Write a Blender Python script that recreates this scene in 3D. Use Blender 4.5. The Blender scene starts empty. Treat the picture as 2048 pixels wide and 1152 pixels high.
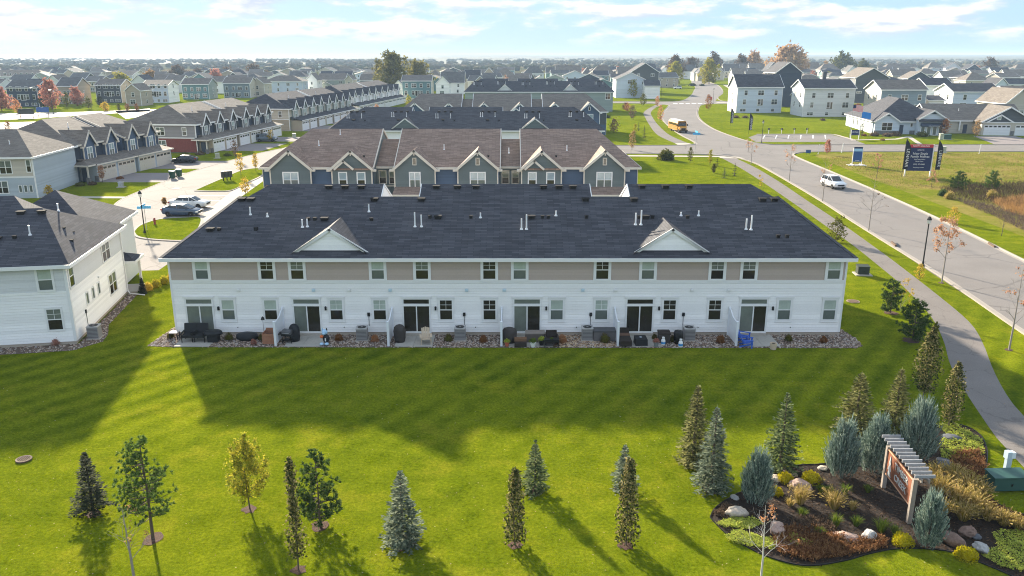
import bpy, math, random
from math import sin, cos, pi, radians, sqrt
from mathutils import Vector, Matrix, noise

# ------------------------------------------------------------------ camera
scene = bpy.context.scene
col = scene.collection
F_PX, HOR = 1600.0, 466.0            # focal length and horizon height in photo pixels (2048 wide)
PITCH = math.atan(HOR / F_PX)
CAM_H = 19.3
cam_data = bpy.data.cameras.new('camera')
cam_data.sensor_width = 36.0
cam_data.lens = 36.0 * F_PX / 2048.0
cam_data.clip_start, cam_data.clip_end = 0.5, 30000
cam = bpy.data.objects.new('camera', cam_data)
col.objects.link(cam)
cam.location = (0, 0, CAM_H)
cam.rotation_euler = (radians(90) - PITCH, 0, 0)
scene.camera = cam

# ------------------------------------------------------------------ light
SUN_EL, SUN_AZ = radians(19.7), radians(-28)       # azimuth from +Y, negative = towards -X
w = bpy.data.worlds.new('World')
scene.world = w
w.use_nodes = True
nt = w.node_tree
nt.nodes.clear()
def wn(t, **k):
    n = nt.nodes.new(t)
    for a, b in k.items():
        setattr(n, a, b)
    return n
wl = nt.links.new
sky = wn('ShaderNodeTexSky', sky_type='NISHITA', sun_disc=False, sun_elevation=SUN_EL, sun_rotation=SUN_AZ,
         altitude=100, air_density=1.0, dust_density=0.2, ozone_density=2.5)
tc = wn('ShaderNodeTexCoord')
mp = wn('ShaderNodeMapping')
mp.inputs['Scale'].default_value = (6.5, 6.5, 27.0)
mp.inputs['Location'].default_value = (4.3, 1.7, 0.35)
wl(tc.outputs['Generated'], mp.inputs['Vector'])
n1 = wn('ShaderNodeTexNoise')
n1.inputs['Scale'].default_value = 1.15
n1.inputs['Detail'].default_value = 7
n1.inputs['Roughness'].default_value = 0.56
wl(mp.outputs[0], n1.inputs['Vector'])
mp2 = wn('ShaderNodeMapping')
mp2.inputs['Scale'].default_value = (6.5, 6.5, 27.0)
mp2.inputs['Location'].default_value = (4.3 - 0.06, 1.7, 0.35 + 0.16)
wl(tc.outputs['Generated'], mp2.inputs['Vector'])
n2 = wn('ShaderNodeTexNoise')
n2.inputs['Scale'].default_value = 1.15
n2.inputs['Detail'].default_value = 7
n2.inputs['Roughness'].default_value = 0.56
wl(mp2.outputs[0], n2.inputs['Vector'])
cov = wn('ShaderNodeMapRange', interpolation_type='SMOOTHSTEP')
cov.inputs['From Min'].default_value = 0.45
cov.inputs['From Max'].default_value = 0.60
wl(n1.outputs['Fac'], cov.inputs['Value'])
sub = wn('ShaderNodeMath', operation='SUBTRACT')
wl(n1.outputs['Fac'], sub.inputs[0]); wl(n2.outputs['Fac'], sub.inputs[1])
shd = wn('ShaderNodeMapRange')
shd.inputs['From Min'].default_value = -0.07
shd.inputs['From Max'].default_value = 0.09
wl(sub.outputs[0], shd.inputs['Value'])
ccol = wn('ShaderNodeMix', data_type='RGBA')
ccol.inputs['A'].default_value = (1.95, 2.1, 2.65, 1)
ccol.inputs['B'].default_value = (3.6, 3.45, 3.4, 1)
wl(shd.outputs[0], ccol.inputs['Factor'])
sx = wn('ShaderNodeSeparateXYZ'); wl(tc.outputs['Generated'], sx.inputs[0])
low = wn('ShaderNodeMapRange', interpolation_type='SMOOTHSTEP')
low.inputs['From Min'].default_value = 0.006
low.inputs['From Max'].default_value = 0.03
low.inputs['To Max'].default_value = 0.9
wl(sx.outputs['Z'], low.inputs['Value'])
fac = wn('ShaderNodeMath', operation='MULTIPLY')
wl(cov.outputs[0], fac.inputs[0]); wl(low.outputs[0], fac.inputs[1])
veil = wn('ShaderNodeMix', data_type='RGBA')               # flat blue added over the sky to even out its light
veil.inputs['Factor'].default_value = 0.95
veil.inputs['B'].default_value = (1.32, 1.95, 2.7, 1)
wl(sky.outputs[0], veil.inputs['A'])
smix = wn('ShaderNodeMix', data_type='RGBA')
wl(fac.outputs[0], smix.inputs['Factor']); wl(veil.outputs['Result'], smix.inputs['A']); wl(ccol.outputs['Result'], smix.inputs['B'])
bg = wn('ShaderNodeBackground'); bg.inputs['Strength'].default_value = 0.10
wl(smix.outputs['Result'], bg.inputs['Color'])
wo = wn('ShaderNodeOutputWorld'); wl(bg.outputs[0], wo.inputs['Surface'])

sun_d = bpy.data.lights.new('sun', 'SUN')
sun_d.energy, sun_d.angle, sun_d.color = 4.2, radians(1.8), (1.0, 0.88, 0.70)
sun = bpy.data.objects.new('sun', sun_d)
col.objects.link(sun)
sdir = Vector((sin(SUN_AZ) * cos(SUN_EL), cos(SUN_AZ) * cos(SUN_EL), sin(SUN_EL)))
sun.rotation_euler = sdir.to_track_quat('Z', 'Y').to_euler()
sun.location = (0, 0, 60)

vs = scene.view_settings
vs.view_transform, vs.look, vs.exposure, vs.gamma, vs.use_curve_mapping = 'Standard', 'None', 1.95, 1.0, False
scene.render.engine = 'CYCLES'
scene.cycles.use_denoising = True
scene.cycles.filter_width = 1.05
scene.cycles.max_bounces = 6
scene.cycles.diffuse_bounces = 3
scene.cycles.glossy_bounces = 2
scene.cycles.transmission_bounces = 3
scene.cycles.transparent_max_bounces = 8
scene.cycles.volume_bounces = 0
scene.cycles.sample_clamp_indirect = 6

# ------------------------------------------------------------------ measuring helpers
CT, ST = cos(PITCH), sin(PITCH)
def at(u, v, z=0.0):
    """Where the ray through photo point (u, v) meets height z."""
    a, b = (u - 1024) / F_PX, (576 - v) / F_PX
    t = (z - CAM_H) / (-ST + b * CT)
    return Vector((a * t, (CT + b * ST) * t, z))
def seen(x, y, z):
    d = y * CT - (z - CAM_H) * ST
    return 1024 + F_PX * x / d, 576 - F_PX * (y * ST + (z - CAM_H) * CT) / d
def height(u, v0, v1):
    """Height of an upright thing standing at (u, v0) whose top is at row v1."""
    p = at(u, v0); a, b = 0.0, 40.0
    for _ in range(40):
        m = (a + b) / 2
        if seen(p.x, p.y, m)[1] > v1: a = m
        else: b = m
    return a
def span(y, px):
    return px * (y * CT + CAM_H * ST) / F_PX

# ------------------------------------------------------------------ materials
def c(r, g, b):
    f = lambda q: (q / 255 / 12.92) if q <= 10 else ((q / 255 + 0.055) / 1.055) ** 2.4
    return (f(r), f(g), f(b), 1)
def lin(r, g, b): return (r, g, b, 1)
MATS = {}
def mat(name, colr, rough=0.65, var=0.12, vscale=1.5, bump=0.0, bscale=20.0, spec=0.3, metal=0.0, coords='Object', fine=0.0, fscale=60):
    if name in MATS: return MATS[name]
    m = bpy.data.materials.new(name); MATS[name] = m
    m.use_nodes = True
    t = m.node_tree; b = t.nodes['Principled BSDF']
    b.inputs['Roughness'].default_value = rough
    b.inputs['Specular IOR Level'].default_value = spec
    b.inputs['Metallic'].default_value = metal
    b.inputs['Base Color'].default_value = colr
    if var > 0 or bump > 0:
        tcn = t.nodes.new('ShaderNodeTexCoord')
        nz = t.nodes.new('ShaderNodeTexNoise'); nz.inputs['Scale'].default_value = vscale
        nz.inputs['Detail'].default_value = 5; nz.inputs['Roughness'].default_value = 0.65
        t.links.new(tcn.outputs[coords], nz.inputs['Vector'])
        mx = t.nodes.new('ShaderNodeMix'); mx.data_type = 'RGBA'
        mx.inputs['A'].default_value = tuple(q * (1 - var) for q in colr[:3]) + (1,)
        mx.inputs['B'].default_value = tuple(min(1, q * (1 + var)) for q in colr[:3]) + (1,)
        t.links.new(nz.outputs['Fac'], mx.inputs['Factor'])
        out = mx.outputs['Result']
        if fine > 0:
            nf = t.nodes.new('ShaderNodeTexNoise'); nf.inputs['Scale'].default_value = fscale; nf.inputs['Detail'].default_value = 3
            t.links.new(tcn.outputs[coords], nf.inputs['Vector'])
            mr = t.nodes.new('ShaderNodeMapRange')
            mr.inputs['From Min'].default_value, mr.inputs['From Max'].default_value = 0.25, 0.75
            mr.inputs['To Min'].default_value, mr.inputs['To Max'].default_value = 1 - fine, 1 + fine
            t.links.new(nf.outputs['Fac'], mr.inputs['Value'])
            vm = t.nodes.new('ShaderNodeVectorMath'); vm.operation = 'SCALE'
            t.links.new(out, vm.inputs[0]); t.links.new(mr.outputs[0], vm.inputs['Scale'])
            out = vm.outputs[0]
        t.links.new(out, b.inputs['Base Color'])
        if bump > 0:
            nb = t.nodes.new('ShaderNodeTexNoise'); nb.inputs['Scale'].default_value = bscale; nb.inputs['Detail'].default_value = 4
            t.links.new(tcn.outputs[coords], nb.inputs['Vector'])
            bp = t.nodes.new('ShaderNodeBump'); bp.inputs['Strength'].default_value = bump; bp.inputs['Distance'].default_value = 0.05
            t.links.new(nb.outputs['Fac'], bp.inputs['Height']); t.links.new(bp.outputs[0], b.inputs['Normal'])
    return m
def leafmat(name, cols, trans=0.35, rough=0.85):
    """Foliage: each leaf or needle spray takes its own tone; some light passes through."""
    if name in MATS: return MATS[name]
    m = bpy.data.materials.new(name); MATS[name] = m
    m.use_nodes = True
    t = m.node_tree; b = t.nodes['Principled BSDF']; o = t.nodes['Material Output']
    g = t.nodes.new('ShaderNodeNewGeometry')
    r = t.nodes.new('ShaderNodeValToRGB')
    els = r.color_ramp.elements
    n = len(cols)
    els[0].color = cols[0]; els[0].position = 0
    els[1].color = cols[-1]; els[1].position = 1
    for i in range(1, n - 1):
        e = els.new(i / (n - 1)); e.color = cols[i]
    t.links.new(g.outputs['Random Per Island'], r.inputs['Fac'])
    t.links.new(r.outputs['Color'], b.inputs['Base Color'])
    b.inputs['Roughness'].default_value = rough; b.inputs['Specular IOR Level'].default_value = 0.04
    tr = t.nodes.new('ShaderNodeBsdfTranslucent'); t.links.new(r.outputs['Color'], tr.inputs['Color'])
    mx = t.nodes.new('ShaderNodeMixShader'); mx.inputs[0].default_value = trans
    t.links.new(b.outputs[0], mx.inputs[1]); t.links.new(tr.outputs[0], mx.inputs[2]); t.links.new(mx.outputs[0], o.inputs['Surface'])
    return m
def shingle(name, base, accent):
    """Asphalt shingles: courses and tabs in the roof plane's own UV metres."""
    if name in MATS: return MATS[name]
    m = bpy.data.materials.new(name); MATS[name] = m
    m.use_nodes = True
    t = m.node_tree; b = t.nodes['Principled BSDF']
    uv = t.nodes.new('ShaderNodeUVMap')
    br = t.nodes.new('ShaderNodeTexBrick')
    br.inputs['Color1'].default_value = base
    br.inputs['Color2'].default_value = accent
    br.inputs['Mortar'].default_value = tuple(q * 0.6 for q in base[:3]) + (1,)
    br.inputs['Scale'].default_value = 1.0
    br.inputs['Mortar Size'].default_value = 0.012
    br.inputs['Brick Width'].default_value = 0.9
    br.inputs['Row Height'].default_value = 0.19
    t.links.new(uv.outputs[0], br.inputs['Vector'])
    nz = t.nodes.new('ShaderNodeTexNoise'); nz.inputs['Scale'].default_value = 0.55; nz.inputs['Detail'].default_value = 9; nz.inputs['Roughness'].default_value = 0.72
    t.links.new(uv.outputs[0], nz.inputs['Vector'])
    mr = t.nodes.new('ShaderNodeMapRange'); mr.inputs['From Min'].default_value = 0.3; mr.inputs['From Max'].default_value = 0.7
    mr.inputs['To Min'].default_value = 0.84; mr.inputs['To Max'].default_value = 1.16
    t.links.new(nz.outputs['Fac'], mr.inputs['Value'])
    vm = t.nodes.new('ShaderNodeVectorMath'); vm.operation = 'SCALE'
    t.links.new(br.outputs['Color'], vm.inputs[0]); t.links.new(mr.outputs[0], vm.inputs['Scale'])
    t.links.new(vm.outputs[0], b.inputs['Base Color'])
    bp = t.nodes.new('ShaderNodeBump'); bp.inputs['Strength'].default_value = 0.35; bp.inputs['Distance'].default_value = 0.015
    t.links.new(br.outputs['Fac'], bp.inputs['Height']); bp.invert = True
    t.links.new(bp.outputs[0], b.inputs['Normal'])
    b.inputs['Roughness'].default_value = 0.85; b.inputs['Specular IOR Level'].default_value = 0.2
    return m

# ------------------------------------------------------------------ mesh builder
class MB:
    def __init__(s, uv=False):
        s.v, s.f, s.uv, s.uvs = [], [], uv, []
    def poly(s, pts):
        n = len(s.v)
        s.v.extend(tuple(p) for p in pts)
        s.f.append(tuple(range(n, n + len(pts))))
        if s.uv:
            p = [Vector(q) for q in pts]
            nn = (p[1] - p[0]).cross(p[2] - p[0])
            if nn.z < 0: nn = -nn
            h = Vector((0, 0, 1)).cross(nn)
            h = h.normalized() if h.length > 1e-5 else Vector((1, 0, 0))
            sd = nn.normalized().cross(h)
            s.uvs.extend((q.dot(h), q.dot(sd)) for q in p)
        return s
    def box(s, x0, x1, y0, y1, z0, z1):
        P = [(x0, y0, z0), (x1, y0, z0), (x1, y1, z0), (x0, y1, z0), (x0, y0, z1), (x1, y0, z1), (x1, y1, z1), (x0, y1, z1)]
        return s.hexa(P)
    def hexa(s, P):
        if s.uv:
            for q in ((3, 2, 1, 0), (4, 5, 6, 7), (0, 1, 5, 4), (1, 2, 6, 5), (2, 3, 7, 6), (3, 0, 4, 7)):
                s.poly([P[i] for i in q])
            return s
        n = len(s.v); s.v.extend(P)
        for q in ((3, 2, 1, 0), (4, 5, 6, 7), (0, 1, 5, 4), (1, 2, 6, 5), (2, 3, 7, 6), (3, 0, 4, 7)):
            s.f.append(tuple(n + i for i in q))
        return s
    def beam(s, a, b, w, h, up=(0, 0, 1)):
        """A squared bar from a to b, w wide and h deep, its top on the line a-b."""
        a, b = Vector(a), Vector(b)
        d = (b - a).normalized(); r = d.cross(Vector(up)).normalized(); u = r.cross(d)
        P = []
        for k in (-h, 0):
            for e, q in ((a, -1), (b, -1), (b, 1), (a, 1)):
                P.append(tuple(e + r * (q * -w / 2) + u * k))
        return s.hexa(P)
    def prism(s, prof, a, b, axis='x'):
        """Profile (2-D points) swept from a to b along an axis: x -> (y,z), y -> (x,z), z -> (x,y)."""
        mk = {'x': lambda t, p: (t, p[0], p[1]), 'y': lambda t, p: (p[0], t, p[1]), 'z': lambda t, p: (p[0], p[1], t)}[axis]
        n = len(prof)
        A = [mk(a, p) for p in prof]; B = [mk(b, p) for p in prof]
        s.poly(A[::-1]); s.poly(B)
        for i in range(n):
            j = (i + 1) % n
            s.poly([A[i], A[j], B[j], B[i]])
        return s
    def tube(s, pts, rad, n=6, cap=True):
        pts = [Vector(p) for p in pts]
        if not isinstance(rad, (list, tuple)): rad = [rad] * len(pts)
        base = len(s.v)
        for i, p in enumerate(pts):
            d = (pts[min(i + 1, len(pts) - 1)] - pts[max(i - 1, 0)])
            d = d.normalized() if d.length > 1e-6 else Vector((0, 0, 1))
            r = d.cross(Vector((0.3, 1, 0.1))); r = r.normalized() if r.length > 1e-4 else Vector((1, 0, 0))
            u = d.cross(r)
            for k in range(n):
                a = 2 * pi * k / n
                s.v.append(tuple(p + (r * cos(a) + u * sin(a)) * rad[i]))
        for i in range(len(pts) - 1):
            for k in range(n):
                k2 = (k + 1) % n
                s.f.append((base + i * n + k, base + i * n + k2, base + (i + 1) * n + k2, base + (i + 1) * n + k))
        if cap:
            s.f.append(tuple(base + k for k in range(n))[::-1])
            s.f.append(tuple(base + (len(pts) - 1) * n + k for k in range(n)))
        return s
    def lathe(s, prof, n=12, cx=0, cy=0, cz=0):
        base = len(s.v)
        for r, z in prof:
            for k in range(n):
                a = 2 * pi * k / n
                s.v.append((cx + r * cos(a), cy + r * sin(a), cz + z))
        for i in range(len(prof) - 1):
            for k in range(n):
                k2 = (k + 1) % n
                s.f.append((base + i * n + k, base + i * n + k2, base + (i + 1) * n + k2, base + (i + 1) * n + k))
        s.f.append(tuple(base + k for k in range(n))[::-1])
        s.f.append(tuple(base + (len(prof) - 1) * n + k for k in range(n)))
        return s
    def loft(s, rings):
        n = len(rings[0]); base = len(s.v)
        for r in rings: s.v.extend(tuple(p) for p in r)
        for i in range(len(rings) - 1):
            for k in range(n):
                k2 = (k + 1) % n
                s.f.append((base + i * n + k, base + i * n + k2, base + (i + 1) * n + k2, base + (i + 1) * n + k))
        s.f.append(tuple(base + k for k in range(n))[::-1])
        s.f.append(tuple(base + (len(rings) - 1) * n + k for k in range(n)))
        return s
    def blob(s, ctr, rad, seed=0, amp=0.25, sub=2, freq=1.3, flat=None):
        """A lumpy stone or clump."""
        V, Fc = ico(sub)
        base = len(s.v); ctr = Vector(ctr)
        for p in V:
            q = Vector(p)
            k = 1 + amp * noise.noise(q * freq + Vector((seed * 7.1, seed * 3.3, seed))) + amp * 0.5 * noise.noise(q * freq * 2.7 + Vector((seed, 5, seed * 2)))
            r = Vector((q.x * rad[0], q.y * rad[1], q.z * rad[2])) * k
            if flat is not None and r.z < flat: r.z = flat
            s.v.append(tuple(ctr + r))
        for f in Fc: s.f.append(tuple(base + i for i in f))
        return s
    def lap(s, a, b, z0, z1, nrm, step=0.19, out=0.04, xr=None):
        """Lap siding: each course a board tilted out at its foot. a, b: ends of the wall line (x, y)."""
        n = max(1, round((z1 - z0) / step)); st = (z1 - z0) / n
        A, B, N = Vector((a[0], a[1], 0)), Vector((b[0], b[1], 0)), Vector((nrm[0], nrm[1], 0))
        for i in range(n):
            lo, hi = z0 + i * st, z0 + (i + 1) * st
            ta, tb, ua, ub = (0, 1, 0, 1)
            if xr: ta, tb = xr(lo); ua, ub = xr(hi)
            if tb - ta < 0.005: continue
            p0 = A.lerp(B, ta) + N * out; p1 = A.lerp(B, tb) + N * out
            q0 = A.lerp(B, ua) + N * 0.002; q1 = A.lerp(B, ub) + N * 0.002
            s.poly([(p0.x, p0.y, lo), (p1.x, p1.y, lo), (q1.x, q1.y, hi), (q0.x, q0.y, hi)])
            g0 = A.lerp(B, ta); g1 = A.lerp(B, tb)
            s.poly([(g0.x, g0.y, lo), (g1.x, g1.y, lo), (p1.x, p1.y, lo), (p0.x, p0.y, lo)])
        return s
    def mesh(s, name):
        me = bpy.data.meshes.new(name)
        me.from_pydata(s.v, [], s.f)
        if s.uv and s.uvs:
            l = me.uv_layers.new(name='UVMap')
            flat = [q for uv in s.uvs for q in uv]
            if len(flat) == 2 * len(me.loops): l.data.foreach_set('uv', flat)
        return me
    def build(s, name, m, parent=None, smooth=False, loc=None):
        me = s.mesh(name)
        me.materials.append(m)
        if smooth: me.polygons.foreach_set('use_smooth', [True] * len(me.polygons))
        return link(name, me, parent, loc)
_ICO = {}
def ico(sub):
    if sub in _ICO: return _ICO[sub]
    import bmesh
    bm = bmesh.new(); bmesh.ops.create_icosphere(bm, subdivisions=sub, radius=1)
    bm.verts.ensure_lookup_table()
    r = ([tuple(v.co) for v in bm.verts], [tuple(v.index for v in f.verts) for f in bm.faces]); bm.free()
    _ICO[sub] = r
    return r
def link(name, me, parent=None, loc=None, rotz=None):
    o = bpy.data.objects.new(name, me); col.objects.link(o)
    if parent: o.parent = parent
    if loc is not None: o.location = loc
    if rotz: o.rotation_euler = (0, 0, rotz)
    return o
def tag(o, label, cat, group=None):
    o['label'] = label; o['category'] = cat
    if group: o['group'] = group
    return o
def thing(name, label, cat, loc=(0, 0, 0), rotz=0, group=None):
    o = bpy.data.objects.new(name, None); col.objects.link(o)
    o.location = loc; o.rotation_euler = (0, 0, rotz); o.empty_display_size = 0.3
    return tag(o, label, cat, group)
def kind(o, k):
    o['kind'] = k; return o
def copy_tree(o, parent=None):
    q = o.copy(); col.objects.link(q); q.parent = parent
    for ch in o.children: copy_tree(ch, q)
    return q
def place(o, loc, rotz=0, scale=1.0, label=None, group=None):
    o.location = loc; o.rotation_euler = (0, 0, rotz)
    o.scale = (scale,) * 3 if not isinstance(scale, tuple) else scale
    if label: o['label'] = label
    if group: o['group'] = group
    return o
def text_mesh(name, txt, size, m, parent, loc, rot, depth=0.01, align='CENTER', spacing=1.0):
    cu = bpy.data.curves.new(name, 'FONT'); cu.body = txt; cu.size = size; cu.extrude = depth
    cu.align_x = align; cu.align_y = 'CENTER'; cu.space_character = spacing; cu.resolution_u = 2
    tmp = bpy.data.objects.new(name + '_c', cu); col.objects.link(tmp)
    bpy.context.view_layer.update()
    me = bpy.data.meshes.new_from_object(tmp.evaluated_get(bpy.context.evaluated_depsgraph_get()))
    bpy.data.objects.remove(tmp); bpy.data.curves.remove(cu)
    me.materials.clear(); me.materials.append(m)
    o = link(name, me, parent, loc); o.rotation_euler = rot
    return o

# ================================================================== ground
def ground_mat(name, dark, light, dry, stripes=0.0, dryness=0.3, far=False):
    m = bpy.data.materials.new(name); MATS[name] = m
    m.use_nodes = True
    t = m.node_tree; b = t.nodes['Principled BSDF']; L = t.links.new
    g = t.nodes.new('ShaderNodeNewGeometry')
    def nz(scale, det=4, ro=0.6, vec=None):
        n = t.nodes.new('ShaderNodeTexNoise'); n.inputs['Scale'].default_value = scale
        n.inputs['Detail'].default_value = det; n.inputs['Roughness'].default_value = ro
        L(vec or g.outputs['Position'], n.inputs['Vector']); return n.outputs['Fac']
    def rng(x, a, b_, c_=0.0, d=1.0):
        n = t.nodes.new('ShaderNodeMapRange'); n.inputs['From Min'].default_value, n.inputs['From Max'].default_value = a, b_
        n.inputs['To Min'].default_value, n.inputs['To Max'].default_value = c_, d
        L(x, n.inputs['Value']); return n.outputs[0]
    def mix(f, a, b_):
        n = t.nodes.new('ShaderNodeMix'); n.data_type = 'RGBA'
        L(f, n.inputs['Factor'])
        for s_, q in (('A', a), ('B', b_)):
            if isinstance(q, tuple): n.inputs[s_].default_value = q
            else: L(q, n.inputs[s_])
        return n.outputs['Result']
    def math_(op, a, b_):
        n = t.nodes.new('ShaderNodeMath'); n.operation = op
        for i, q in enumerate((a, b_)):
            if isinstance(q, (int, float)): n.inputs[i].default_value = q
            else: L(q, n.inputs[i])
        return n.outputs[0]
    tone = math_('ADD', math_('MULTIPLY', nz(0.09, 3), 0.45), math_('ADD', math_('MULTIPLY', nz(0.7, 5, 0.7), 0.55), math_('MULTIPLY', nz(4.5, 5, 0.8), 0.6)))
    if stripes:
        sp = t.nodes.new('ShaderNodeSeparateXYZ'); L(g.outputs['Position'], sp.inputs[0])
        wob = math_('MULTIPLY', nz(0.12, 3), 2.2)
        s1 = math_('SINE', math_('ADD', math_('ADD', math_('MULTIPLY', sp.outputs['X'], 2.86), math_('MULTIPLY', sp.outputs['Y'], -2.14)), math_('MULTIPLY', wob, 0.45)), 0)
        s2 = math_('SINE', math_('ADD', math_('MULTIPLY', sp.outputs['Y'], 3.6), math_('MULTIPLY', wob, 1.5)), 0)
        amt = math_('MULTIPLY', rng(nz(0.05, 2), 0.34, 0.52), math_('MULTIPLY', rng(sp.outputs['Y'], 36, 41, 0.22, 1.0), rng(sp.outputs['Y'], 52, 60, 1.0, 0.15)))
        tone = math_('ADD', tone, math_('MULTIPLY', math_('ADD', math_('MULTIPLY', s1, amt), math_('MULTIPLY', s2, 0.22)), stripes))
    colr = mix(rng(tone, 0.55, 1.05), dark, light)
    colr = mix(math_('MULTIPLY', rng(nz(0.35 if dryness < .6 else .16, 6, 0.72), 0.52 if dryness < .6 else .40, 0.72 if dryness < .6 else .62), dryness), colr, dry)
    fine = rng(nz(7, 5, 0.9), 0.32, 0.68, 0.52, 1.48)
    v = t.nodes.new('ShaderNodeVectorMath'); v.operation = 'SCALE'; L(colr, v.inputs[0]); L(fine, v.inputs['Scale'])
    colr = v.outputs[0]
    if far:
        sp2 = t.nodes.new('ShaderNodeSeparateXYZ'); L(g.outputs['Position'], sp2.inputs[0])
        f = rng(math_('ADD', sp2.outputs['Y'], math_('MULTIPLY', nz(0.004, 3), 300)), 820, 1050)
        patch = mix(rng(nz(0.0035, 2), 0.4, 0.62), (0.055, 0.065, 0.030, 1), (0.13, 0.105, 0.055, 1))
        colr = mix(f, colr, patch)
    L(colr, b.inputs['Base Color'])
    b.inputs['Roughness'].default_value = 1.0; b.inputs['Specular IOR Level'].default_value = 0.0
    bh = math_('ADD', math_('MULTIPLY', nz(9, 3, 0.7), 0.7), nz(28, 2, 0.7))
    bp = t.nodes.new('ShaderNodeBump'); bp.inputs['Strength'].default_value = 0.85; bp.inputs['Distance'].default_value = 0.09
    L(bh, bp.inputs['Height']); L(bp.outputs[0], b.inputs['Normal'])
    return m
GRASS = ground_mat('lawn_grass', (0.058, 0.096, 0.003, 1), (0.222, 0.252, 0.010, 1), (0.29, 0.245, 0.022, 1), stripes=0.10, dryness=0.4, far=True)
GRASS2 = ground_mat('verge_grass', (0.065, 0.105, 0.004, 1), (0.215, 0.25, 0.008, 1), (0.29, 0.25, 0.015, 1), dryness=0.35)
MEADOW = ground_mat('meadow_grass', (0.085, 0.110, 0.010, 1), (0.215, 0.235, 0.022, 1), (0.30, 0.23, 0.075, 1), dryness=0.85)
ASPH = mat('asphalt', lin(0.215, 0.197, 0.183), 0.85, 0.22, 0.16, bump=0.25, bscale=60, fine=0.14, fscale=18, spec=0.06)
ASPH2 = mat('path_asphalt', lin(0.20, 0.18, 0.165), 0.88, 0.24, 0.3, bump=0.25, bscale=60, fine=0.16, fscale=14, spec=0.06)
CONC = mat('concrete', lin(0.42, 0.38, 0.325), 0.9, 0.14, 0.7, spec=0.06, bump=0.1, bscale=40, fine=0.08, fscale=12)
KERB = mat('kerb_concrete', lin(0.34, 0.305, 0.265), 0.9, 0.15, 0.7, spec=0.06, bump=0.1, bscale=40, fine=0.1, fscale=12)
PAVER = mat('driveway_pavement', lin(0.25, 0.22, 0.21), 0.9, 0.16, 0.5, spec=0.06, bump=0.2, bscale=40, fine=0.14, fscale=15)
def cracks(m, scale, w, dark):
    """Thin sealed cracks and seams in paving."""
    t = m.node_tree; bs = t.nodes['Principled BSDF']; src = bs.inputs['Base Color'].links[0].from_socket
    g = t.nodes.new('ShaderNodeNewGeometry'); nz = t.nodes.new('ShaderNodeTexNoise'); nz.inputs['Scale'].default_value = scale * 4
    ad = t.nodes.new('ShaderNodeVectorMath'); ad.operation = 'MULTIPLY_ADD'; ad.inputs[1].default_value = (1.6, 1.6, 0)
    vo = t.nodes.new('ShaderNodeTexVoronoi'); vo.feature = 'DISTANCE_TO_EDGE'; vo.inputs['Scale'].default_value = scale
    mr = t.nodes.new('ShaderNodeMapRange'); mr.inputs['From Max'].default_value = w; mr.inputs['To Min'].default_value = dark
    vm = t.nodes.new('ShaderNodeVectorMath'); vm.operation = 'SCALE'
    t.links.new(g.outputs['Position'], nz.inputs['Vector']); t.links.new(nz.outputs['Color'], ad.inputs[0]); t.links.new(g.outputs['Position'], ad.inputs[2]); t.links.new(ad.outputs[0], vo.inputs['Vector'])
    t.links.new(vo.outputs['Distance'], mr.inputs['Value']); t.links.new(src, vm.inputs[0]); t.links.new(mr.outputs[0], vm.inputs['Scale']); t.links.new(vm.outputs[0], bs.inputs['Base Color'])
cracks(ASPH, 0.11, 0.012, 0.72); cracks(ASPH2, 0.25, 0.012, 0.75)
SLAB = mat('patio_concrete', lin(0.40, 0.375, 0.33), 0.85, 0.2, 1.2, bump=0.1, bscale=30, fine=0.1, fscale=10)
PAINT = mat('road_paint', lin(0.75, 0.75, 0.72), 0.7, 0.1, 2)
SOIL = mat('dark_mulch', lin(0.024, 0.015, 0.010), 0.95, 0.5, 4, bump=0.9, bscale=14, fine=0.5, fscale=16)

def sheet(name, pts, z, m, k='structure'):
    b = MB(); b.poly([(p[0], p[1], z) for p in pts])
    o = b.build(name, m)
    return kind(o, k)
b = MB()
S = 14000
b.poly([(-S, -200, 0), (S, -200, 0), (S, S, 0), (-S, S, 0)])
kind(b.build('ground', GRASS), 'structure')

def smooth(pts, n=6):
    out = []
    P = [Vector((p[0], p[1])) for p in pts]
    for i in range(len(P) - 1):
        p0, p1, p2, p3 = P[max(i - 1, 0)], P[i], P[i + 1], P[min(i + 2, len(P) - 1)]
        for k in range(n):
            t = k / n
            out.append(0.5 * ((2 * p1) + (p2 - p0) * t + (2 * p0 - 5 * p1 + 4 * p2 - p3) * t * t + (3 * p1 - p0 - 3 * p2 + p3) * t ** 3))
    out.append(P[-1])
    return out
def resample(pts, n):
    L = [0]
    for a, b_ in zip(pts, pts[1:]): L.append(L[-1] + (b_ - a).length)
    out = []
    for i in range(n):
        s = L[-1] * i / (n - 1); k = 0
        while k < len(L) - 2 and L[k + 1] < s: k += 1
        d = L[k + 1] - L[k]
        out.append(pts[k].lerp(pts[k + 1], (s - L[k]) / d if d else 0))
    return out
def band(name, W, E, z, m, n=80):
    A, B = resample(smooth(W), n), resample(smooth(E), n)
    b = MB()
    for i in range(n - 1):
        b.poly([(A[i].x, A[i].y, z), (B[i].x, B[i].y, z), (B[i + 1].x, B[i + 1].y, z), (A[i + 1].x, A[i + 1].y, z)])
    return kind(b.build(name, m), 'structure')
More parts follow.
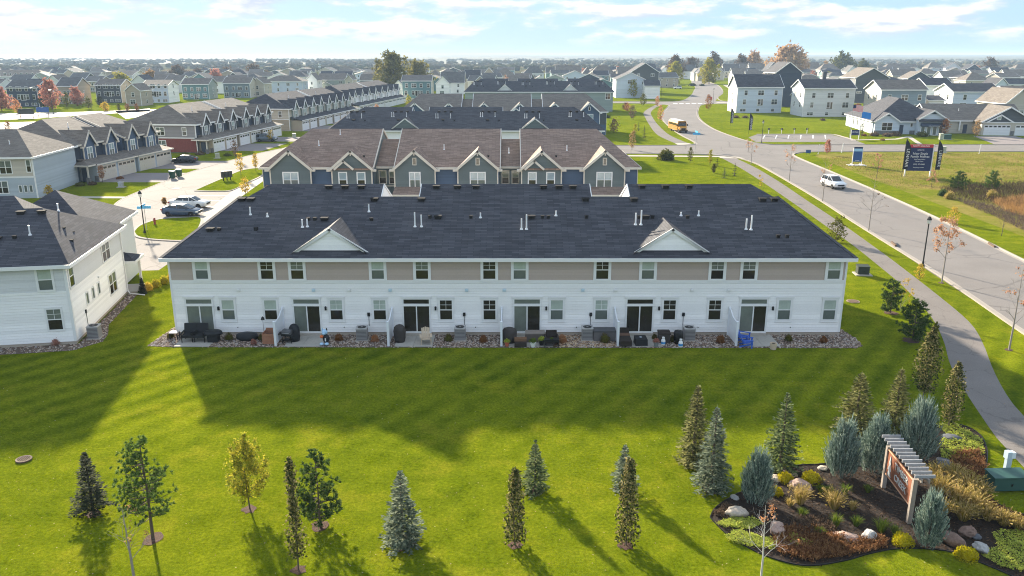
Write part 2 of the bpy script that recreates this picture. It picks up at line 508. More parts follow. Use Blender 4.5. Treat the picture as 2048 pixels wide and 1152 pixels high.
def kerb(pts, side, name='kerb', n=5, w=0.17, h=0.12, gut=0.42):
    """Kerb with a flat gutter pan; side +1 puts the road to the right of the direction of travel."""
    P = smooth(pts, n); b = MB(); rows = []
    for i, p in enumerate(P):
        d = (P[min(i + 1, len(P) - 1)] - P[max(i - 1, 0)]).normalized(); nr = Vector((d.y, -d.x)) * side
        rows.append([(p.x - nr.x * w, p.y - nr.y * w, -0.05), (p.x - nr.x * w, p.y - nr.y * w, h), (p.x, p.y, h),
                     (p.x + nr.x * 0.04, p.y + nr.y * 0.04, 0.016), (p.x + nr.x * gut, p.y + nr.y * gut, 0.016)])
    for a, c_ in zip(rows, rows[1:]):
        for k in range(4):
            b.poly([a[k], c_[k], c_[k + 1], a[k + 1]] if side < 0 else [a[k], a[k + 1], c_[k + 1], c_[k]])
    return kind(b.build(name, KERB), 'structure')

W1 = [(33, 20), (35.4, 40), (36.9, 54.2), (38.9, 70), (40.1, 84), (41.3, 97), (42.5, 109), (43.8, 126), (44.9, 143), (45.0, 150), (43.8, 157), (40.5, 161.5), (36, 163.2), (20, 163.8)]
E1 = [(44, 20), (46.2, 40), (48.3, 58), (50.0, 76), (51.4, 88), (52.6, 101), (53.8, 118), (54.9, 138), (55.8, 156), (57.0, 163), (61, 166.8), (70, 167.8), (92, 168), (140, 168)]
W2 = [(20, 179.3), (34, 179.3), (39.5, 180.5), (41.8, 184.5), (42.3, 204), (43.8, 225), (46.5, 252), (49.6, 270), (54.8, 294), (61.5, 322), (62.5, 330), (58, 338), (45, 341), (10, 343)]
E2 = [(140, 181), (75, 180.7), (61, 180.7), (57, 183), (55.0, 189), (54.3, 206), (55.0, 225), (58.2, 252), (63, 278), (69, 304), (74.8, 326), (80, 336), (92, 339), (130, 341)]
W3 = [(20, 356), (55, 354), (66, 353), (74, 359), (84, 390), (93, 424), (101.6, 460), (113.5, 510), (127, 582), (139, 640)]
E3 = [(130, 355), (99, 354), (92, 358), (97, 388), (109.6, 429), (123.9, 487), (138, 556), (150, 640)]
band('road', [(33, 20), (36.9, 54.2), (41.3, 97), (43.8, 126), (44.9, 143), (44.0, 165), (42.2, 190), (42.3, 204), (43.8, 225), (46.5, 252), (49.6, 270), (54.8, 294), (63.5, 330), (73, 356), (84, 390), (101.6, 460), (113.5, 510), (127, 582), (139, 640)],
     [(44, 20), (48.3, 58), (52.6, 101), (54.9, 138), (56.4, 160), (56.4, 178), (55.0, 189), (54.3, 206), (55.0, 225), (58.2, 252), (63, 278), (69, 304), (76, 330), (88, 356), (97, 388), (109.6, 429), (123.9, 487), (138, 556), (150, 640)], 0.012, ASPH, 120)
sheet('road', [(18, 163.8), (36, 163.2), (40.5, 161.5), (43.8, 157), (45.0, 150), (52, 150), (52, 190), (41.8, 188), (41.8, 184.5), (39.5, 180.5), (34, 179.3), (18, 179.3)], 0.004, ASPH)
sheet('road', [(50, 156), (55.8, 156), (57.0, 163), (61, 166.8), (70, 167.8), (92, 168), (160, 168), (160, 181), (75, 180.7), (61, 180.7), (57, 183), (55.0, 189), (50, 189)], 0.004, ASPH)
sheet('road', [(-5, 343), (45, 341), (58, 338), (62.5, 330), (70, 326), (78, 358), (74, 359), (66, 353), (55, 354), (-5, 357)], 0.004, ASPH)
sheet('road', [(70, 326), (74.8, 326), (80, 336), (92, 339), (150, 341), (150, 355), (99, 354), (92, 358), (78, 362)], 0.004, ASPH)
kerb(W1, +1); kerb(E1, -1); kerb(W2, +1); kerb(E2, +1); kerb(W3, +1); kerb(E3, +1)
for k in range(6):                                             # dashes of the crossing at the far junction
    p = at(1347 + 12.4 * k, 207); q = at(1354 + 12.4 * k, 207)
    sheet('crossing_dash', [(p.x, p.y - 2.4), (q.x, q.y - 2.4), (q.x, q.y + 2.4), (p.x, p.y + 2.4)], 0.02, PAINT)
PW = [(24.2, 30), (25.4, 37.9), (25.9, 39.9), (27.2, 44.6), (28.5, 48.6), (30.4, 53.1), (32.3, 58.8), (34.0, 66.9), (35.0, 74.1), (36.1, 83.2), (37.1, 94.7), (38.4, 110), (39.6, 125.7), (40.6, 142), (40.9, 157.8)]
PE = [(27.0, 33), (28.5, 40.8), (29.3, 43.8), (30.9, 48.0), (32.8, 52.4), (34.4, 57.0), (35.6, 63.9), (36.9, 73.2), (37.8, 80.3), (39.4, 94.7), (40.8, 110), (42.3, 125.7), (43.4, 142), (43.6, 157)]
band('footpath', PW, PE, 0.006, ASPH2)
band('footpath', [(37.2, 183), (36.6, 204), (39.4, 233), (42.8, 262), (46.1, 286), (52.8, 313), (60, 337)], [(40.2, 183), (39.6, 204), (41.9, 233), (45.2, 262), (48.6, 286), (55.0, 313), (61.8, 334)], 0.006, ASPH2)
sheet('sidewalk', [(10, 160.3), (43, 158.2), (43, 160.2), (10, 162.6)], 0.02, CONC)
sheet('sidewalk', [(40.6, 156.6), (45.2, 155.8), (44.6, 158.8), (40.9, 160.2)], 0.026, CONC)
sheet('sidewalk', [(37.0, 180.2), (40.6, 181.2), (40.3, 184.5), (37.1, 184.5)], 0.02, CONC)
sheet('sidewalk', [at(1985 + a, b_).xy for a, b_ in ((-490, 205), (-482, 207), (-448 - 110, 207), (-500 - 50, 204.6))], 0.02, CONC)
band('sidewalk', [(97, 352), (104, 385), (114, 425), (128, 485), (142, 556)], [(101, 352), (107.5, 385), (117.5, 425), (131, 485), (145, 556)], 0.02, CONC, 30)
# show home forecourt and its path
lot = [at(1497, 275).xy, at(1513, 269).xy, at(1660, 269).xy, at(1712, 281).xy, at(1735, 290).xy, at(1662, 290.5).xy, at(1654, 284).xy, at(1512, 284).xy]
sheet('parking_lot', lot, 0.006, ASPH)
for k in range(6):
    p, q = at(1530 + 24 * k, 270), at(1526 + 25 * k, 277)
    d = (q - p)
    sheet('stall_line', [(p.x - .12, p.y), (p.x + .12, p.y), (q.x + .12, q.y), (q.x - .12, q.y)], 0.014, PAINT)
kerb([at(1513, 268.6).xy, at(1590, 268.6).xy, at(1660, 268.6).xy, at(1690, 275).xy, at(1712, 281).xy], +1)
sheet('sidewalk', [at(1700, 279.5).xy, at(1790, 277.5).xy, at(1812, 273).xy, at(1818, 274.5).xy, at(1795, 279).xy, at(1702, 281).xy], 0.014, CONC)
sheet('sidewalk', [at(1812, 273).xy, at(1822, 273).xy, at(1846, 289).xy, at(1836, 289).xy], 0.018, CONC)
sheet('driveway', [at(1946, 272).xy, at(2030, 272).xy, at(2090, 289).xy, at(1990, 289).xy], 0.006, PAVER)
# private lane beside and behind the rows of townhouses
lane = [(-43.5, 71), (-47, 88), (-50.5, 99), (-54.1, 109.4), (-55.0, 123), (-55.1, 139), (-52.6, 160), (-49.6, 173), (-46, 210), (-43, 260), (-40, 345), (-30, 345), (-31, 250), (-38, 200), (-42.5, 150), (-44.2, 141.4), (-41.3, 133), (-41.2, 117.5), (-38.5, 100), (-36.0, 92), (-33.5, 84), (-33, 72.2)]
sheet('lane', lane, 0.006, ASPH)
sheet('lane', [(-36, 76), (30, 76), (30, 93), (-36, 93)], 0.010, ASPH)
kerb([(-47, 88), (-50.5, 99), (-54.1, 109.4), (-55.0, 123), (-55.1, 139), (-52.6, 160), (-49.6, 173)], +1, h=0.05, gut=0.3)
sheet('sidewalk', [(-36.9, 91), (-38.9, 98.5), (-41.3, 117.4), (-41.4, 133), (-39.7, 128), (-38.4, 113), (-36.9, 97.5), (-35.2, 91)], 0.022, CONC)
sheet('sidewalk', [(-70, 111.6), (-54.6, 111.2), (-54.8, 112.6), (-70, 113.2)], 0.016, CONC)
def island(pts, name='lawn_island'):
    P = smooth(list(pts) + [pts[0]], 6)
    b = MB(); b.poly([(p.x, p.y, 0.09) for p in P[:-1]])
    kind(b.build(name, GRASS2), 'structure')
    ctr = sum(P[:-1], Vector((0, 0))) / len(P[:-1])
    kb = MB()
    for a, q in zip(P, P[1:]):
        oa, oq = a + (a - ctr).normalized() * 0.35, q + (q - ctr).normalized() * 0.35
        kb.poly([(a.x, a.y, 0.11), (q.x, q.y, 0.11), (oq.x, oq.y, 0.10), (oa.x, oa.y, 0.10)])
        kb.poly([(oa.x, oa.y, 0.10), (oq.x, oq.y, 0.10), (oq.x, oq.y, 0.0), (oa.x, oa.y, 0.0)])
    kind(kb.build('kerb', KERB), 'structure')
island([(-42.8, 88.9), (-43.6, 92.5), (-42.9, 95.9), (-40.2, 97.0), (-38.4, 96.9), (-36.4, 91), (-35.2, 85), (-38.0, 84.8), (-41, 86.2)])
island([(-46.8, 117.6), (-46.9, 123), (-46.9, 130), (-46.9, 138), (-45.9, 141), (-44.3, 141.2), (-41.8, 133.5), (-41.7, 125), (-41.6, 118), (-44, 117.2)])
for k in range(4):
    y = 100.6 + k * 4.3
    sheet('stall_line', [(-44.6, y), (-39.6, y), (-39.6, y + 0.14), (-44.6, y + 0.14)], 0.014, PAINT)
sheet('parking_lot', [(-45, 98.5), (-39.2, 98.5), (-41.2, 116.8), (-46.4, 116.8)], 0.010, ASPH)
for y0, y1, xa in ((126.0, 136.5, -66), (141.6, 152.6, -65), (169.0, 183.5, -62), (188, 199, -60), (214, 232, -58), (237, 258, -55)):
    sheet('driveway', [(xa, y0), (-54.9 + (y0 - 139) * 0.085 * (y0 > 139), y0), (-54.9 + (y1 - 139) * 0.085 * (y1 > 139), y1), (xa + .8, y1)], 0.008, PAVER)
# far left streets, their sunlit paleness put into the colour
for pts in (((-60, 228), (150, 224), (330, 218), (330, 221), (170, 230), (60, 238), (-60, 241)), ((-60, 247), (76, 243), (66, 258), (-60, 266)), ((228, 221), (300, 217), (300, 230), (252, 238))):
    sheet('street', [at(u, v).xy for u, v in pts], 0.006, mat('sunlit_street', lin(0.52, 0.45, 0.38), 0.85, 0.1, 0.1))
# meadow east of the road
sheet('meadow', [(54.6, 40), (57.2, 100), (58.6, 138), (60.2, 160), (63, 165.6), (72, 166.8), (170, 167), (170, 40)], 0.006, MEADOW)
kerb([(60, 166.9), (92, 167.4), (140, 167.4)], -1, gut=0.2)
# rear lawn rock bed is laid with the house. Rising land far away
b = MB()
NX, NY = 150, 46
for j in range(NY):
    for i in range(NX):
        y = 1500 + 7800 * (j / (NY - 1)) ** 1.3
        x = (-1 + 2 * i / (NX - 1)) * (2200 + y * 0.75)
        k = max(0.0, min(1.0, (y - 1500) / 1600))
        z = min(31, -2 + k * (6 + y * 0.0021 + 8 * noise.noise(Vector((x * 0.0006, y * 0.0009, 1.5))) + 5 * noise.noise(Vector((x * 0.0021, y * 0.002, 4.0)))
                              + 2.5 * noise.noise(Vector((x * 0.011, y * 0.006, 9.0)))))
        b.v.append((x, y, z))
for j in range(NY - 1):
    for i in range(NX - 1):
        q = j * NX + i
        b.f.append((q, q + 1, q + 1 + NX, q + NX))
HILL = mat('wooded_hills', lin(0.085, 0.085, 0.050), 0.95, 0.6, 0.006, coords='Object', fine=0.5, fscale=0.03)
kind(b.build('hills', HILL, smooth=True), 'structure')

# ================================================================== building kit
WHITE = mat('white_trim', lin(0.80, 0.79, 0.77), 0.5, 0.05, 3)
def siding(name, r, g, b_):
    """Painted lap boards: every board (course) has its own slight tone."""
    if 'siding_' + name in MATS: return MATS['siding_' + name]
    m = mat('siding_' + name, lin(r, g, b_), 0.6, 0.06, 0.6, spec=0.25, fine=0.03, fscale=9)
    t = m.node_tree; bs = t.nodes['Principled BSDF']; src = bs.inputs['Base Color'].links[0].from_socket
    g_ = t.nodes.new('ShaderNodeNewGeometry'); mr = t.nodes.new('ShaderNodeMapRange'); mr.inputs['To Min'].default_value, mr.inputs['To Max'].default_value = 0.90, 1.05
    vm = t.nodes.new('ShaderNodeVectorMath'); vm.operation = 'SCALE'
    t.links.new(g_.outputs['Random Per Island'], mr.inputs['Value']); t.links.new(src, vm.inputs[0]); t.links.new(mr.outputs[0], vm.inputs['Scale']); t.links.new(vm.outputs[0], bs.inputs['Base Color'])
    return m
SW = siding('white', 0.92, 0.90, 0.87)
STAUPE = siding('taupe', 0.47, 0.38, 0.32)
SLGREY = siding('pale_grey', 0.66, 0.66, 0.65)
SGREY = siding('slate_grey', 0.135, 0.165, 0.165)
SBLUE = siding('blue', 0.075, 0.115, 0.185)
SNAVY = siding('navy', 0.040, 0.055, 0.085)
SDGREY = siding('charcoal', 0.085, 0.095, 0.105)
SBEIGE = siding('beige', 0.52, 0.47, 0.39)
STAN = siding('tan', 0.40, 0.34, 0.26)
SICE = siding('ice_blue_and_shade', 0.56, 0.62, 0.70)  # pale blue boards; also the painted shade of one white house
STEAL = siding('teal', 0.13, 0.235, 0.245)
SSAGE = siding('sage', 0.30, 0.35, 0.32)
SBRICK = mat('red_brick', lin(0.20, 0.055, 0.045), 0.85, 0.3, 3, fine=0.25, fscale=12)
STONE = mat('veneer_stone', lin(0.17, 0.165, 0.165), 0.9, 0.45, 3, bump=0.6, bscale=6, fine=0.3, fscale=8)
FOUND = mat('foundation', lin(0.46, 0.39, 0.31), 0.9, 0.1, 2)
CREAM = mat('cream_trim', lin(0.66, 0.60, 0.51), 0.55, 0.06, 3)
RDARK = shingle('shingle_charcoal', (0.047, 0.048, 0.057, 1), (0.086, 0.087, 0.098, 1))
RBROWN = shingle('shingle_brown', (0.215, 0.148, 0.114, 1), (0.33, 0.235, 0.183, 1))
RTAN = shingle('shingle_taupe', (0.150, 0.128, 0.108, 1), (0.225, 0.195, 0.166, 1))
RGREY = shingle('shingle_grey', (0.100, 0.098, 0.095, 1), (0.155, 0.150, 0.146, 1))
def glass(name, colr, rough=0.06):
    return mat(name, colr, rough, 0.45, 1.1, spec=0.55)
GDARK = glass('pane_dark', lin(0.028, 0.024, 0.018))
GMID = glass('pane_grey', lin(0.13, 0.15, 0.14))
GBLIND = glass('pane_with_blind', lin(0.42, 0.48, 0.42), 0.15)
GCURT = glass('pane_with_curtain', lin(0.17, 0.19, 0.16), 0.1)
GSKY = glass('pane_sky', lin(0.30, 0.38, 0.42))
BLACK = mat('black_metal', lin(0.012, 0.012, 0.013), 0.5, 0.2, 4)
VENTM = mat('vent_black', lin(0.030, 0.029, 0.029), 0.9, 0.2, 4, spec=0.05)
PIPEW = mat('white_pipe', lin(0.82, 0.82, 0.82), 0.4, 0.03, 3)
FACE = {'S': (0, (0, -1)), 'E': (pi / 2, (1, 0)), 'W': (-pi / 2, (-1, 0)), 'N': (pi, (0, 1))}
_WC = {}
def _cached(key, fn, m):
    if key not in _WC:
        me = fn().mesh(key[0]); me.materials.append(m); _WC[key] = me
    elif _WC[key].materials[0] != m:
        k2 = key + (m.name,)
        if k2 not in _WC:
            me = fn().mesh(key[0]); me.materials.append(m); _WC[k2] = me
        return _WC[k2]
    return _WC[key]
def window(parent, x, y, z, face, w, h, style='dh', up=None, lo=None, tm=None, trim=0.11, grid=False, head=0.0, full=None):
    """Casing + sash as one frame; each light of glass a pane below it. (x, y, z): middle of the sill on the wall plane."""
    tm = tm or WHITE; up = up or GMID; lo = lo or GDARK
    def frame():
        b = MB(); T = trim
        b.box(-w / 2 - T, -w / 2, -0.055, 0, -T, h + T); b.box(w / 2, w / 2 + T, -0.055, 0, -T, h + T)
        b.box(-w / 2, w / 2, -0.055, 0, h, h + T); b.box(-w / 2, w / 2, -0.06, 0, -T, 0)
        if head: b.box(-w / 2 - T - head, w / 2 + T + head, -0.085, 0, h + T, h + T + 0.11); b.box(-w / 2 - T - head * .6, w / 2 + T + head * .6, -0.075, 0, -T - 0.05, -T)
        if style in ('dh', 'tw'): b.box(-w / 2, w / 2, -0.042, 0, h * 0.5 - 0.03, h * 0.5 + 0.03)
        if style == 'tw': b.box(-0.05, 0.05, -0.045, 0, 0, h)
        if style == 'sl':
            b.box(-0.04, 0.04, -0.045, 0, 0, h)
        if grid:
            z0 = h * 0.5 + 0.03
            if style == 'dh':
                b.box(-0.012, 0.012, -0.03, 0, z0, h); b.box(-w / 2, w / 2, -0.03, 0, (z0 + h) / 2 - .012, (z0 + h) / 2 + .012)
            else:
                for q in (-w / 4, w / 4): b.box(q - .012, q + .012, -0.03, 0, 0, h)
        return b
    key = ('window', round(w, 2), round(h, 2), style, grid, round(trim, 2), head)
    o = link('window', _cached(key, frame, tm), parent, (x, y, z), FACE[face][0])
    def pane(x0, x1, z0, z1, m):
        f = lambda: MB().poly([(x0, -0.016, z0), (x1, -0.016, z0), (x1, -0.016, z1), (x0, -0.016, z1)])
        link('pane', _cached(('pane', round(x0, 2), round(x1, 2), round(z0, 2), round(z1, 2)), f, m), o)
    if style == 'dh':
        pane(-w / 2, w / 2, h * 0.5, h, up); pane(-w / 2, w / 2, 0, h * 0.5, lo)
    elif style == 'tw':
        pane(-w / 2, w / 2, h * 0.5, h, up); pane(-w / 2, w / 2, 0, h * 0.5, lo)
    elif style == 'sl':
        pane(-w / 2, 0, 0, h, up); pane(0, w / 2, 0, h, lo)
    else:
        pane(-w / 2, w / 2, 0, h, lo)
    return o
def garage_door(parent, x, y, z, face, w, h, m, lights=4):
    def slab():
        b = MB()
        n = 4
        for i in range(n):
            z0, z1 = h * i / n, h * (i + 1) / n
            cols = max(2, round(w / 0.62))
            b.box(-w / 2, w / 2, -0.03, 0, z0 + 0.008, z1 - 0.008)
            if i < n - 1:
                for k in range(cols):
                    a = -w / 2 + w * k / cols + 0.07; c_ = -w / 2 + w * (k + 1) / cols - 0.07
                    b.box(a, c_, -0.045, -0.03, z0 + 0.08, z1 - 0.08)
        return b
    o = link('garage_door', _cached(('garage_door', round(w, 2), round(h, 2)), slab, m), parent, (x, y, z), FACE[face][0])
    def lt():
        b = MB()
        for k in range(lights):
            a = -w / 2 + w * (k + 0.12) / lights; c_ = -w / 2 + w * (k + 0.88) / lights
            b.poly([(a, -0.034, h * 0.80), (c_, -0.034, h * 0.80), (c_, -0.034, h * 0.95), (a, -0.034, h * 0.95)])
        return b
    link('pane', _cached(('pane', 'g', round(w, 2), round(h, 2), lights), lt, GDARK), o)
    return o
def hip(b, x0, x1, y0, y1, z, s, runl=None, runr=None, t=0.02):
    """Hipped roof over the eave rectangle; runl / runr: how far the ridge starts from each end. Returns (ridge y, ridge z, xa, xb)."""
    hy = (y1 - y0) / 2; ym = (y0 + y1) / 2; zr = z + s * hy
    xa = x0 + (hy if runl is None else runl); xb = x1 - (hy if runr is None else runr)
    A, B, C, D = (x0, y0, z), (x1, y0, z), (x1, y1, z), (x0, y1, z)
    R, Q = (xa, ym, zr), (xb, ym, zr)
    b.poly([A, B, Q, R]); b.poly([C, D, R, Q]); b.poly([D, A, R]); b.poly([B, C, Q])
    b.poly([(x0, y0, z - t), (x0, y1, z - t), (x1, y1, z - t), (x1, y0, z - t)])
    return ym, zr, xa, xb
def gable(b, x0, x1, y0, y1, z, s, axis='x', t=0.16):
    """Gable roof over the eave rectangle, two slabs of thickness t. Returns ridge height."""
    if axis == 'x':
        ym = (y0 + y1) / 2; zr = z + s * (ym - y0)
        b.prism([(y0, z), (ym, zr), (ym, zr - t), (y0, z - t)][::-1], x0, x1, 'x')
        b.prism([(ym, zr), (y1, z), (y1, z - t), (ym, zr - t)][::-1], x0, x1, 'x')
    else:
        xm = (x0 + x1) / 2; zr = z + s * (xm - x0)
        b.prism([(x0, z), (xm, zr), (xm, zr - t), (x0, z - t)], y0, y1, 'y')
        b.prism([(xm, zr), (x1, z), (x1, z - t), (xm, zr - t)], y0, y1, 'y')
    return zr
def rakes(b, x0, x1, y, z, s, w=0.16, h=0.2, d=0.05):
    """White bargeboards on a gable that faces -y at plane y."""
    xm = (x0 + x1) / 2; zr = z + s * (xm - x0)
    b.beam((x0, y - d / 2, z + 0.01), (xm, y - d / 2, zr + 0.01), d, h); b.beam((x1, y - d / 2, z + 0.01), (xm, y - d / 2, zr + 0.01), d, h)
def fascia(b, x0, x1, y0, y1, z, h=0.2, t=0.04, sides='SENW'):
    if 'S' in sides: b.box(x0 - t, x1 + t, y0 - t, y0 - 0.004, z - h, z + 0.03)
    if 'N' in sides: b.box(x0 - t, x1 + t, y1 + 0.004, y1 + t, z - h, z + 0.03)
    if 'W' in sides: b.box(x0 - t, x0 - 0.004, y0, y1, z - h, z + 0.03)
    if 'E' in sides: b.box(x1 + 0.004, x1 + t, y0, y1, z - h, z + 0.03)
def box_vent(parent, p, big=True):
    b = MB()
    w = 0.23 if big else 0.11
    b.box(-w, w, -w * .8, w * .8, -0.05, 0.14); b.box(-w * 1.25, w * 1.25, -w * 1.1, w * 1.1, 0.14, 0.2)
    o = link('roof_vent', _cached(('roof_vent', big), lambda: b, VENTM), parent, p)
    return o
def pipe(parent, p, h):
    key = ('vent_pipe', round(h, 1))
    link('vent_pipe', _cached(key, lambda: MB().tube([(0, 0, -0.1), (0, 0, h)], 0.055, 8).tube([(0, 0, 0.0), (0, 0, 0.12)], [0.13, 0.07], 8), PIPEW), parent, p)
SLOPE = 0.4167
def rear_roof(t, x0, x1, blocks, dormers, rm, run=3.5, yE=14.35, trimm=None, dormer_wall=None):
    """Roof of a row seen from its garden side: long hip, taller blocks behind its ridge, small gables over the eave."""
    trimm = trimm or WHITE; dormer_wall = dormer_wall or SW
    b = MB(True)
    ym, zr, xa, xb = hip(b, x0, x1, -0.45, yE, 5.75, SLOPE, run, run)
    todo = []
    for (a, c_, hl, hr) in blocks:
        walls = MB(); tr = MB()
        y2, z2 = ym + 1.7, zr + 1.7 * SLOPE
        la, rb = a + (1.3 if hl else 0), c_ - (1.3 if hr else 0)
        b.poly([(a, ym, zr), (c_, ym, zr), (rb, y2, z2), (la, y2, z2)])
        yb = y2 + (z2 - 5.75) / SLOPE
        b.poly([(c_, yb, 5.75), (a, yb, 5.75), (la, y2, z2), (rb, y2, z2)])
        for xx, hh, sg in ((a, hl, -1), (c_, hr, 1)):
            P = [(xx, ym, zr), ((la if sg < 0 else rb), y2, z2), (xx, yb, 5.75), (xx, yE, 5.75)]
            (b if hh else walls).poly(P)
            if not hh:
                e = MB()
                e.beam((xx + sg * .03, ym, zr + .02), (xx + sg * .03, y2, z2 + .02), 0.06, 0.16); e.beam((xx + sg * .03, y2, z2 + .02), (xx + sg * .03, yb, 5.77), 0.06, 0.16)
                todo.append(('bargeboard', e, None))
        walls.box(a + .3, c_ - .3, yE - .6, yb - 0.5, 0, 5.72)
        todo.append(('street_wall', walls, None))
    for (xc, hw, pk) in dormers:
        walls = MB(); tr = MB()
        zb = 6.1; s = (pk - zb) / hw; yf = 0.42
        yb = (pk - 5.75) / SLOPE - 0.45
        for sg in (-1, 1):
            e = xc + sg * (hw + 0.25); ze = zb - 0.25 * s
            yse = (ze - 5.75) / SLOPE - 0.45
            P = [(xc, yf - 0.1, pk), (xc, yb, pk), (e, yse, ze), (e, yf - 0.1, ze)]
            b.poly(P if sg > 0 else P[::-1])
            b.poly([(p[0], p[1], p[2] - .08) for p in (P[::-1] if sg > 0 else P)])
            tr.beam((e, yf - 0.13, ze + 0.02), (xc, yf - 0.13, pk + 0.02), 0.06, 0.22)
        walls.lap((xc - hw, yf), (xc + hw, yf), 6.15, pk, (0, -1), xr=lambda z: ((z - zb) / (pk - zb) / 2, 1 - (z - zb) / (pk - zb) / 2))
        todo.append(('gable_wall', walls, tr))
    b.build('roof', rm, t)
    for A_, B_ in (((x0, -.45, 5.77), (xa, ym, zr + .02)), ((x1, -.45, 5.77), (xb, ym, zr + .02))): MB(True).beam(A_, B_, .28, .05).build('ridge_cap', rm, t)
    for nm, wl_, tr in todo:
        o = wl_.build(nm, trimm if nm == 'bargeboard' else dormer_wall, t)
        if tr: tr.build('bargeboard', trimm, o)
    fb = MB(); fascia(fb, x0, x1, -0.45, yE, 5.75, 0.22, 0.05); fb.box(x0 + .02, x1 - .02, -0.43, yE - .02, 5.6, 5.64)
    fb.build('fascia', trimm, t)
    return ym, zr
# ------------------------------------------------------------------ the long white row in front
FY = 54.2
mt = thing('townhouse_row', 'long white and taupe townhouse row with charcoal roof facing the mown lawn', 'townhouses', (0, FY, 0))
XL, XR = -24.02, 23.42
b = MB(); b.lap((XL, 0), (XR, 0), 0.24, 3.88, (0, -1)); b.box(XL, XR, 0.01, 14.0, 0.24, 3.9)
b.lap((XR, 0), (XR, 14), 0.24, 3.88, (1, 0)); b.lap((XL, 14), (XL, 0), 0.24, 3.88, (-1, 0))
b.build('wall', SW, mt)
b = MB(); b.lap((XL, 0), (XR, 0), 4.08, 5.5, (0, -1)); b.box(XL, XR, 0.012, 13.99, 3.9, 5.7)
b.lap((XR, 0), (XR, 14), 4.08, 5.5, (1, 0)); b.lap((XL, 14), (XL, 0), 4.08, 5.5, (-1, 0))
b.build('upper_wall', STAUPE, mt)
MB().box(XL + .03, XR - .03, 0.03, 13.9, -0.2, 0.245).build('foundation', FOUND, mt)
b = MB(); b.box(XL - .03, XR + .03, -0.05, 14.04, 3.86, 4.1); b.build('belt_board', WHITE, mt)
b = MB(); b.box(XL - .03, XR + .03, -0.05, 14.04, 5.48, 5.6); b.build('frieze_board', WHITE, mt)
for xx in (XL, XR): MB().box(xx - .07, xx + .07, -0.047, 0.09, 0.24, 5.49).build('corner_board', WHITE, mt)
BL, MD, DK, CU = GBLIND, GMID, GDARK, GCURT
UPW = [(-21.75, BL, MD, 0), (-17.18, DK, DK, 1), (-15.06, CU, DK, 1), (-9.41, BL, MD, 0), (-6.31, CU, DK, 1), (-1.59, DK, DK, 1), (0.54, BL, MD, 0), (6.33, DK, DK, 1), (9.53, BL, MD, 0), (14.39, CU, DK, 1), (16.61, CU, DK, 1), (22.57, BL, MD, 0)]
for x, a, q, g in UPW:
    window(mt, x, -0.024, 4.2, 'S', 0.84, 1.3, 'dh', a, q, trim=0.2, grid=bool(g))
LOW = [(-20.16, BL, MD, 0), (-17.15, BL, DK, 0), (-12.48, BL, DK, 1), (-9.40, BL, DK, 1), (-4.69, DK, DK, 1), (-1.60, DK, DK, 1), (3.18, BL, MD, 0), (6.35, BL, MD, 1), (11.19, DK, DK, 1), (14.41, DK, DK, 1), (19.34, BL, MD, 0), (22.56, BL, MD, 0)]
for x, a, q, g in LOW:
    window(mt, x, -0.024, 1.2, 'S', 0.84, 1.42, 'dh', a, q, trim=0.15, grid=bool(g), head=0.06)
SLD = [(-22.2, CU, CU), (-14.59, CU, DK), (-6.79, DK, DK), (1.07, CU, DK), (9.08, DK, DK), (17.16, CU, DK)]
for x, a, q in SLD:
    window(mt, x, -0.024, 0.30, 'S', 1.8, 1.88, 'sl', a, q, trim=0.12)
    window(mt, x, -0.026, 2.37, 'S', 1.8, 0.32, 'fix', None, a if a is not DK else DK, trim=0.12, head=0.08)
    MB().box(x - 1.0, x + 1.0, -0.3, -0.03, 0.02, 0.17).build('door_step', CONC, mt)
    b = MB(); b.box(x + 1.30, x + 1.42, -0.16, -0.03, 1.9, 2.1); b.lathe([(0.07, 0), (0.09, 0.03), (0.02, 0.09)], 8, x + 1.36, -0.1, 2.1)
    b.build('wall_lamp', BLACK, mt)
for x in (-19.3, -14.0, -11.5, -8.6, -3.2, -0.55, 5.0, 7.3, 12.7, 15.3):
    k = round(x * 10) % 2
    b = MB(); b.box(x - .11, x + .11, -0.10, -0.02, 3.27, 3.47); b.box(x - .08, x + .08, -0.13, -0.10, 3.30, 3.42)
    b.build('vent_cover', WHITE if k else mat('vent_pale_blue', lin(0.55, 0.68, 0.74), 0.5), mt)
for x in (-10.2, -3.4, 5.6, 12.2):
    b = MB(); b.box(x - .09, x + .09, -0.12, -0.02, 1.45, 1.7); b.tube([(x, -0.06, 1.45), (x, -0.06, 0.7)], 0.018, 5)
    b.build('disconnect_box', BLACK, mt)
for x in (-19.6, -12.0, -2.6, 4.6, 13.3, 19.9):
    MB().tube([(x, -0.02, 0.62), (x, -0.1, 0.6)], 0.03, 6).build('hose_tap', VENTM, mt)
BLK = [(-20.3, -10.1, True, False), (-7.1, 6.1, False, False), (9.1, 20.1, False, True)]
ymr, zrr = rear_roof(mt, XL - 0.4, XR + 0.5, BLK, [(-12.7, 2.55, 7.75), (11.2, 2.55, 7.75)], RDARK)
def on_roof(u, v, z0=5.75, y0=FY - 0.45, s=SLOPE):
    a, b_ = (u - 1024) / F_PX, (576 - v) / F_PX
    dy, dz = CT + b_ * ST, -ST + b_ * CT
    t = (z0 - s * y0 - CAM_H) / (dz - s * dy)
    return Vector((a * t, dy * t, CAM_H + dz * t))
for u, v in ((658, 376), (690, 376), (723, 376), (873, 376), (915, 376), (952, 376), (1087, 376), (1118, 376), (1146, 376), (1284, 375), (1331, 375), (1378, 375), (502, 401), (484, 401), (749, 401), (843, 401), (1171, 401), (1268, 401), (1525, 401), (1548, 401)):
    p = on_roof(u, v); box_vent(mt, (p.x, p.y - FY, p.z), True)
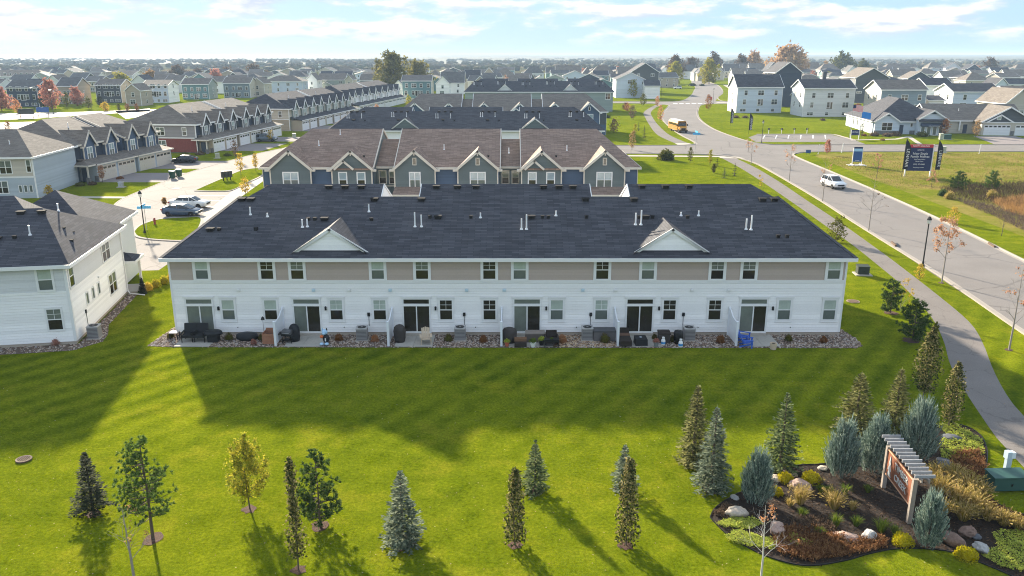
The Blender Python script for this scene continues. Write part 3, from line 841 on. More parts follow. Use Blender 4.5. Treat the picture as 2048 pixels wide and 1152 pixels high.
for u, v, bg in ((421, 461, 1), (438, 461, 0), (512, 460, 0), (617, 440, 0), (630, 440, 0), (649, 440, 1), (743, 441, 0), (860, 436, 0), (876, 436, 1), (942, 436, 0), (1063, 436, 1), (1085, 436, 0), (1097, 436, 0), (1173, 436, 0), (1278, 436, 0), (1291, 436, 1), (1305, 436, 0), (1375, 436, 0), (1556, 475, 0), (1574, 475, 0)):
    p = on_roof(u, v); box_vent(mt, (p.x, p.y - FY, p.z), bool(bg))
for u, v, v1 in ((501, 430, 416), (535, 434, 426), (605, 455, 441), (615, 454, 438), (738, 424, 410), (830, 454, 428), (843, 454, 433), (961, 436, 427), (1043, 459, 439), (1053, 459, 432), (1112, 432, 422), (1271, 450, 429), (1282, 450, 423), (1362, 432, 425), (1397, 432, 422), (1492, 459, 439), (1502, 460, 433)):
    p = on_roof(u, v); pipe(mt, (p.x, p.y - FY, p.z), round((v - v1) * 0.0405, 1))
# ------------------------------------------------------------------ white end house on the left
nb = thing('townhouse_row', 'white townhouse end with a sunlit side wall beside the lane', 'townhouses', (-30.25, 52.35, 0), radians(9.9))
NL, ND = -30.0, 12.4
b = MB(); b.lap((NL, 0), (0, 0), 0.24, 3.7, (0, -1)); b.lap((0, 0), (0, ND), 0.24, 3.7, (1, 0)); b.box(NL, -0.01, 0.01, ND, 0.2, 3.8)
b.build('wall', SW, nb)
b = MB(); b.lap((NL, 0), (0, 0), 3.84, 5.5, (0, -1)); b.lap((0, 0), (0, ND), 3.84, 5.5, (1, 0)); b.box(NL, -0.012, 0.012, ND, 3.8, 5.7)
b.box(-9, -0.7, ND - .5, 19.0, 0.2, 5.7)
b.build('upper_wall', SLGREY, nb)
MB().box(NL, -0.03, 0.03, ND - .03, -0.2, 0.24).build('foundation', FOUND, nb)
b = MB(); b.box(NL, 0.03, -0.04, ND + .03, 3.68, 3.85); b.build('belt_board', SW, nb)
MB().box(-0.14, 0.05, -0.05, 0.14, 0.24, 5.5).build('corner_board', WHITE, nb); MB().box(-.14, .05, ND - .14, ND + .05, .24, 5.5).build('corner_board', WHITE, nb)
window(nb, -1.35, -0.024, 4.0, 'S', 0.86, 1.42, 'dh', BL, MD, trim=0.15)
window(nb, -6.0, -0.024, 4.0, 'S', 0.86, 1.42, 'dh', BL, MD, trim=0.15)
window(nb, -5.35, -0.024, 1.15, 'S', 0.88, 1.45, 'dh', DK, DK, trim=0.12, grid=True)
window(nb, -1.15, -0.024, 1.15, 'S', 0.88, 1.45, 'dh', CU, DK, trim=0.12, grid=True)
window(nb, 0.024, 0.75, 4.0, 'E', 0.8, 1.42, 'dh', MD, DK, trim=0.12)
window(nb, 0.024, 8.4, 3.95, 'E', 1.75, 1.5, 'tw', MD, DK, trim=0.12)
window(nb, 0.024, 9.0, 1.15, 'E', 1.7, 1.5, 'tw', MD, DK, trim=0.12)
for q in (3.1, 4.4, 5.7):
    window(nb, 0.024, q, 2.0, 'E', 0.42, 0.8, 'fix', None, GMID, trim=0.08)
b = MB(True); ym2, zr2, _, _ = hip(b, NL, 0.45, -0.45, ND + 0.5, 5.75, SLOPE, 3, 3.6)
b.poly([(NL, ym2, zr2), (-4.4, ym2, zr2), (-5.6, ym2 + 1.7, zr2 + .7), (NL, ym2 + 1.7, zr2 + .7)])
b.poly([(NL, ym2 + 1.7, zr2 + .7), (-5.6, ym2 + 1.7, zr2 + .7), (-3.6, ND + 2, 5.75), (NL, ND + 2, 5.75)])
b.poly([(-4.4, ym2, zr2), (-3.3, ND + 0.6, 5.9), (-3.6, ND + 2, 5.75), (-5.6, ym2 + 1.7, zr2 + .7)])
hip(b, -9.4, -0.3, 8.2, 19.4, 5.77, 0.52, 4.5, 4.5)
b.build('roof', RDARK, nb)
b = MB(); fascia(b, NL, 0.45, -0.45, ND + 0.5, 5.75, 0.22, 0.05); b.box(NL, .43, -.43, ND + .48, 5.6, 5.64); fascia(b, -9.4, -0.3, 14, 19.4, 5.75, 0.2, 0.05, 'EN'); b.build('fascia', WHITE, nb)
b = MB(); b.tube([(0.1, ND - .1, 5.5), (0.1, ND - .1, 0.3), (0.35, ND - .5, 0.15), (1.6, ND - .9, 0.08)], 0.05, 6); b.build('downspout', WHITE, nb)
b = MB(True); hip(b, -1.4, 0.9, ND + 0.1, ND + 2.6, 2.75, 0.42); b.build('porch_roof', RDARK, nb)
MB().box(.5, .68, ND + 2.2, ND + 2.38, 0, 2.7).build('porch_post', WHITE, nb); b = MB(); fascia(b, -1.4, 0.9, ND + 0.1, ND + 2.6, 2.75, .18, .05); b.build('porch_fascia', WHITE, nb)
MB().box(-1.3, .8, ND + .02, ND + 2.5, -0.1, 0.16).build('porch_slab', CONC, nb)
for x, y, bg in ((-3.0, 5.6, 1), (-4.4, 5.6, 1), (-5.0, 2.6, 1), (-3.9, 2.7, 0), (-6.3, 2.6, 0)):
    box_vent(nb, (x, y, 5.75 + (y + .45) * SLOPE), bool(bg))
pipe(nb, (-3.0, 3.0, 5.75 + 3.45 * SLOPE), 0.7); pipe(nb, (-2.6, 7.6, 8.0), 0.6)
for x, y, z in ((-1.5, 5.0, 7.1), (-1.1, 5.4, 6.7), (-.6, 3.6, 6.45)): box_vent(nb, (x, y, z), False)
MB().tube([(0.02, 5.9, 3.2), (0.14, 5.9, 3.2)], 0.09, 8).build('vent_cover', WHITE, nb)
b = MB(); b.box(0.02, .1, 2.3, 2.45, 1.5, 1.75); b.tube([(.06, 2.4, 1.5), (.06, 2.4, .6), (.5, 2.5, .4)], .02, 5); b.build('disconnect_box', BLACK, nb)
# ------------------------------------------------------------------ rows seen from their garden side, farther back
def far_rear(label, loc, rot, L, rm, rise=0.0, dormw=None, base=SW, hi=None, dormers=()):
    t = thing('townhouse_row', label, 'townhouses', loc, rot)
    b = MB(); b.box(0, L, 0, 14, -0.2, 4.0); b.lap((0, 0), (L, 0), 0.2, 5.5, (0, -1), step=0.22); b.lap((L, 0), (L, 14), 0.2, 5.5, (1, 0), step=0.22)
    b.box(0.002, L - .002, .01, 13.99, 4.0, 5.7)
    b.build('wall', base, t)
    n = 6; u = L / n
    blk = [(0.16 * L * 0.5, L * 0.29, True, False), (L * 0.355, L * 0.635, False, False), (L * 0.70, L * 0.935, False, True)]
    rear_roof(t, -0.4, L + .5, blk, [(d, 2.55, 8.0) for d in dormers], rm, dormer_wall=dormw)
    for k in range(6):
        xx = u * (k + 0.5)
        for j in (-1.6, -1.2, 1.2):
            pipe(t, (xx + j, 4.2 + 0.5 * (k % 2), 5.75 + (4.65 + .5 * (k % 2)) * SLOPE), 0.9)
        box_vent(t, (xx - 0.2, 3.4, 5.75 + 3.85 * SLOPE), True); box_vent(t, (xx + 2.0, 3.2, 5.75 + 3.65 * SLOPE), False)
        for j in (-0.9, 0, 0.9): box_vent(t, (xx + j * 1.3, 6.6, 5.75 + 7.05 * SLOPE), True)
    return t
r3 = far_rear('charcoal roofed townhouse row behind the brown roofed one, white gables over its eave', (-34.2, 151.8, 0), 0, 51.0, RDARK, dormw=SGREY, dormers=(14.2, 38.5))
r5 = far_rear('charcoal roofed townhouse row behind the taupe roofed one, corner window facing the path', (-16.5, 289, 0.3), 0, 52.0, RDARK, dormw=SLGREY, base=SSAGE, dormers=(14, 37))
r5.scale = (1, 1, 1.14)
window(r5, 50.2, -0.03, 3.6, 'S', 1.5, 1.7, 'tw', GMID, DK, trim=0.16); window(r5, 52.03, 2.0, 3.6, 'E', 1.2, 1.6, 'tw', GMID, DK); window(r5, 52.03, 6.0, 3.6, 'E', 1.2, 1.6, 'tw', GMID, DK); window(r5, 52.03, 4.0, .9, 'E', 1.2, 1.6, 'tw', GMID, DK)

# ------------------------------------------------------------------ rows seen from their street side
def front_row(label, loc, rot, L, blocks, bays, doors, wall, recess, rm, trimm, end_lo, end_hi, doorm, gs=0.85, depth=17.4, garage=True, near=True, endwin=True, stone=None):
    t = thing('townhouse_row', label, 'townhouses', loc, rot)
    wb, rb, tb, gb, ss = MB(), MB(True), MB(), MB(), 0.436
    rcs = MB()
    n = len(blocks)
    for i, (a, c_) in enumerate(blocks):
        hl, hr = i == 0, i == n - 1
        ax, cx = a - (0.4 if hl else 0.12), c_ + (0.4 if hr else 0.12)
        ym, zr = depth / 2, 5.75 + ss * (depth / 2 + .45)
        xa, xb = ax + (4.8 if hl else 0), cx - (4.8 if hr else 0)
        rb.poly([(ax, -.45, 5.75), (cx, -.45, 5.75), (xb, ym, zr), (xa, ym, zr)])
        rb.poly([(cx, depth + .45, 5.75), (ax, depth + .45, 5.75), (xa, ym, zr), (xb, ym, zr)])
        if hl: rb.poly([(ax, depth + .45, 5.75), (ax, -.45, 5.75), (xa, ym, zr)])
        if hr: rb.poly([(cx, -.45, 5.75), (cx, depth + .45, 5.75), (xb, ym, zr)])
        rb.poly([(ax, -.45, 5.72), (ax, depth + .45, 5.72), (cx, depth + .45, 5.72), (cx, -.45, 5.72)])
        rcs.lap((a, 0), (c_, 0), 2.6, 5.55, (0, -1), step=0.2)
        wb.box(a, c_, 0.01, depth, 0, 5.7)
        for xx, h_, sg in ((a, hl, -1), (c_, hr, 1)):
            if not h_:
                P = [(xx + sg * .05, -.2, 5.7), (xx + sg * .05, ym, zr - .1), (xx + sg * .05, depth + .2, 5.7)]
                wb.poly(P if sg > 0 else P[::-1]); wb.lap((xx, 0) if sg > 0 else (xx, depth), (xx, depth) if sg > 0 else (xx, 0), 2.6, 5.7, (sg, 0), step=.22)
                tb.beam((cx if sg > 0 else ax, -.45, 5.8), (cx if sg > 0 else ax, ym, zr + .04), 0.1, 0.28); tb.beam((cx if sg > 0 else ax, depth + .45, 5.8), (cx if sg > 0 else ax, ym, zr + .04), 0.1, 0.28)
        fascia(tb, ax, cx, -.45, depth + .45, 5.75, 0.24, 0.06, 'SN' + ('W' if hl else '') + ('E' if hr else ''))
        if i < n - 1:                                              # set-back link with the two front doors
            e = blocks[i + 1][0]; yb = 2.6
            zr3 = 5.72 + ss * (depth / 2 - yb)
            rb.poly([(c_, yb - .45, 5.5), (e, yb - .45, 5.5), (e, ym, zr3), (c_, ym, zr3)]); rb.poly([(e, depth, 5.5), (c_, depth, 5.5), (c_, ym, zr3), (e, ym, zr3)])
            wb.box(c_, e, yb, depth - 1, 0, 5.45); tb.box(c_ + .02, e - .02, yb - .52, yb - .45, 5.28, 5.54); tb.box(c_ + .02, e - .02, yb - .08, yb, 2.9, 3.05)
            if near:
                window(t, c_ + 0.75, yb, 3.3, 'S', 0.8, 1.6, 'dh', GMID, DK, tm=trimm); window(t, e - 0.75, yb, 3.3, 'S', 0.8, 1.6, 'dh', GMID, DK, tm=trimm)
    # end walls
    rb.build('roof', rm, t)
    wb.build('wall', wall, t); rcs.build('recessed_wall', recess, t)
    for A_, B_, n_ in (((0, depth), (0, 0), (-1, 0)), ((L, 0), (L, depth), (1, 0))):
        MB().lap(A_, B_, 3.05, 5.55, n_, step=.2, out=.03).build('end_wall', end_hi, t); MB().lap(A_, B_, 0.1, 2.9, n_, step=.2, out=.03).build('end_wall_base', end_lo, t)
    for xx in (-0.035, L + 0.035): tb.box(xx - .03, xx + .03, -0.05, depth, 2.88, 3.07); tb.box(xx - .03, xx + .03, -0.1, 0.1, 0, 5.5)
    if endwin:
        for q in (2.4, 7.6): window(t, -0.035, q, 3.55, 'W', 1.7 if q > 5 else .8, 1.5, 'tw' if q > 5 else 'dh', GMID, DK, tm=trimm); 
        window(t, -0.035, 7.6, 0.8, 'W', 1.8, 1.6, 'tw', GMID, DK, tm=trimm)
        window(t, L + 0.035, 3, 3.5, 'E', 1.0, 1.6, 'dh', GMID, DK, tm=trimm)
    # gabled bays
    for (xc, hw, style) in bays:
        bb, gr, gt = MB(), MB(True), MB()
        y = -0.6; z0 = 5.72; pk = z0 + gs * hw
        bb.lap((xc - hw, y), (xc + hw, y), 2.7, z0, (0, -1), step=.2)
        bb.lap((xc - hw, y), (xc + hw, y), z0, pk, (0, -1), step=.2, xr=lambda z: ((z - z0) / (pk - z0) / 2, 1 - (z - z0) / (pk - z0) / 2))
        bb.box(xc - hw, xc + hw, y + .01, 0.05, 2.7, z0 - .02)
        yb = (pk - 5.75) / ss - .45
        for sg in (-1, 1):
            e = xc + sg * (hw + .32); ze = z0 - .32 * gs
            ye = max(-.3, (ze - 5.75) / ss - .45)
            P = [(xc, y - .35, pk + .1), (xc, yb + .2, pk + .1), (e, ye, ze + .1), (e, y - .35, ze + .1)]
            gr.poly(P if sg > 0 else P[::-1])
            gt.beam((e, y - .38, ze + .13), (xc, y - .38, pk + .13), .07, .3)
            gt.box(e - .28, e + .28, y - .3, y + .1, ze - .15, ze + .1)
            gt.box(xc + sg * hw - .08, xc + sg * hw + .08, y - .05, y + .1, 2.75, z0 - .2)
        gt.box(xc - .07, xc + .07, y - .34, y - .2, pk - .6, pk - .15)
        if style == 'twin': window(t, xc, y - .025, 3.35, 'S', 1.75, 1.75, 'tw', GSKY, GMID, tm=WHITE, trim=.14)
        elif style == 'two':
            for q in (-1.15, 1.15): window(t, xc + q, y - .025, 3.35, 'S', .85, 1.75, 'dh', GSKY, DK, tm=WHITE, trim=.14)
            s2 = gs; h2 = hw * .52; x2 = xc - hw * .36                 # small lower gable in front of the large one
            for sg in (-1, 1): gt.beam((x2 + sg * h2, y - .5, z0 - .05), (x2, y - .5, z0 - .05 + h2 * s2), .07, .26)
            gr.box(xc - hw + .1, xc + hw - .1, y - .3, y - .01, z0 - .25, z0 - .02)
        else: window(t, xc, y - .025, 3.35, 'S', 1.2, 1.75, 'tw', GSKY, GMID, tm=WHITE, trim=.14)
        if style == 'attic' or (style == 'twin' and near and abs(xc) < 9e9 and hash(round(xc)) % 2): window(t, xc, y - .03, 6.15, 'S', .34, .75, 'fix', None, DK, tm=trimm, trim=.09)
        o = bb.build('bay', wall, t); gr.build('gable_roof', rm, o); gt.build('gable_trim', trimm, o)
    if garage:
        for (a, c_) in doors:
            shed = MB(True); fr = MB(); gtrim = MB()
            shed.prism([(-3.35, 2.78), (-.02, 3.5), (-.02, 3.38), (-3.35, 2.62)][::-1], a - .35, c_ + .35, 'x')
            fr.box(a, c_, -2.95, 0.0, 0, 2.72); gtrim.box(a - .36, c_ + .36, -3.4, -3.35, 2.58, 2.8)
            m_ = (c_ - a); k = max(1, round(m_ / 5.6)); w_ = m_ / k
            for j in range(k):
                garage_door(t, a + w_ * (j + .5), -2.955, 0.04, 'S', min(4.9, w_ - .7), 2.2, doorm)
                for sg in (-1, 1):
                    xx = a + w_ * (j + .5) + sg * min(4.9, w_ - .7) / 2
                    gtrim.box(xx - .07, xx + .07, -3.01, -2.95, 0, 2.34)
                xx = a + w_ * (j + .5); hw_ = min(4.9, w_ - .7) / 2
                gtrim.box(xx - hw_ - .07, xx + hw_ + .07, -3.012, -2.95, 2.24, 2.4)
            o = fr.build('garage', stone or recess, t); shed.build('garage_roof', rm, o); gtrim.build('garage_trim', trimm, o)
    tb.build('trim', trimm, t)
    return t
r2 = front_row('slate grey townhouse row with brown roof and cream gables behind the white row', (-31.4, 101.0, 0), 0, 47.2, [(0, 13.9), (16.7, 29.8), (32.6, 47.2)],
               [(3.6, 2.55, 'twin'), (11.3, 2.5, 'two'), (19.2, 2.55, 'attic'), (27.1, 2.5, 'twin'), (35.1, 2.5, 'two'), (43.0, 2.55, 'twin')],
               [(0.6, 13.6), (17.0, 29.5), (33.0, 46.8)], SGREY, SBLUE, RBROWN, CREAM, SGREY, SGREY, WHITE)
for x, y in ((8.5, 7.2), (22.6, 3.6), (31, 2.8), (38.5, 3.4), (6.2, 4.5)): pipe(r2, (x, y, 5.75 + .436 * (y + .45)), .7)
for x in (12.6, 28.4, 37, 42.3): box_vent(r2, (x, 1.2, 6.9), False)
r4 = front_row('blue townhouse row with taupe roof between two charcoal roofed rows', (-28.0, 203.5, 0), 0, 51.5, [(0, 15.2), (18.2, 32.8), (35.8, 51.5)],
               [(3.9, 2.6, 'twin'), (12.3, 2.5, 'two'), (21.0, 2.6, 'twin'), (29.9, 2.5, 'two'), (38.6, 2.5, 'two'), (47.2, 2.6, 'twin')], [], SBLUE, SDGREY, RTAN, WHITE, SLGREY, SLGREY, WHITE, garage=False)
LTR = radians(83.7)
PAIR = lambda k0, n, u: [(k0 + u * i, k0 + u * (i + 2) - 1.1) for i in range(0, n, 2)]
def side_row(label, loc, rot, n, u, wall, recess, rm, trimm, lo, hi, doorm, stone=None):
    L = n * u + 1.0
    half = L / 2
    bl = [(0, L)] if n <= 2 else [(0, half - .9), (half + .9, L)]
    bays = [(u * (i + .52) + (.4 if i >= n / 2 else 0), 1.5, 'one') for i in range(n)]
    doors = [(u * i + .7, u * (i + 2) - .2) for i in range(0, n, 2)]
    return front_row(label, loc, rot, L, bl, bays, doors, wall, recess, rm, trimm, lo, hi, doorm, gs=1.35, depth=15.5, stone=stone)
SBG = siding('pale_blue_grey', 0.42, 0.47, 0.51)
TG = mat('tan_door', lin(0.60, 0.54, 0.45), 0.5, 0.05, 2)
WD = mat('white_door', lin(0.78, 0.78, 0.78), 0.5, 0.05, 2)
lt1 = side_row('blue grey townhouse row with tan garage doors across the lane', (-68.6, 126.2, 0), LTR, 4, 5.9, SBLUE, SNAVY, RTAN, CREAM, SBG, SLGREY, TG, SBG)
lt2 = side_row('grey townhouse row with a red brick end wall across the lane', (-64.5, 165.5, 0), LTR, 6, 6.3, SDGREY, SNAVY, RTAN, WHITE, SBRICK, siding('mauve_grey', .26, .245, .25), WD, STAN)
lt3 = side_row('olive and beige townhouse row with white garage doors farther along the lane', (-58.6, 214.5, 0), LTR, 8, 6.6, SSAGE, SBEIGE, RDARK, WHITE, STAN, SBEIGE, WD, STAN)
lt4 = side_row('white gabled townhouse row at the far end of the lane', (-55.0, 277, 0), LTR, 8, 8.6, SW, SW, RDARK, WHITE, SW, SW, WD, SW)
for t_, px in ((lt1, 6), (lt2, 8), (lt2, 24), (lt3, 12), (lt3, 34)): pipe(t_, (px, 4.5, 5.75 + .436 * 4.95), .8)
# entry porch on the near corner of the two nearest rows
for t_, m_, rm_ in ((lt1, SNAVY, RTAN), (lt2, STONE, RTAN)):
    b = MB(True); hip(b, -1.6, 1.3, -3.1, 0.3, 2.8, .42); b.build('porch_roof', rm_, t_)
    b = MB(); b.box(-1.35, -1.15, -2.8, -2.6, 0.9, 2.7); b.box(.8, 1, -2.8, -2.6, .9, 2.7); fascia(b, -1.6, 1.3, -3.1, .3, 2.8, .2, .05); b.build('porch_post', CREAM, t_)
    b = MB(); b.box(-1.5, -1.0, -2.95, -2.45, 0, .92); b.box(.65, 1.15, -2.95, -2.45, 0, .92); b.build('porch_pier', STONE, t_)
    MB().box(-.1, .0, -1.9, -.9, .1, 2.2).build('front_door', SNAVY, t_)
lt0 = thing('townhouse_row', 'beige and grey townhouse end rising behind the white end house', 'townhouses', (-66.6, 111.5, 0), radians(6))
b = MB(); b.lap((-30, 0), (0, 0), .1, 2.9, (0, -1)); b.box(-30, 0, .01, 14, 0, 2.95); b.lap((0, 0), (0, 14), .1, 5.5, (1, 0)); b.build('wall', SBG, lt0)
b = MB(); b.lap((-30, 0), (-0.01, 0), 3.1, 5.5, (0, -1)); b.box(-30, -.012, .012, 13.99, 2.95, 5.7); b.build('upper_wall', SBEIGE, lt0)
b = MB(True); hip(b, -30, .4, -.45, 14.4, 5.75, .436, 4, 5); b.build('roof', RTAN, lt0)
b = MB(); fascia(b, -30, .4, -.45, 14.4, 5.75, .24, .06); b.box(-30, .04, -.05, .02, 2.88, 3.08); b.box(-.1, .05, -.05, .1, 0, 5.5); b.build('trim', WHITE, lt0)
window(lt0, -3.6, -.03, 3.5, 'S', 1.5, 1.7, 'tw', GMID, DK); window(lt0, -.55, -.03, 3.7, 'S', .5, 1.6, 'dh', GMID, DK); window(lt0, -4.5, -.03, .8, 'S', 1.5, 1.6, 'tw', GMID, DK)
for q in (-2.1, -1.4, -.7): window(lt0, q, -.03, .9, 'S', .35, .9, 'fix', None, GMID, trim=.07)
pipe(lt0, (-4, 3, 7.2), .6)

# ================================================================== detached houses
def zat(v, y):
    b_ = (576 - v) / F_PX
    return CAM_H + (-ST + b_ * CT) / (CT + b_ * ST) * y
OCC = []
def house(label, x0, y, w, d, eave, zr, rt, wall, roof, rot=0.0, cols=3, levels=None, side=None, sidewin=2, door=False, trimm=None, z=0.0, cat='house', name='house', wing=None, lites=True):
    """A detached house: front at local y = 0, facing the camera side; rt: gx (slope to the front), gy (gable to the front), hip."""
    trimm = trimm or WHITE
    t = thing(name, label, cat, (x0, y, z), rot)
    OCC.append((x0 + w / 2, y + d / 2, max(w, d) * .62))
    wb, rb, tb = MB(), MB(True), MB()
    o = 0.4
    near = y < 420
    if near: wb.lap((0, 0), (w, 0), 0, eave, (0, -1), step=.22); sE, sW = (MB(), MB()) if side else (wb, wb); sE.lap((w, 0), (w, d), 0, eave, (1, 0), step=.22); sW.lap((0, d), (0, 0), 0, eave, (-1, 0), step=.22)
    else: sE = sW = wb; side = None
    wb.box(0.001, w - .001, .001, d, -.3, eave)
    if rt == 'gx':
        s = (zr - eave) / (d / 2 + o)
        gable(rb, -o, w + o, -o, d + o, eave + .1, s, 'x'); pk = eave + s * d / 2
        for xx, sg in ((0, -1), (w, 1)):
            P = [(xx, 0, eave), (xx, d / 2, pk), (xx, d, eave)]
            (sE if sg > 0 else sW).poly(P[::-1] if sg > 0 else P)
            e = -o if sg < 0 else w + o
            tb.beam((e, -o, eave + .12), (e, d / 2, zr + .12), .1, .26); tb.beam((e, d + o, eave + .12), (e, d / 2, zr + .12), .1, .26)
        fascia(tb, -o, w + o, -o, d + o, eave + .1, .26, .07, 'SN')
    elif rt == 'gy':
        s = (zr - eave) / (w / 2 + o)
        gable(rb, -o, w + o, -o, d + o, eave + .1, s, 'y'); pk = eave + s * w / 2
        wb.poly([(0, 0, eave), (w, 0, eave), (w / 2, 0, pk)])
        tb.beam((-o, -o, eave + .12), (w / 2, -o, zr + .12), .1, .28); tb.beam((w + o, -o, eave + .12), (w / 2, -o, zr + .12), .1, .28)
        fascia(tb, -o, w + o, -o, d + o, eave + .1, .26, .07, 'EW')
    else:
        s = (zr - eave) / (min(w, d) / 2 + o)
        if w >= d: hip(rb, -o, w + o, -o, d + o, eave + .1, s)
        else:
            m = MB(True); hip(m, -o, d + o, -o, w + o, eave + .1, s)
            for f in m.f: rb.poly([(w - m.v[i][1], m.v[i][0], m.v[i][2]) for i in f])
        fascia(tb, -o, w + o, -o, d + o, eave + .1, .26, .07)
    for xx in (0, w):
        tb.box(xx - .08, xx + .08, -.05, .08, 0, eave)
    rb.build('roof', roof, t); wb.build('wall', wall, t); tb.build('trim', trimm, t)
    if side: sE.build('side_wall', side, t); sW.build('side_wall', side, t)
    if wing:                                                        # a lower cross gable or garage: (xa, xb, projection, eave, rise, door?)
        xa, xb, pr, we, rise, gd = wing
        b1, b2, b3 = MB(), MB(True), MB()
        b1.box(xa, xb, -pr, 0, -.3, we); b1.poly([(xa, -pr, we), (xb, -pr, we), ((xa + xb) / 2, -pr, we + rise)])
        gable(b2, xa - .35, xb + .35, -pr - .35, d * .4, we + .1, rise / ((xb - xa) / 2), 'y')
        rakes(b3, xa - .35, xb + .35, -pr - .36, we + .12 - .0, rise / ((xb - xa) / 2), h=.28, d=.08)
        b1.build('wing_wall', wall, t); b2.build('wing_roof', roof, t); b3.build('wing_trim', trimm, t)
        if gd: garage_door(t, (xa + xb) / 2, -pr - .003, 0, 'S', min(5, (xb - xa) * .75), 2.2, WD)
        else: window(t, (xa + xb) / 2, -pr - .003, .9, 'S', 1.6, 1.5, 'tw', GMID, DK, tm=trimm)
    if levels is None:
        levels = {0: [(.9, 1.4)], 1: [(.9, 1.4), (3.7, 1.35)], 2: [(.5, .8), (2.7, 1.4), (eave - 2.0, 1.4)]}[0 if eave < 4 else 1 if eave < 7 else 2]
    if lites:
        for li, (zz, hh) in enumerate(levels):
            for k in range(cols):
                u = w * (k + .5) / cols + ((li * 7 + k * 3) % 3 - 1) * .35
                tw = (k + li) % 3 == 0
                if wing and xa - .8 < u < xb + .8 and zz < wing[3] + 1: continue
                window(t, u, -.03, zz, 'S', (1.9 if tw else 1.0) if near else (1.6 if tw else .85), hh * (1.1 if near else 1), 'tw' if tw else 'dh', GMID, DK, tm=trimm)
        f = 'E' if x0 < 0 else 'W'
        for zz, hh in levels[-2:]:
            for k in range(sidewin):
                window(t, w + .03 if f == 'E' else -.03, d * (k + .6) / (sidewin + .2), zz, f, .8, hh, 'dh', GMID, DK, tm=trimm)
    if door:
        window(t, w * .52, -.03, 2.5 if eave > 7 else .15, 'S', 1.8, 2.1, 'sl', DK, DK, tm=trimm)
    return t
def house_px(label, u0, u1, vr, ve, rt, wall, roof, eave=5.8, d=11.0, y=None, **k):
    uc = (u0 + u1) / 2
    if y is None: y = at(uc, ve, eave).y
    else: eave = zat(ve, y)
    sc_ = (y * CT + (CAM_H - eave) * ST) / F_PX
    x0, x1 = (u0 - 1024) * sc_, (u1 - 1024) * sc_
    w = x1 - x0
    yr = y + (d / 2 if rt != 'gy' else 0)
    if rt == 'hip' and w < d: yr = y + w / 2
    zr = max(eave + 1.3, min(zat(vr, yr), eave + (w * .62 if rt == 'gy' else d * .52)))
    return house(label, x0, y, w, d, eave, zr, rt, wall, roof, **k)
W3L = [(.5, .8), (2.9, 1.5), (6.0, 1.4)]
# --- right hand cluster
h1 = house_px('pale blue three level house rear beside the curving road', 1476, 1566, 149, 175, 'gx', SICE, RDARK, y=284, d=12, cols=3, levels=W3L, side=SLGREY, door=True, sidewin=1)
h2 = house_px('beige three level house rear above the grass bank', 1610, 1711, 159, 177, 'gx', SLGREY, RDARK, y=266, d=12, cols=3, levels=W3L, door=True)
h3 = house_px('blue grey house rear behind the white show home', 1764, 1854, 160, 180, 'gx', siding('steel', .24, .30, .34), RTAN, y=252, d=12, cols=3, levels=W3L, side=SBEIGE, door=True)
h4 = house_px('white house with pale blue shaded wall behind the garages', 1908, 2002, 167, 184, 'gx', SICE, RDARK, y=262, d=12, cols=2, levels=[(2.9, 1.5), (5.6, 1.4)], side=SW)  # white house: shade put into the pale blue front siding
MB().box(8.4, 9.6, 8, 9, 8, 14.0).build('chimney', SDGREY, h2)
h5 = house_px('navy gabled house behind the pale blue one', 1552, 1604, 124, 146, 'gy', SNAVY, RDARK, y=318, d=14, cols=0)
h5b = house_px('small beige annex beside the beige three level house', 1597, 1612, 181, 192, 'gx', SBEIGE, RTAN, y=278, d=7, cols=0)
h6 = house_px('white annex with dark roof in front of the white house', 1858, 1888, 192, 201, 'gx', SW, RDARK, y=256, d=9, cols=0)
h6b = house_px('white gabled wing with dark roof behind the blue grey house', 1853, 1905, 156, 171, 'gx', SW, RDARK, y=300, d=11, cols=1)
h7 = house_px('charcoal house with broad gable and tan roof beyond the bank', 1712, 1778, 136, 156, 'gy', SDGREY, RTAN, y=345, d=16, cols=3, levels=[(3.9, .7)])
h8 = house_px('beige house with three tiny windows at the edge of the picture', 2012, 2070, 178, 208, 'gy', SBEIGE, RTAN, y=222, d=14, cols=4, levels=[(4.2, .6)])
h9 = house_px('cream house with brown roof behind the pale house at the edge', 2018, 2075, 172, 187, 'gx', SBEIGE, RTAN, y=262, d=11, cols=2)
# --- white show home
sh = thing('show_home', 'white single storey show home with charcoal hip roof and dark awning', 'house', (91.8, 207.0, 0), radians(-8))
OCC.append((100, 218, 14))
b = MB(); b.lap((0, 0), (6.2, 0), .9, 3.1, (0, -1)); b.lap((0, 26), (0, 0), .3, 3.1, (-1, 0)); b.box(.01, 16.2, .01, 26, .0, 3.1); b.lap((9.0, 0), (11, 0), .9, 3.1, (0, -1))
b.lap((.2, -1.2), (6, -1.2), .9, 3.0, (0, -1)); b.box(.2, 6.0, -1.19, 0, 0, 3.05); b.lap((.2, -1.2), (6, -1.2), 3.05, 5.3, (0, -1), xr=lambda z: ((z - 3.05) / 4.5, 1 - (z - 3.05) / 4.5))
b.box(10.2, 16.6, -2.4, 0, 0, 3.9); b.lap((10.2, -2.41), (16.6, -2.41), 3.95, 6.1, (0, -1), xr=lambda z: ((z - 3.95) / 4.3, 1 - (z - 3.95) / 4.3)); b.build('wall', SICE, sh)
m = MB(True); hip(m, -.5, 26.5, -.5, 16.8, 3.2, .62); b = MB(True); [b.poly([(16.3 - m.v[i][1], m.v[i][0], m.v[i][2]) for i in f]) for f in m.f]; gable(b, -.2, 6.4, -1.6, 9, 3.1, .68, 'y'); gable(b, 9.8, 17.0, -2.9, 9, 3.95, .62, 'y'); b.build('roof', RDARK, sh)
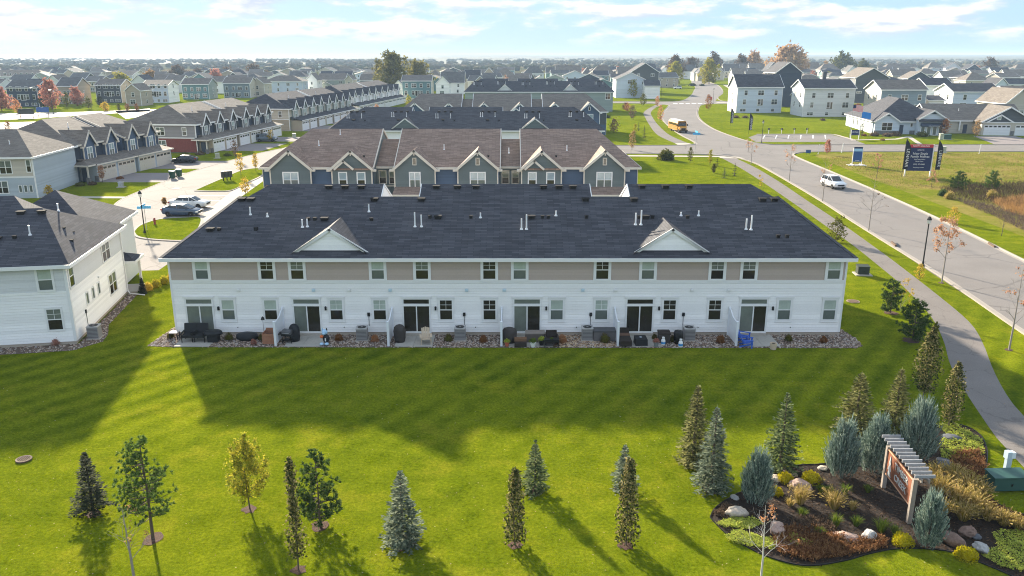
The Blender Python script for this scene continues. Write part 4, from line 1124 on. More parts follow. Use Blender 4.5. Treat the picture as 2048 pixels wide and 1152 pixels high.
b = MB(); fascia(b, -.5, 16.8, -.5, 26.5, 3.2, .24, .07); rakes(b, -.2, 6.4, -1.62, 3.12, .68, h=.3, d=.08); rakes(b, 9.8, 17.0, -2.92, 3.97, .62, h=.3, d=.08); b.build('trim', WHITE, sh)
for q in ((.1, 6.1, -1.3, -1.2), (9.0, 10.2, -.1, 0), (10.1, 10.8, -2.5, -2.41), (16, 16.7, -2.5, -2.41)): MB().box(*q, 0, .95).build('stone_base', STONE, sh)
b = MB(); b.poly([(2.3, -1.24, 4.5), (3.9, -1.24, 4.5), (3.1, -1.24, 5.15)]); b.poly([(12.5, -2.45, 5.2), (14.3, -2.45, 5.2), (13.4, -2.45, 5.85)]); b.build('gable_vent', SNAVY, sh)
b = MB(True); b.prism([(-3.0, 3.45), (-2.41, 4.0), (-2.41, 3.85), (-3.0, 3.3)][::-1], 10.0, 16.8, 'x'); b.build('pent_roof', RDARK, sh)
b = MB(); b.prism([(-3.3, 2.45), (-2.42, 3.15), (-2.42, 2.4), (-3.3, 2.15)][::-1], 10.6, 16.2, 'x'); b.build('awning', SNAVY, sh)
text_mesh('awning_letters', 'WELCOME HOME', .34, WHITE, sh, (13.6, -3.32, 2.32), (radians(90), 0, 0), .005)
window(sh, 3.1, -1.24, 1.05, 'S', 2.4, 1.8, 'tw', DK, DK, grid=False)
for q in (11.3, 12.7, 14.1, 15.5): window(sh, q, -2.42, .15, 'S', .75, 2.0, 'fix', None, GMID, trim=.18)
window(sh, 9.3, -.03, 1.9, 'S', .5, .8, 'fix', None, DK, trim=.08)
MB().box(6.5, 7.4, -.06, -.01, .1, 2.3).build('front_door', SNAVY, sh)
for q in (14, 18): window(sh, -.03, q, 1.0, 'W', .6, 1.6, 'fix', None, DK, trim=.08)
# --- beige house with wide white garages
gh = thing('house', 'beige ranch house with tan roof and wide white garage doors', 'house', (107.2, 208.5, 0), radians(-6))
OCC.append((118, 216, 14))
b = MB(); b.lap((0, 0), (9, 0), .1, 3.2, (0, -1)); b.box(.01, 22.6, .01, 15, 0, 3.2); b.lap((0, 15), (0, 0), .1, 3.2, (-1, 0)); b.poly([(0, 0, 3.2), (0, 7.5, 6.9), (0, 15, 3.2)])
b.box(10.6, 22.6, -4.5, 0, 0, 3.2); b.lap((10.6, 0), (10.6, -4.5), .1, 3.2, (-1, 0)); b.build('wall', SBEIGE, gh)
b = MB(); b.lap((10.6, -4.52), (22.6, -4.52), 3.3, 6.7, (0, -1), xr=lambda z: ((z - 3.3) / 7.0, 1 - (z - 3.3) / 7.0)); b.build('gable_wall', SDGREY, gh)
b = MB(True); gable(b, -.5, 23, -.5, 15.5, 3.3, .47, 'x'); gable(b, 10.0, 23.2, -5, 7.5, 3.3, .57, 'y'); b.build('roof', RTAN, gh)
b = MB(); fascia(b, -.5, 10, -.5, 15.5, 3.3, .24, .07, 'S'); rakes(b, 10.0, 23.2, -5.02, 3.32, .57, h=.32, d=.08); rakes(b, 11.2, 17.8, -5.12, 3.32, .57, h=.3, d=.08); b.box(10.6, 22.6, -4.56, -4.5, 3.1, 3.3)
b.beam((-.52, -.5, 3.32), (-.52, 7.5, 7.1), .08, .28); b.beam((-.52, 15.5, 3.32), (-.52, 7.5, 7.1), .08, .28); b.box(6.8, 7.1, -.6, -.3, .8, 3.1); b.build('trim', WHITE, gh)
garage_door(gh, 14.2, -4.53, 0, 'S', 6.2, 2.5, WD, 6); garage_door(gh, 20.2, -4.53, 0, 'S', 3.4, 2.5, WD, 3)
for q in ((17.5, 18.3), (22.1, 22.65)): MB().box(*q, -4.62, -4.5, 0, 1.1).build('stone_base', STONE, gh)
window(gh, 3.4, -.03, 1, 'S', 2.2, 1.5, 'tw', DK, DK); window(gh, 14.3, -4.56, 3.9, 'S', .8, .7, 'fix', None, GBLIND)
for q in (4, 5, 6): window(gh, -.03, q, 2.1, 'W', .5, .5, 'fix', None, GMID, trim=.07)
MB().box(8.0, 9.0, -.06, -.01, .1, 2.3).build('front_door', SNAVY, gh); pipe(gh, (8, 4, 5.5), .6)
# --- north of the junction
h10 = house_px('pale blue gabled house by the far junction', 1233, 1290, 145, 159, 'gy', SICE, RDARK, y=385, d=14, cols=1, levels=[(6.5, 1.4)])
h11 = house_px('white garage with dark roof beside the pale blue gabled house', 1290, 1320, 160, 172, 'gx', SW, RDARK, y=378, d=8, cols=0)
h12 = house_px('grey gabled house with white porch behind the pale blue house', 1262, 1318, 126, 145, 'gy', SDGREY, RDARK, y=430, d=14, cols=2)
# --- left hand far houses
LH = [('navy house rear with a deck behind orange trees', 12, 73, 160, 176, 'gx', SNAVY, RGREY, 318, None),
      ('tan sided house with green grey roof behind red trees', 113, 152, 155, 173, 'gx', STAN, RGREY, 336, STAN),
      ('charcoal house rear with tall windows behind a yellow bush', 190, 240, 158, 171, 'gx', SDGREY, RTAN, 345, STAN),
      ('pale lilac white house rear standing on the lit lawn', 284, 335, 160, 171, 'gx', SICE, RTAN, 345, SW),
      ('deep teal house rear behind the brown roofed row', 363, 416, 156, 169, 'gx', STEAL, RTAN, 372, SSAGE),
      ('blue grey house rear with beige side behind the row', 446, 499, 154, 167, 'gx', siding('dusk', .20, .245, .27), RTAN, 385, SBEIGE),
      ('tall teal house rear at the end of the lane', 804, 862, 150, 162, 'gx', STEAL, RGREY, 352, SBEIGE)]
for l_, u0, u1, vr, ve, rt, wm, rm_, y_, sd in LH:
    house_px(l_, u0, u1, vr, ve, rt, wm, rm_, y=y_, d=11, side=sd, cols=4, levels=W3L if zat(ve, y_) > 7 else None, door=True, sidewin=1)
ap = house_px('long tan roofed apartment block far beyond the orange trees', -40, 92, 140, 153, 'hip', SLGREY, RTAN, y=520, d=18, cols=12, levels=[(1, 1.5), (4, 1.5), (7, 1.5)])
MID = [(528, 604, 151, 163, 'hip', SICE, RTAN), (612, 634, 146, 161, 'gy', SW, RTAN), (636, 690, 147, 160, 'gx', SSAGE, RTAN), (690, 705, 150, 160, 'gy', SBEIGE, RTAN), (720, 775, 148, 161, 'gx', siding('dusk', .20, .245, .27), RTAN), (775, 790, 149, 161, 'gy', SBEIGE, RTAN),
       (788, 806, 153, 172, 'gy', SW, RGREY), (872, 898, 152, 168, 'gy', SW, RGREY), (882, 928, 138, 166, 'gx', SW, RGREY), (929, 960, 140, 158, 'gx', SBEIGE, RDARK), (948, 972, 152, 165, 'gy', STAN, RGREY), (966, 990, 133, 150, 'gy', STAN, RTAN), (990, 1030, 136, 152, 'hip', SBEIGE, RTAN), (1004, 1040, 151, 160, 'gy', SW, RDARK),
       (1047, 1088, 131, 147, 'hip', SLGREY, RGREY), (1068, 1092, 152, 160, 'gy', SW, RTAN), (1092, 1112, 135, 146, 'gx', STEAL, RGREY), (1112, 1162, 131, 147, 'gx', STAN, RTAN), (1165, 1184, 135, 148, 'hip', SLGREY, RGREY), (1180, 1232, 131, 149, 'hip', STAN, RTAN), (1236, 1268, 134, 149, 'gx', SBEIGE, RTAN), (1290, 1312, 127, 141, 'gx', SLGREY, RDARK), (1322, 1338, 128, 142, 'gy', SW, RGREY),
       (1360, 1392, 128, 143, 'gx', SW, RGREY), (1388, 1402, 131, 146, 'gy', SW, RGREY), (1396, 1412, 132, 146, 'gy', STAN, RDARK), (1432, 1448, 128, 146, 'gy', SBEIGE, RDARK), (1448, 1480, 124, 143, 'gx', SBEIGE, RGREY), (1466, 1496, 136, 150, 'gx', SLGREY, RTAN), (1474, 1510, 122, 140, 'gx', STAN, RTAN), (1500, 1536, 124, 140, 'gx', SBEIGE, RTAN), (1530, 1562, 124, 145, 'gy', SDGREY, RDARK),
       (1608, 1640, 124, 138, 'gx', SW, RTAN), (1640, 1680, 125, 140, 'hip', SBEIGE, RTAN), (1668, 1698, 124, 134, 'gx', SICE, RGREY), (1694, 1716, 131, 144, 'gy', SLGREY, RGREY), (1768, 1812, 127, 139, 'hip', SDGREY, RTAN), (1798, 1836, 128, 138, 'gx', STAN, RTAN), (1786, 1836, 139, 152, 'gx', STAN, RTAN), (1816, 1862, 143, 157, 'gy', SNAVY, RTAN), (1745, 1800, 149, 160, 'hip', SW, RDARK),
       (1838, 1878, 137, 148, 'hip', SW, RTAN), (1856, 1886, 122, 136, 'hip', SLGREY, RTAN), (1892, 1922, 125, 136, 'gy', SLGREY, RDARK), (1886, 1926, 142, 154, 'gx', SLGREY, RTAN), (1928, 1966, 128, 142, 'gy', SNAVY, RDARK), (1932, 1980, 144, 161, 'hip', SBEIGE, RTAN), (1966, 1990, 131, 140, 'hip', STEAL, RDARK), (1986, 2022, 135, 146, 'gx', SW, RDARK), (1994, 2012, 145, 153, 'gy', SW, RTAN), (2012, 2060, 139, 153, 'gx', SW, RTAN), (1992, 2016, 156, 170, 'gy', SICE, RDARK), (2014, 2058, 157, 169, 'gx', SW, RDARK), (2030, 2070, 128, 138, 'hip', SBRICK, RTAN),
       (20, 60, 149, 160, 'gx', SLGREY, RGREY), (92, 118, 150, 163, 'gy', SLGREY, RTAN), (138, 170, 146, 158, 'gx', SDGREY, RGREY), (168, 200, 152, 163, 'gx', STAN, RGREY), (206, 236, 147, 157, 'hip', SDGREY, RGREY), (262, 292, 150, 164, 'gy', SLGREY, RDARK), (250, 280, 168, 182, 'gy', STAN, RTAN), (330, 362, 150, 162, 'gx', SLGREY, RTAN), (384, 414, 147, 158, 'gy', STEAL, RGREY), (420, 446, 152, 164, 'gx', SW, RTAN), (452, 482, 145, 156, 'gy', SDGREY, RGREY), (486, 520, 147, 158, 'hip', SDGREY, RGREY), (500, 528, 155, 168, 'gy', SBEIGE, RTAN), (584, 612, 143, 154, 'hip', SLGREY, RGREY), (640, 662, 142, 154, 'gx', SLGREY, RDARK), (668, 702, 143, 154, 'gx', SSAGE, RDARK), (742, 776, 146, 154, 'hip', SLGREY, RTAN), (858, 880, 139, 152, 'hip', SBEIGE, RTAN)]
ORD = 'first second third fourth fifth sixth seventh eighth ninth tenth eleventh twelfth thirteenth fourteenth fifteenth sixteenth seventeenth eighteenth nineteenth twentieth'.split()
def nth(k):
    if k < 20: return ORD[k]
    tens = ['twenty', 'thirty', 'forty', 'fifty', 'sixty', 'seventy', 'eighty', 'ninety']
    k += 1
    base = 'hundred and ' if k > 100 else ''
    k = (k - 1) % 100 + 1 if k > 100 else k
    if k <= 20: return base + ORD[k - 1]
    return base + (tens[k // 10 - 2] + ('-' + ORD[k % 10 - 1] if k % 10 else 'th')).replace('yth', 'ieth')
WN = {SICE: 'pale blue', SW: 'white', SSAGE: 'sage', SBEIGE: 'beige', STAN: 'tan', SLGREY: 'pale grey', STEAL: 'teal', SDGREY: 'charcoal', SNAVY: 'navy', SBRICK: 'red', SGREY: 'slate', SBLUE: 'blue', STAUPE: 'taupe'}
RN = {RTAN: 'taupe', RGREY: 'grey', RDARK: 'charcoal', RBROWN: 'brown'}
TN = {'gx': 'roof', 'gy': 'gabled roof', 'hip': 'hipped roof'}
GROUPS = [(0, 528, 'beyond the lane rows'), (528, 860, 'past the lane end'), (860, 1240, 'beyond the charcoal rows'), (1240, 1605, 'past the far junction'), (1605, 2100, 'beyond the show home')]
MID.sort()
for a_, b_, where in GROUPS:
    sel = [m_ for m_ in MID if a_ <= m_[0] < b_]
    for i, (u0, u1, vr, ve, rt, wm, rm_) in enumerate(sel):
        rr = random.Random(u0 * 31 + vr)
        e_ = rr.choice((5.6, 5.8, 6.0))
        y_ = at((u0 + u1) / 2, ve, e_).y
        wd = span(y_, u1 - u0)
        house_px(f'{WN.get(wm, "grey")} house with {RN[rm_]} {TN[rt]} {where}, {nth(i)} from left', u0, u1, vr, ve, rt, wm, rm_, eave=e_, d=rr.uniform(10, 13), cols=max(1, int(wd / 4.5)), sidewin=1 if y_ < 520 else 0,
                 wing=(wd * .1, wd * .5, 1.5, 3.0, 1.6, rr.random() < .5) if (rt == 'gx' and wd > 9 and y_ > 380 and rr.random() < .6) else None)
# --- the rest of the estate, filled in behind
rr = random.Random(11)
fill = []
for row, y_ in enumerate((455, 505, 560, 620, 685, 760)):
    x_ = -0.66 * y_ - 20
    while x_ < 0.68 * y_ + 30:
        w_ = rr.uniform(10, 16)
        yy = y_ + rr.uniform(-12, 12)
        xc = x_ + w_ / 2
        rx = 109 + (yy - 460) * .2 if yy < 660 else 9e9                                          # middle of the far road
        if abs(xc - rx) > 22 and all((xc - ox) ** 2 + (yy - oy) ** 2 > (r_ + 9) ** 2 for ox, oy, r_ in OCC):
            fill.append((row, xc, yy, w_))
        x_ += w_ + rr.uniform(5, 15)
cnt = {}
for row, xc, yy, w_ in fill:
    k = cnt.get(row, 0); cnt[row] = k + 1
    wm = rr.choice((SW, SLGREY, SBEIGE, STAN, SSAGE, SDGREY, STEAL, SNAVY, SLGREY, SICE)); rm_ = rr.choice((RTAN, RTAN, RGREY, RDARK)); rt = rr.choice(('gx', 'gx', 'gy', 'hip'))
    e_ = rr.choice((5.6, 5.8, 3.4, 5.8)) if yy < 800 else 5.6
    house(f'{WN[wm]} house with {RN[rm_]} {TN[rt]}, {nth(k)} from left in the {nth(row)} far row', xc - w_ / 2, yy, w_, 11, e_, e_ + rr.uniform(2.2, 3.4), rt, wm, rm_, rot=rr.uniform(-.3, .3), cols=3 if yy < 640 else 2, sidewin=0,
          wing=(w_ * .1, w_ * .5, 1.5, 3.0, 1.6, True) if rt == 'gx' and e_ > 5 and rr.random() < .5 else None, lites=yy < 900)

# ================================================================== plants
BARK = mat('bark', lin(0.12, 0.09, 0.07), 0.9, 0.3, 6, bump=.4, bscale=20)
PBARK = mat('pale_bark', lin(0.30, 0.26, 0.23), 0.9, 0.25, 6)
L_SPRUCE = leafmat('spruce_needles', [lin(.028, .050, .018), lin(.068, .100, .038), lin(.13, .17, .065), lin(.22, .25, .10)], .2)
L_SPRUCEB = leafmat('blue_spruce_needles', [lin(.040, .060, .036), lin(.095, .125, .080), lin(.17, .205, .14), lin(.25, .28, .18)], .2)
L_DSPRUCE = leafmat('dark_spruce_needles', [lin(.016, .024, .012), lin(.035, .046, .022), lin(.075, .082, .04)], .15)
L_OSPRUCE = leafmat('olive_spruce_needles', [lin(.042, .050, .015), lin(.105, .112, .034), lin(.19, .19, .062), lin(.28, .27, .10)], .2)
L_PINE = leafmat('pine_needles', [lin(.022, .045, .012), lin(.055, .10, .026), lin(.105, .165, .045), lin(.16, .21, .07)], .25)
L_LPINE = leafmat('light_pine_needles', [lin(.06, .11, .025), lin(.12, .19, .045), lin(.21, .28, .08)], .3)
L_JUN = leafmat('juniper_sprays', [lin(.065, .11, .088), lin(.15, .21, .175), lin(.27, .34, .28), lin(.42, .48, .39)], .2)
L_COL = leafmat('columnar_oak_leaves', [lin(.022, .034, .010), lin(.050, .066, .018), lin(.11, .115, .035), lin(.26, .22, .08), lin(.40, .33, .16)], .3)
L_GOLD = leafmat('golden_leaves', [lin(.16, .17, .015), lin(.30, .27, .02), lin(.42, .35, .03), lin(.22, .24, .03)], .45)
L_ORANGE = leafmat('orange_leaves', [lin(.32, .13, .05), lin(.48, .21, .09), lin(.55, .29, .14), lin(.38, .20, .10)], .45)
L_PEACH = leafmat('peach_leaves', [lin(.42, .20, .12), lin(.55, .29, .18), lin(.50, .33, .19), lin(.36, .20, .12)], .4)
L_RED = leafmat('red_leaves', [lin(.40, .15, .11), lin(.50, .23, .17), lin(.46, .27, .20)], .4)
L_RUST = leafmat('rust_leaves', [lin(.16, .065, .022), lin(.30, .12, .04), lin(.22, .11, .04)], .35)
L_OLIVE = leafmat('olive_leaves', [lin(.050, .055, .010), lin(.11, .115, .02), lin(.17, .16, .03)], .35)
L_TANL = leafmat('tan_leaves', [lin(.20, .125, .055), lin(.34, .215, .095), lin(.44, .29, .135), lin(.26, .165, .075)], .35)
L_OAK = leafmat('oak_leaves', [lin(.34, .20, .10), lin(.46, .29, .15), lin(.52, .36, .20)], .35)
L_BROWN = leafmat('brown_leaves', [lin(.075, .052, .034), lin(.14, .095, .062), lin(.20, .14, .095)], .3)
L_WILLOW = leafmat('willow_leaves', [lin(.10, .095, .030), lin(.19, .175, .055), lin(.28, .25, .09)], .35)
L_YELLOW = leafmat('yellow_leaves', [lin(.38, .26, .03), lin(.55, .40, .05), lin(.45, .30, .06)], .45)
L_SEDUM = leafmat('sedum_rosettes', [lin(.20, .26, .035), lin(.36, .42, .06), lin(.50, .53, .10), lin(.42, .40, .07)], .3)
L_DRY = leafmat('dry_stalks', [lin(.10, .045, .022), lin(.20, .09, .04), lin(.30, .15, .065), lin(.36, .21, .09)], .3)
L_STRAW = leafmat('straw_grass', [lin(.16, .15, .02), lin(.36, .27, .06), lin(.52, .38, .14), lin(.60, .46, .22)], .35)
L_GRASS = leafmat('clump_grass', [lin(.06, .10, .012), lin(.13, .19, .02), lin(.22, .26, .04)], .35)
L_BOX = leafmat('box_leaves', [lin(.055, .045, .012), lin(.115, .09, .02), lin(.17, .12, .03), lin(.11, .13, .02)], .3)
rnd = random.Random(5)
def quad(b, p, d, up, l, w):
    """A leaf or spray: a kite from p along d."""
    s = d.cross(up); s = s.normalized() * w / 2 if s.length > 1e-4 else Vector((w / 2, 0, 0))
    m = p + d * (l * .45)
    n = len(b.v)
    b.v.extend((tuple(p), tuple(m + s), tuple(p + d * l), tuple(m - s))); b.f.append((n, n + 1, n + 2, n + 3))
def rv(r): return Vector((r.gauss(0, 1), r.gauss(0, 1), r.gauss(0, 1))).normalized()
def spruce(h, rad, seed, lv=.21, den=1.35, pw=.95, bare=.05, spiky=False, lean=0.0):
    r = random.Random(seed); b = MB(); tk = MB()
    tk.tube([(0, 0, -.05), (0, 0, h * .5), (lean, 0, h * .98)], [h * .02 + .02, h * .013 + .01, .008], 6)
    z = h * bare
    while z < h * .985:
        t = (z - h * bare) / (h * (1 - bare)); R = rad * 1.06 * ((1 - t) ** pw) * (.94 if t > .05 else .8) + .015
        nb = max(4, int((6 + 10 * R / max(rad, .1)) * den))
        a0 = r.random() * 6.3
        for k in range(nb):
            a = a0 + 2 * pi * k / nb + r.uniform(-.25, .25); Lb = R * r.uniform(.5, 1.14) * (.9 + .4 * noise.noise(Vector((cos(a) * 1.6, sin(a) * 1.6, z * 2.2 + seed))))
            drp = r.uniform(-.30, -.02) + .5 * t
            out = Vector((cos(a), sin(a), drp)).normalized(); side = Vector((-sin(a), cos(a), 0))
            p0 = Vector((lean * t, 0, z + r.uniform(-.05, .05)))
            ns = max(2, int(Lb / .11))
            for i in range(ns):
                f = (i + .6) / ns
                if f < .25 and R > .5: continue
                p = p0 + out * (Lb * f) + Vector((0, 0, -.10 * Lb * f * f))
                l = min(.13 + .10 * (1 - f) + .03 * r.random(), .06 + .32 * R)
                for sg in (-1, 1):
                    d = (out * .75 + side * sg * r.uniform(.5, 1.0) + Vector((0, 0, r.uniform(-.25, .25)))).normalized()
                    quad(b, p, d, Vector((r.uniform(-.4, .4), r.uniform(-.4, .4), 1)), l * 1.15, .10)
            quad(b, p0 + out * Lb * .86, (out + Vector((0, 0, .15))).normalized(), Vector((0, 0, 1)), min(.2, .07 + .3 * R), .08)
        z += lv * (.75 + .5 * r.random()) * (1 - .35 * t)
    quad(b, Vector((lean, 0, h * .93)), Vector((0, 0, 1)), Vector((1, 0, 0)), h * .07 + (.12 if spiky else .04), .05)
    return tk, b
def pine(h, rad, seed, base=.1, open_=.0, tl=.17):
    r = random.Random(seed); b = MB(); tk = MB()
    tk.tube([(0, 0, -.05), (r.uniform(-.05, .05), 0, h * .5), (0, 0, h * .97)], [h * .013 + .015, h * .009, .01], 6)
    def tuft(p, d, s):
        for _ in range(16):
            q = (d * r.uniform(.5, 1.1) + rv(r) * .75).normalized()
            quad(b, p, q, rv(r), s * r.uniform(.7, 1.15), .045)
    n = int((h / .24))
    for i in range(n):
        t = i / n; z = h * (base + (1 - base) * t)
        R = rad * (min(1, .55 + t * 1.6) * (1 - t) ** .75 + .06)
        for k in range(int(6 - 2 * t)):
            if r.random() < open_ * .5: continue
            a = r.random() * 6.3; Lb = R * r.uniform(.6, 1.1)
            P = [Vector((0, 0, z)), Vector((cos(a) * Lb * .5, sin(a) * Lb * .5, z + Lb * .10)), Vector((cos(a) * Lb, sin(a) * Lb, z + Lb * .36))]
            tk.tube(P, [.02, .014, .006], 4, False)
            m = max(2, int(Lb / .17))
            for j in range(m):
                f = (j + 1) / m
                if f < .3 and Lb > .5: continue
                p = P[0].lerp(P[1], f * 2) if f < .5 else P[1].lerp(P[2], f * 2 - 1)
                for _ in range(2):
                    q = p + Vector((r.uniform(-.16, .16), r.uniform(-.16, .16), r.uniform(-.04, .14)))
                    tuft(q, Vector((cos(a) * .6, sin(a) * .6, .8)).normalized(), tl)
    tuft(Vector((0, 0, h * .96)), Vector((0, 0, 1)), tl * 1.2)
    return tk, b
def juniper(h, rad, seed, n=420):
    r = random.Random(seed); b = MB(); tk = MB()
    tk.tube([(0, 0, 0), (0, 0, h * .6)], [.05, .02], 5)
    for i in range(n):
        a = r.random() * 6.3; t = r.random() ** .8
        prof = sin((t * .86 + .12) * pi) ** .7 * (1.35 - .95 * t) * (1 + .38 * noise.noise(Vector((cos(a) * 2.4, sin(a) * 2.4, t * 3.2 + seed))))
        R = rad * prof * (r.random() ** .45)
        z = h * (.01 + .74 * t)
        d = Vector((cos(a) * (.42 - .2 * t), sin(a) * (.42 - .2 * t), 1)).normalized()
        p = Vector((cos(a) * R, sin(a) * R, z)); L_ = h * r.uniform(.10, .30) * (1 + .35 * t)
        for j in range(6):
            f = j / 6
            q = p + d * L_ * f + Vector((cos(a), sin(a), 0)) * (.03 * f)
            e = (d + rv(r) * .5).normalized()
            quad(b, q, e, rv(r), .15, .045)
        quad(b, p, d, rv(r), L_ * 1.15, .04)
    return tk, b
def leafy(h, rad, seed, n=1500, base=.12, prof=None, leaf=.13, trunk=.035, core=.5, branches=14, lump=0.0):
    """A broadleaf: trunk, limbs and single leaves gathered round the twigs."""
    r = random.Random(seed); b = MB(); tk = MB()
    tk.tube([(0, 0, -.05), (r.uniform(-.04, .04) * h, r.uniform(-.02, .02) * h, h * .5), (0, 0, h * .93)], [trunk, trunk * .65, trunk * .15], 6)
    prof = prof or (lambda t: sin(min(1, t + .12) * pi * .92) ** .7)
    tips = []
    for i in range(branches):
        t = (i + .5) / branches; a = i * 2.4 + r.uniform(-.5, .5)
        z = h * (base + (1 - base) * t); R = rad * prof(t)
        z0 = max(h * base * .8, z - R * .8)
        e = Vector((cos(a) * R * .85, sin(a) * R * .85, z))
        tk.tube([(0, 0, z0), (e.x * .5, e.y * .5, z0 + (z - z0) * .6), tuple(e)], [trunk * .4, trunk * .25, trunk * .08], 4, False)
        for _ in range(7):
            tips.append(e.lerp(Vector((0, 0, z)), r.random() * .9) + rv(r) * rad * .28)
    for i in range(n):
        if lump and r.random() < lump:
            p = r.choice(tips) + rv(r) * rad * .17 * r.random()
        else:
            t = r.random(); a = r.random() * 6.3; R = rad * prof(t) * (core + (1 - core) * r.random()) * (.85 + .3 * noise.noise(Vector((cos(a) * 2, sin(a) * 2, t * 5 + seed))))
            p = Vector((cos(a) * R, sin(a) * R, h * (base + (1 - base) * t)))
        quad(b, p, rv(r), rv(r), leaf * r.uniform(.7, 1.3), leaf * .75)
    return tk, b
def bare_tree(h, spread, seed, leaves=200, leaf=.13, trunk=.05, clump=True, low=.3, zone=None):
    r = random.Random(seed); b = MB(); tk = MB(); tips = []
    def grow(p, d, L_, rad, lvl):
        q = p + d * L_; m = p.lerp(q, .5) + rv(r) * L_ * .04
        tk.tube([p, m, q], [rad, rad * .8, rad * .55], 5 if lvl < 2 else 4, False)
        if lvl >= 3: tips.append(q); return
        for k in range(3 if lvl < 2 else 2):
            e = (d * r.uniform(.75, 1.1) + rv(r) * .75 * spread + Vector((0, 0, .25))).normalized()
            grow(p.lerp(q, r.uniform(.55, 1)), e, L_ * r.uniform(.55, .78), rad * .5, lvl + 1)
        tips.append(q)
    tk.tube([(0, 0, -.05), (0, 0, h * low), (r.uniform(-.03, .03) * h, 0, h * .95)], [trunk, trunk * .8, trunk * .12], 7)
    nb = 10
    for i in range(nb):
        t = low + (.92 - low) * i / nb; a = i * 2.39 + r.random()
        d = Vector((cos(a) * .75, sin(a) * .75, .75)).normalized()
        grow(Vector((0, 0, h * t)), d, h * .2 * (1.15 - t) * spread + .1, trunk * .38 * (1.1 - t), 1)
    if zone: tips = [q for q in tips if zone(q)] or tips
    cl = [r.choice(tips) for _ in range(max(4, leaves // 14))]
    for i in range(leaves):
        p = (r.choice(cl) if clump else r.choice(tips)) + rv(r) * h * .035 * r.random() * 1.6
        quad(b, p, (rv(r) + Vector((0, 0, -.4))).normalized(), rv(r), leaf * r.uniform(.6, 1.2), leaf * .75)
    return tk, b
def mound(rad, h, seed, n=500, leaf=.06, up=.4):
    r = random.Random(seed); b = MB()
    for i in range(n):
        a = r.random() * 6.3; ph = math.acos(1 - r.random()) ; k = r.uniform(.8, 1.05) * (1 + .18 * noise.noise(Vector((cos(a) * 1.7, sin(a) * 1.7, ph * 2 + seed))))
        o = Vector((sin(ph) * cos(a), sin(ph) * sin(a), cos(ph)))
        p = Vector((o.x * rad, o.y * rad, o.z * h)) * k
        quad(b, p - o * leaf * .5, (o + rv(r) * .8 + Vector((0, 0, up))).normalized(), rv(r), leaf * r.uniform(.8, 1.6), leaf * .7)
    b.blob((0, 0, h * .35), (rad * .82, rad * .82, h * .5), seed, .1, 1)
    return b
def clump(rad, h, seed, n=90, w=.02, plume=False, droop=.5):
    r = random.Random(seed); b = MB()
    for i in range(n):
        a = r.random() * 6.3; k = r.random() ** .6
        p = Vector((cos(a), sin(a), 0)) * (rad * .25 * k); hh = h * r.uniform(.6, 1.08)
        m = p + Vector((cos(a) * rad * .4 * k, sin(a) * rad * .4 * k, hh * .62)); e = p + Vector((cos(a) * rad * k, sin(a) * rad * k, hh * (1 - droop * .4 * k)))
        s = Vector((-sin(a), cos(a), 0)) * w
        n0 = len(b.v); b.v.extend((tuple(p - s), tuple(p + s), tuple(m + s * .8), tuple(m - s * .8), tuple(e)))
        b.f.extend(((n0, n0 + 1, n0 + 2, n0 + 3), (n0 + 3, n0 + 2, n0 + 4)))
        if plume and i % 3 == 0:
            for _ in range(5): quad(b, e - (e - m) * r.random() * .45, ((e - m).normalized() + rv(r) * .35).normalized(), rv(r), .11, .03)
    return b
MULCH = mat('tree_mulch', lin(0.095, 0.052, 0.034), .95, .4, 6, bump=.8, bscale=25, fine=.4, fscale=30)
def tree(name, label, cat, loc, parts, leafm, barkm=None, crown='crown', group=None, ring=0.0, rotz=0):
    t = thing(name, label, cat, loc, rotz, group)
    tk, lf = parts
    if tk.v: tk.build('trunk', barkm or BARK, t)
    lf.build(crown, leafm, t)
    if ring:
        b = MB(); n = 14; r = random.Random(int(ring * 100))
        b.poly([(cos(2 * pi * k / n) * ring * r.uniform(.55, .95), sin(2 * pi * k / n) * ring * r.uniform(.55, .95), .012) for k in range(n)])
        b.build('mulch_ring', MULCH, t)
    return t
def px_tree(name, label, cat, u, v0, v1, hw, kind_, leafm, **k):
    p = at(u, v0); h = height(u, v0, v1); rad = span(p.y, hw) * (1.22 if kind_ in (spruce, pine) else 1)
    ring = k.pop('ring', 0); bk = k.pop('bark', None); grp = k.pop('group', None)
    return tree(name, label, cat, p, kind_(h, rad, **k), leafm, bk, ring=ring, group=grp)
# --- the young trees on the near lawn
px_tree('spruce_tree', 'small dark spruce with bare leader, first on the near lawn', 'tree', 188, 1027, 905, 33, spruce, L_DSPRUCE, seed=1, bare=.13, pw=.85, ring=.45)
px_tree('pine_tree', 'tall open pine with a long visible trunk on the near lawn', 'tree', 306, 1078, 878, 62, pine, L_LPINE, seed=2, base=.22, open_=.3, tl=.15, ring=.6)
px_tree('bare_tree', 'nearly bare sapling with a few pale leaves before the open pine', 'tree', 270, 1168, 1005, 48, lambda h, r, **k: bare_tree(h, 1.0, leaves=70, leaf=.09, trunk=.055, **k), L_TANL, seed=3, bark=PBARK)
px_tree('maple_tree', 'round golden green young maple on the near lawn', 'tree', 500, 1018, 882, 54, leafy, leafmat('maple_leaves', [lin(.13, .16, .02), lin(.25, .26, .03), lin(.40, .36, .035), lin(.46, .38, .05)], .45), seed=4, n=5200, base=.22, lump=.75, core=.25, leaf=.095, ring=.45)
px_tree('columnar_oak', 'thin columnar oak with yellow top on the near lawn', 'tree', 597, 1140, 918, 25, leafy, L_COL, seed=5, n=1500, base=.13, prof=lambda t: .95 * (1 - t) ** .45 * (.75 + .25 * sin(t * 9)) + .12, leaf=.12, core=.2, ring=.4)
px_tree('pine_tree', 'dense dark green young pine beside the thin columnar oak', 'tree', 640, 1052, 905, 45, pine, L_PINE, seed=6, base=.05, ring=.5)
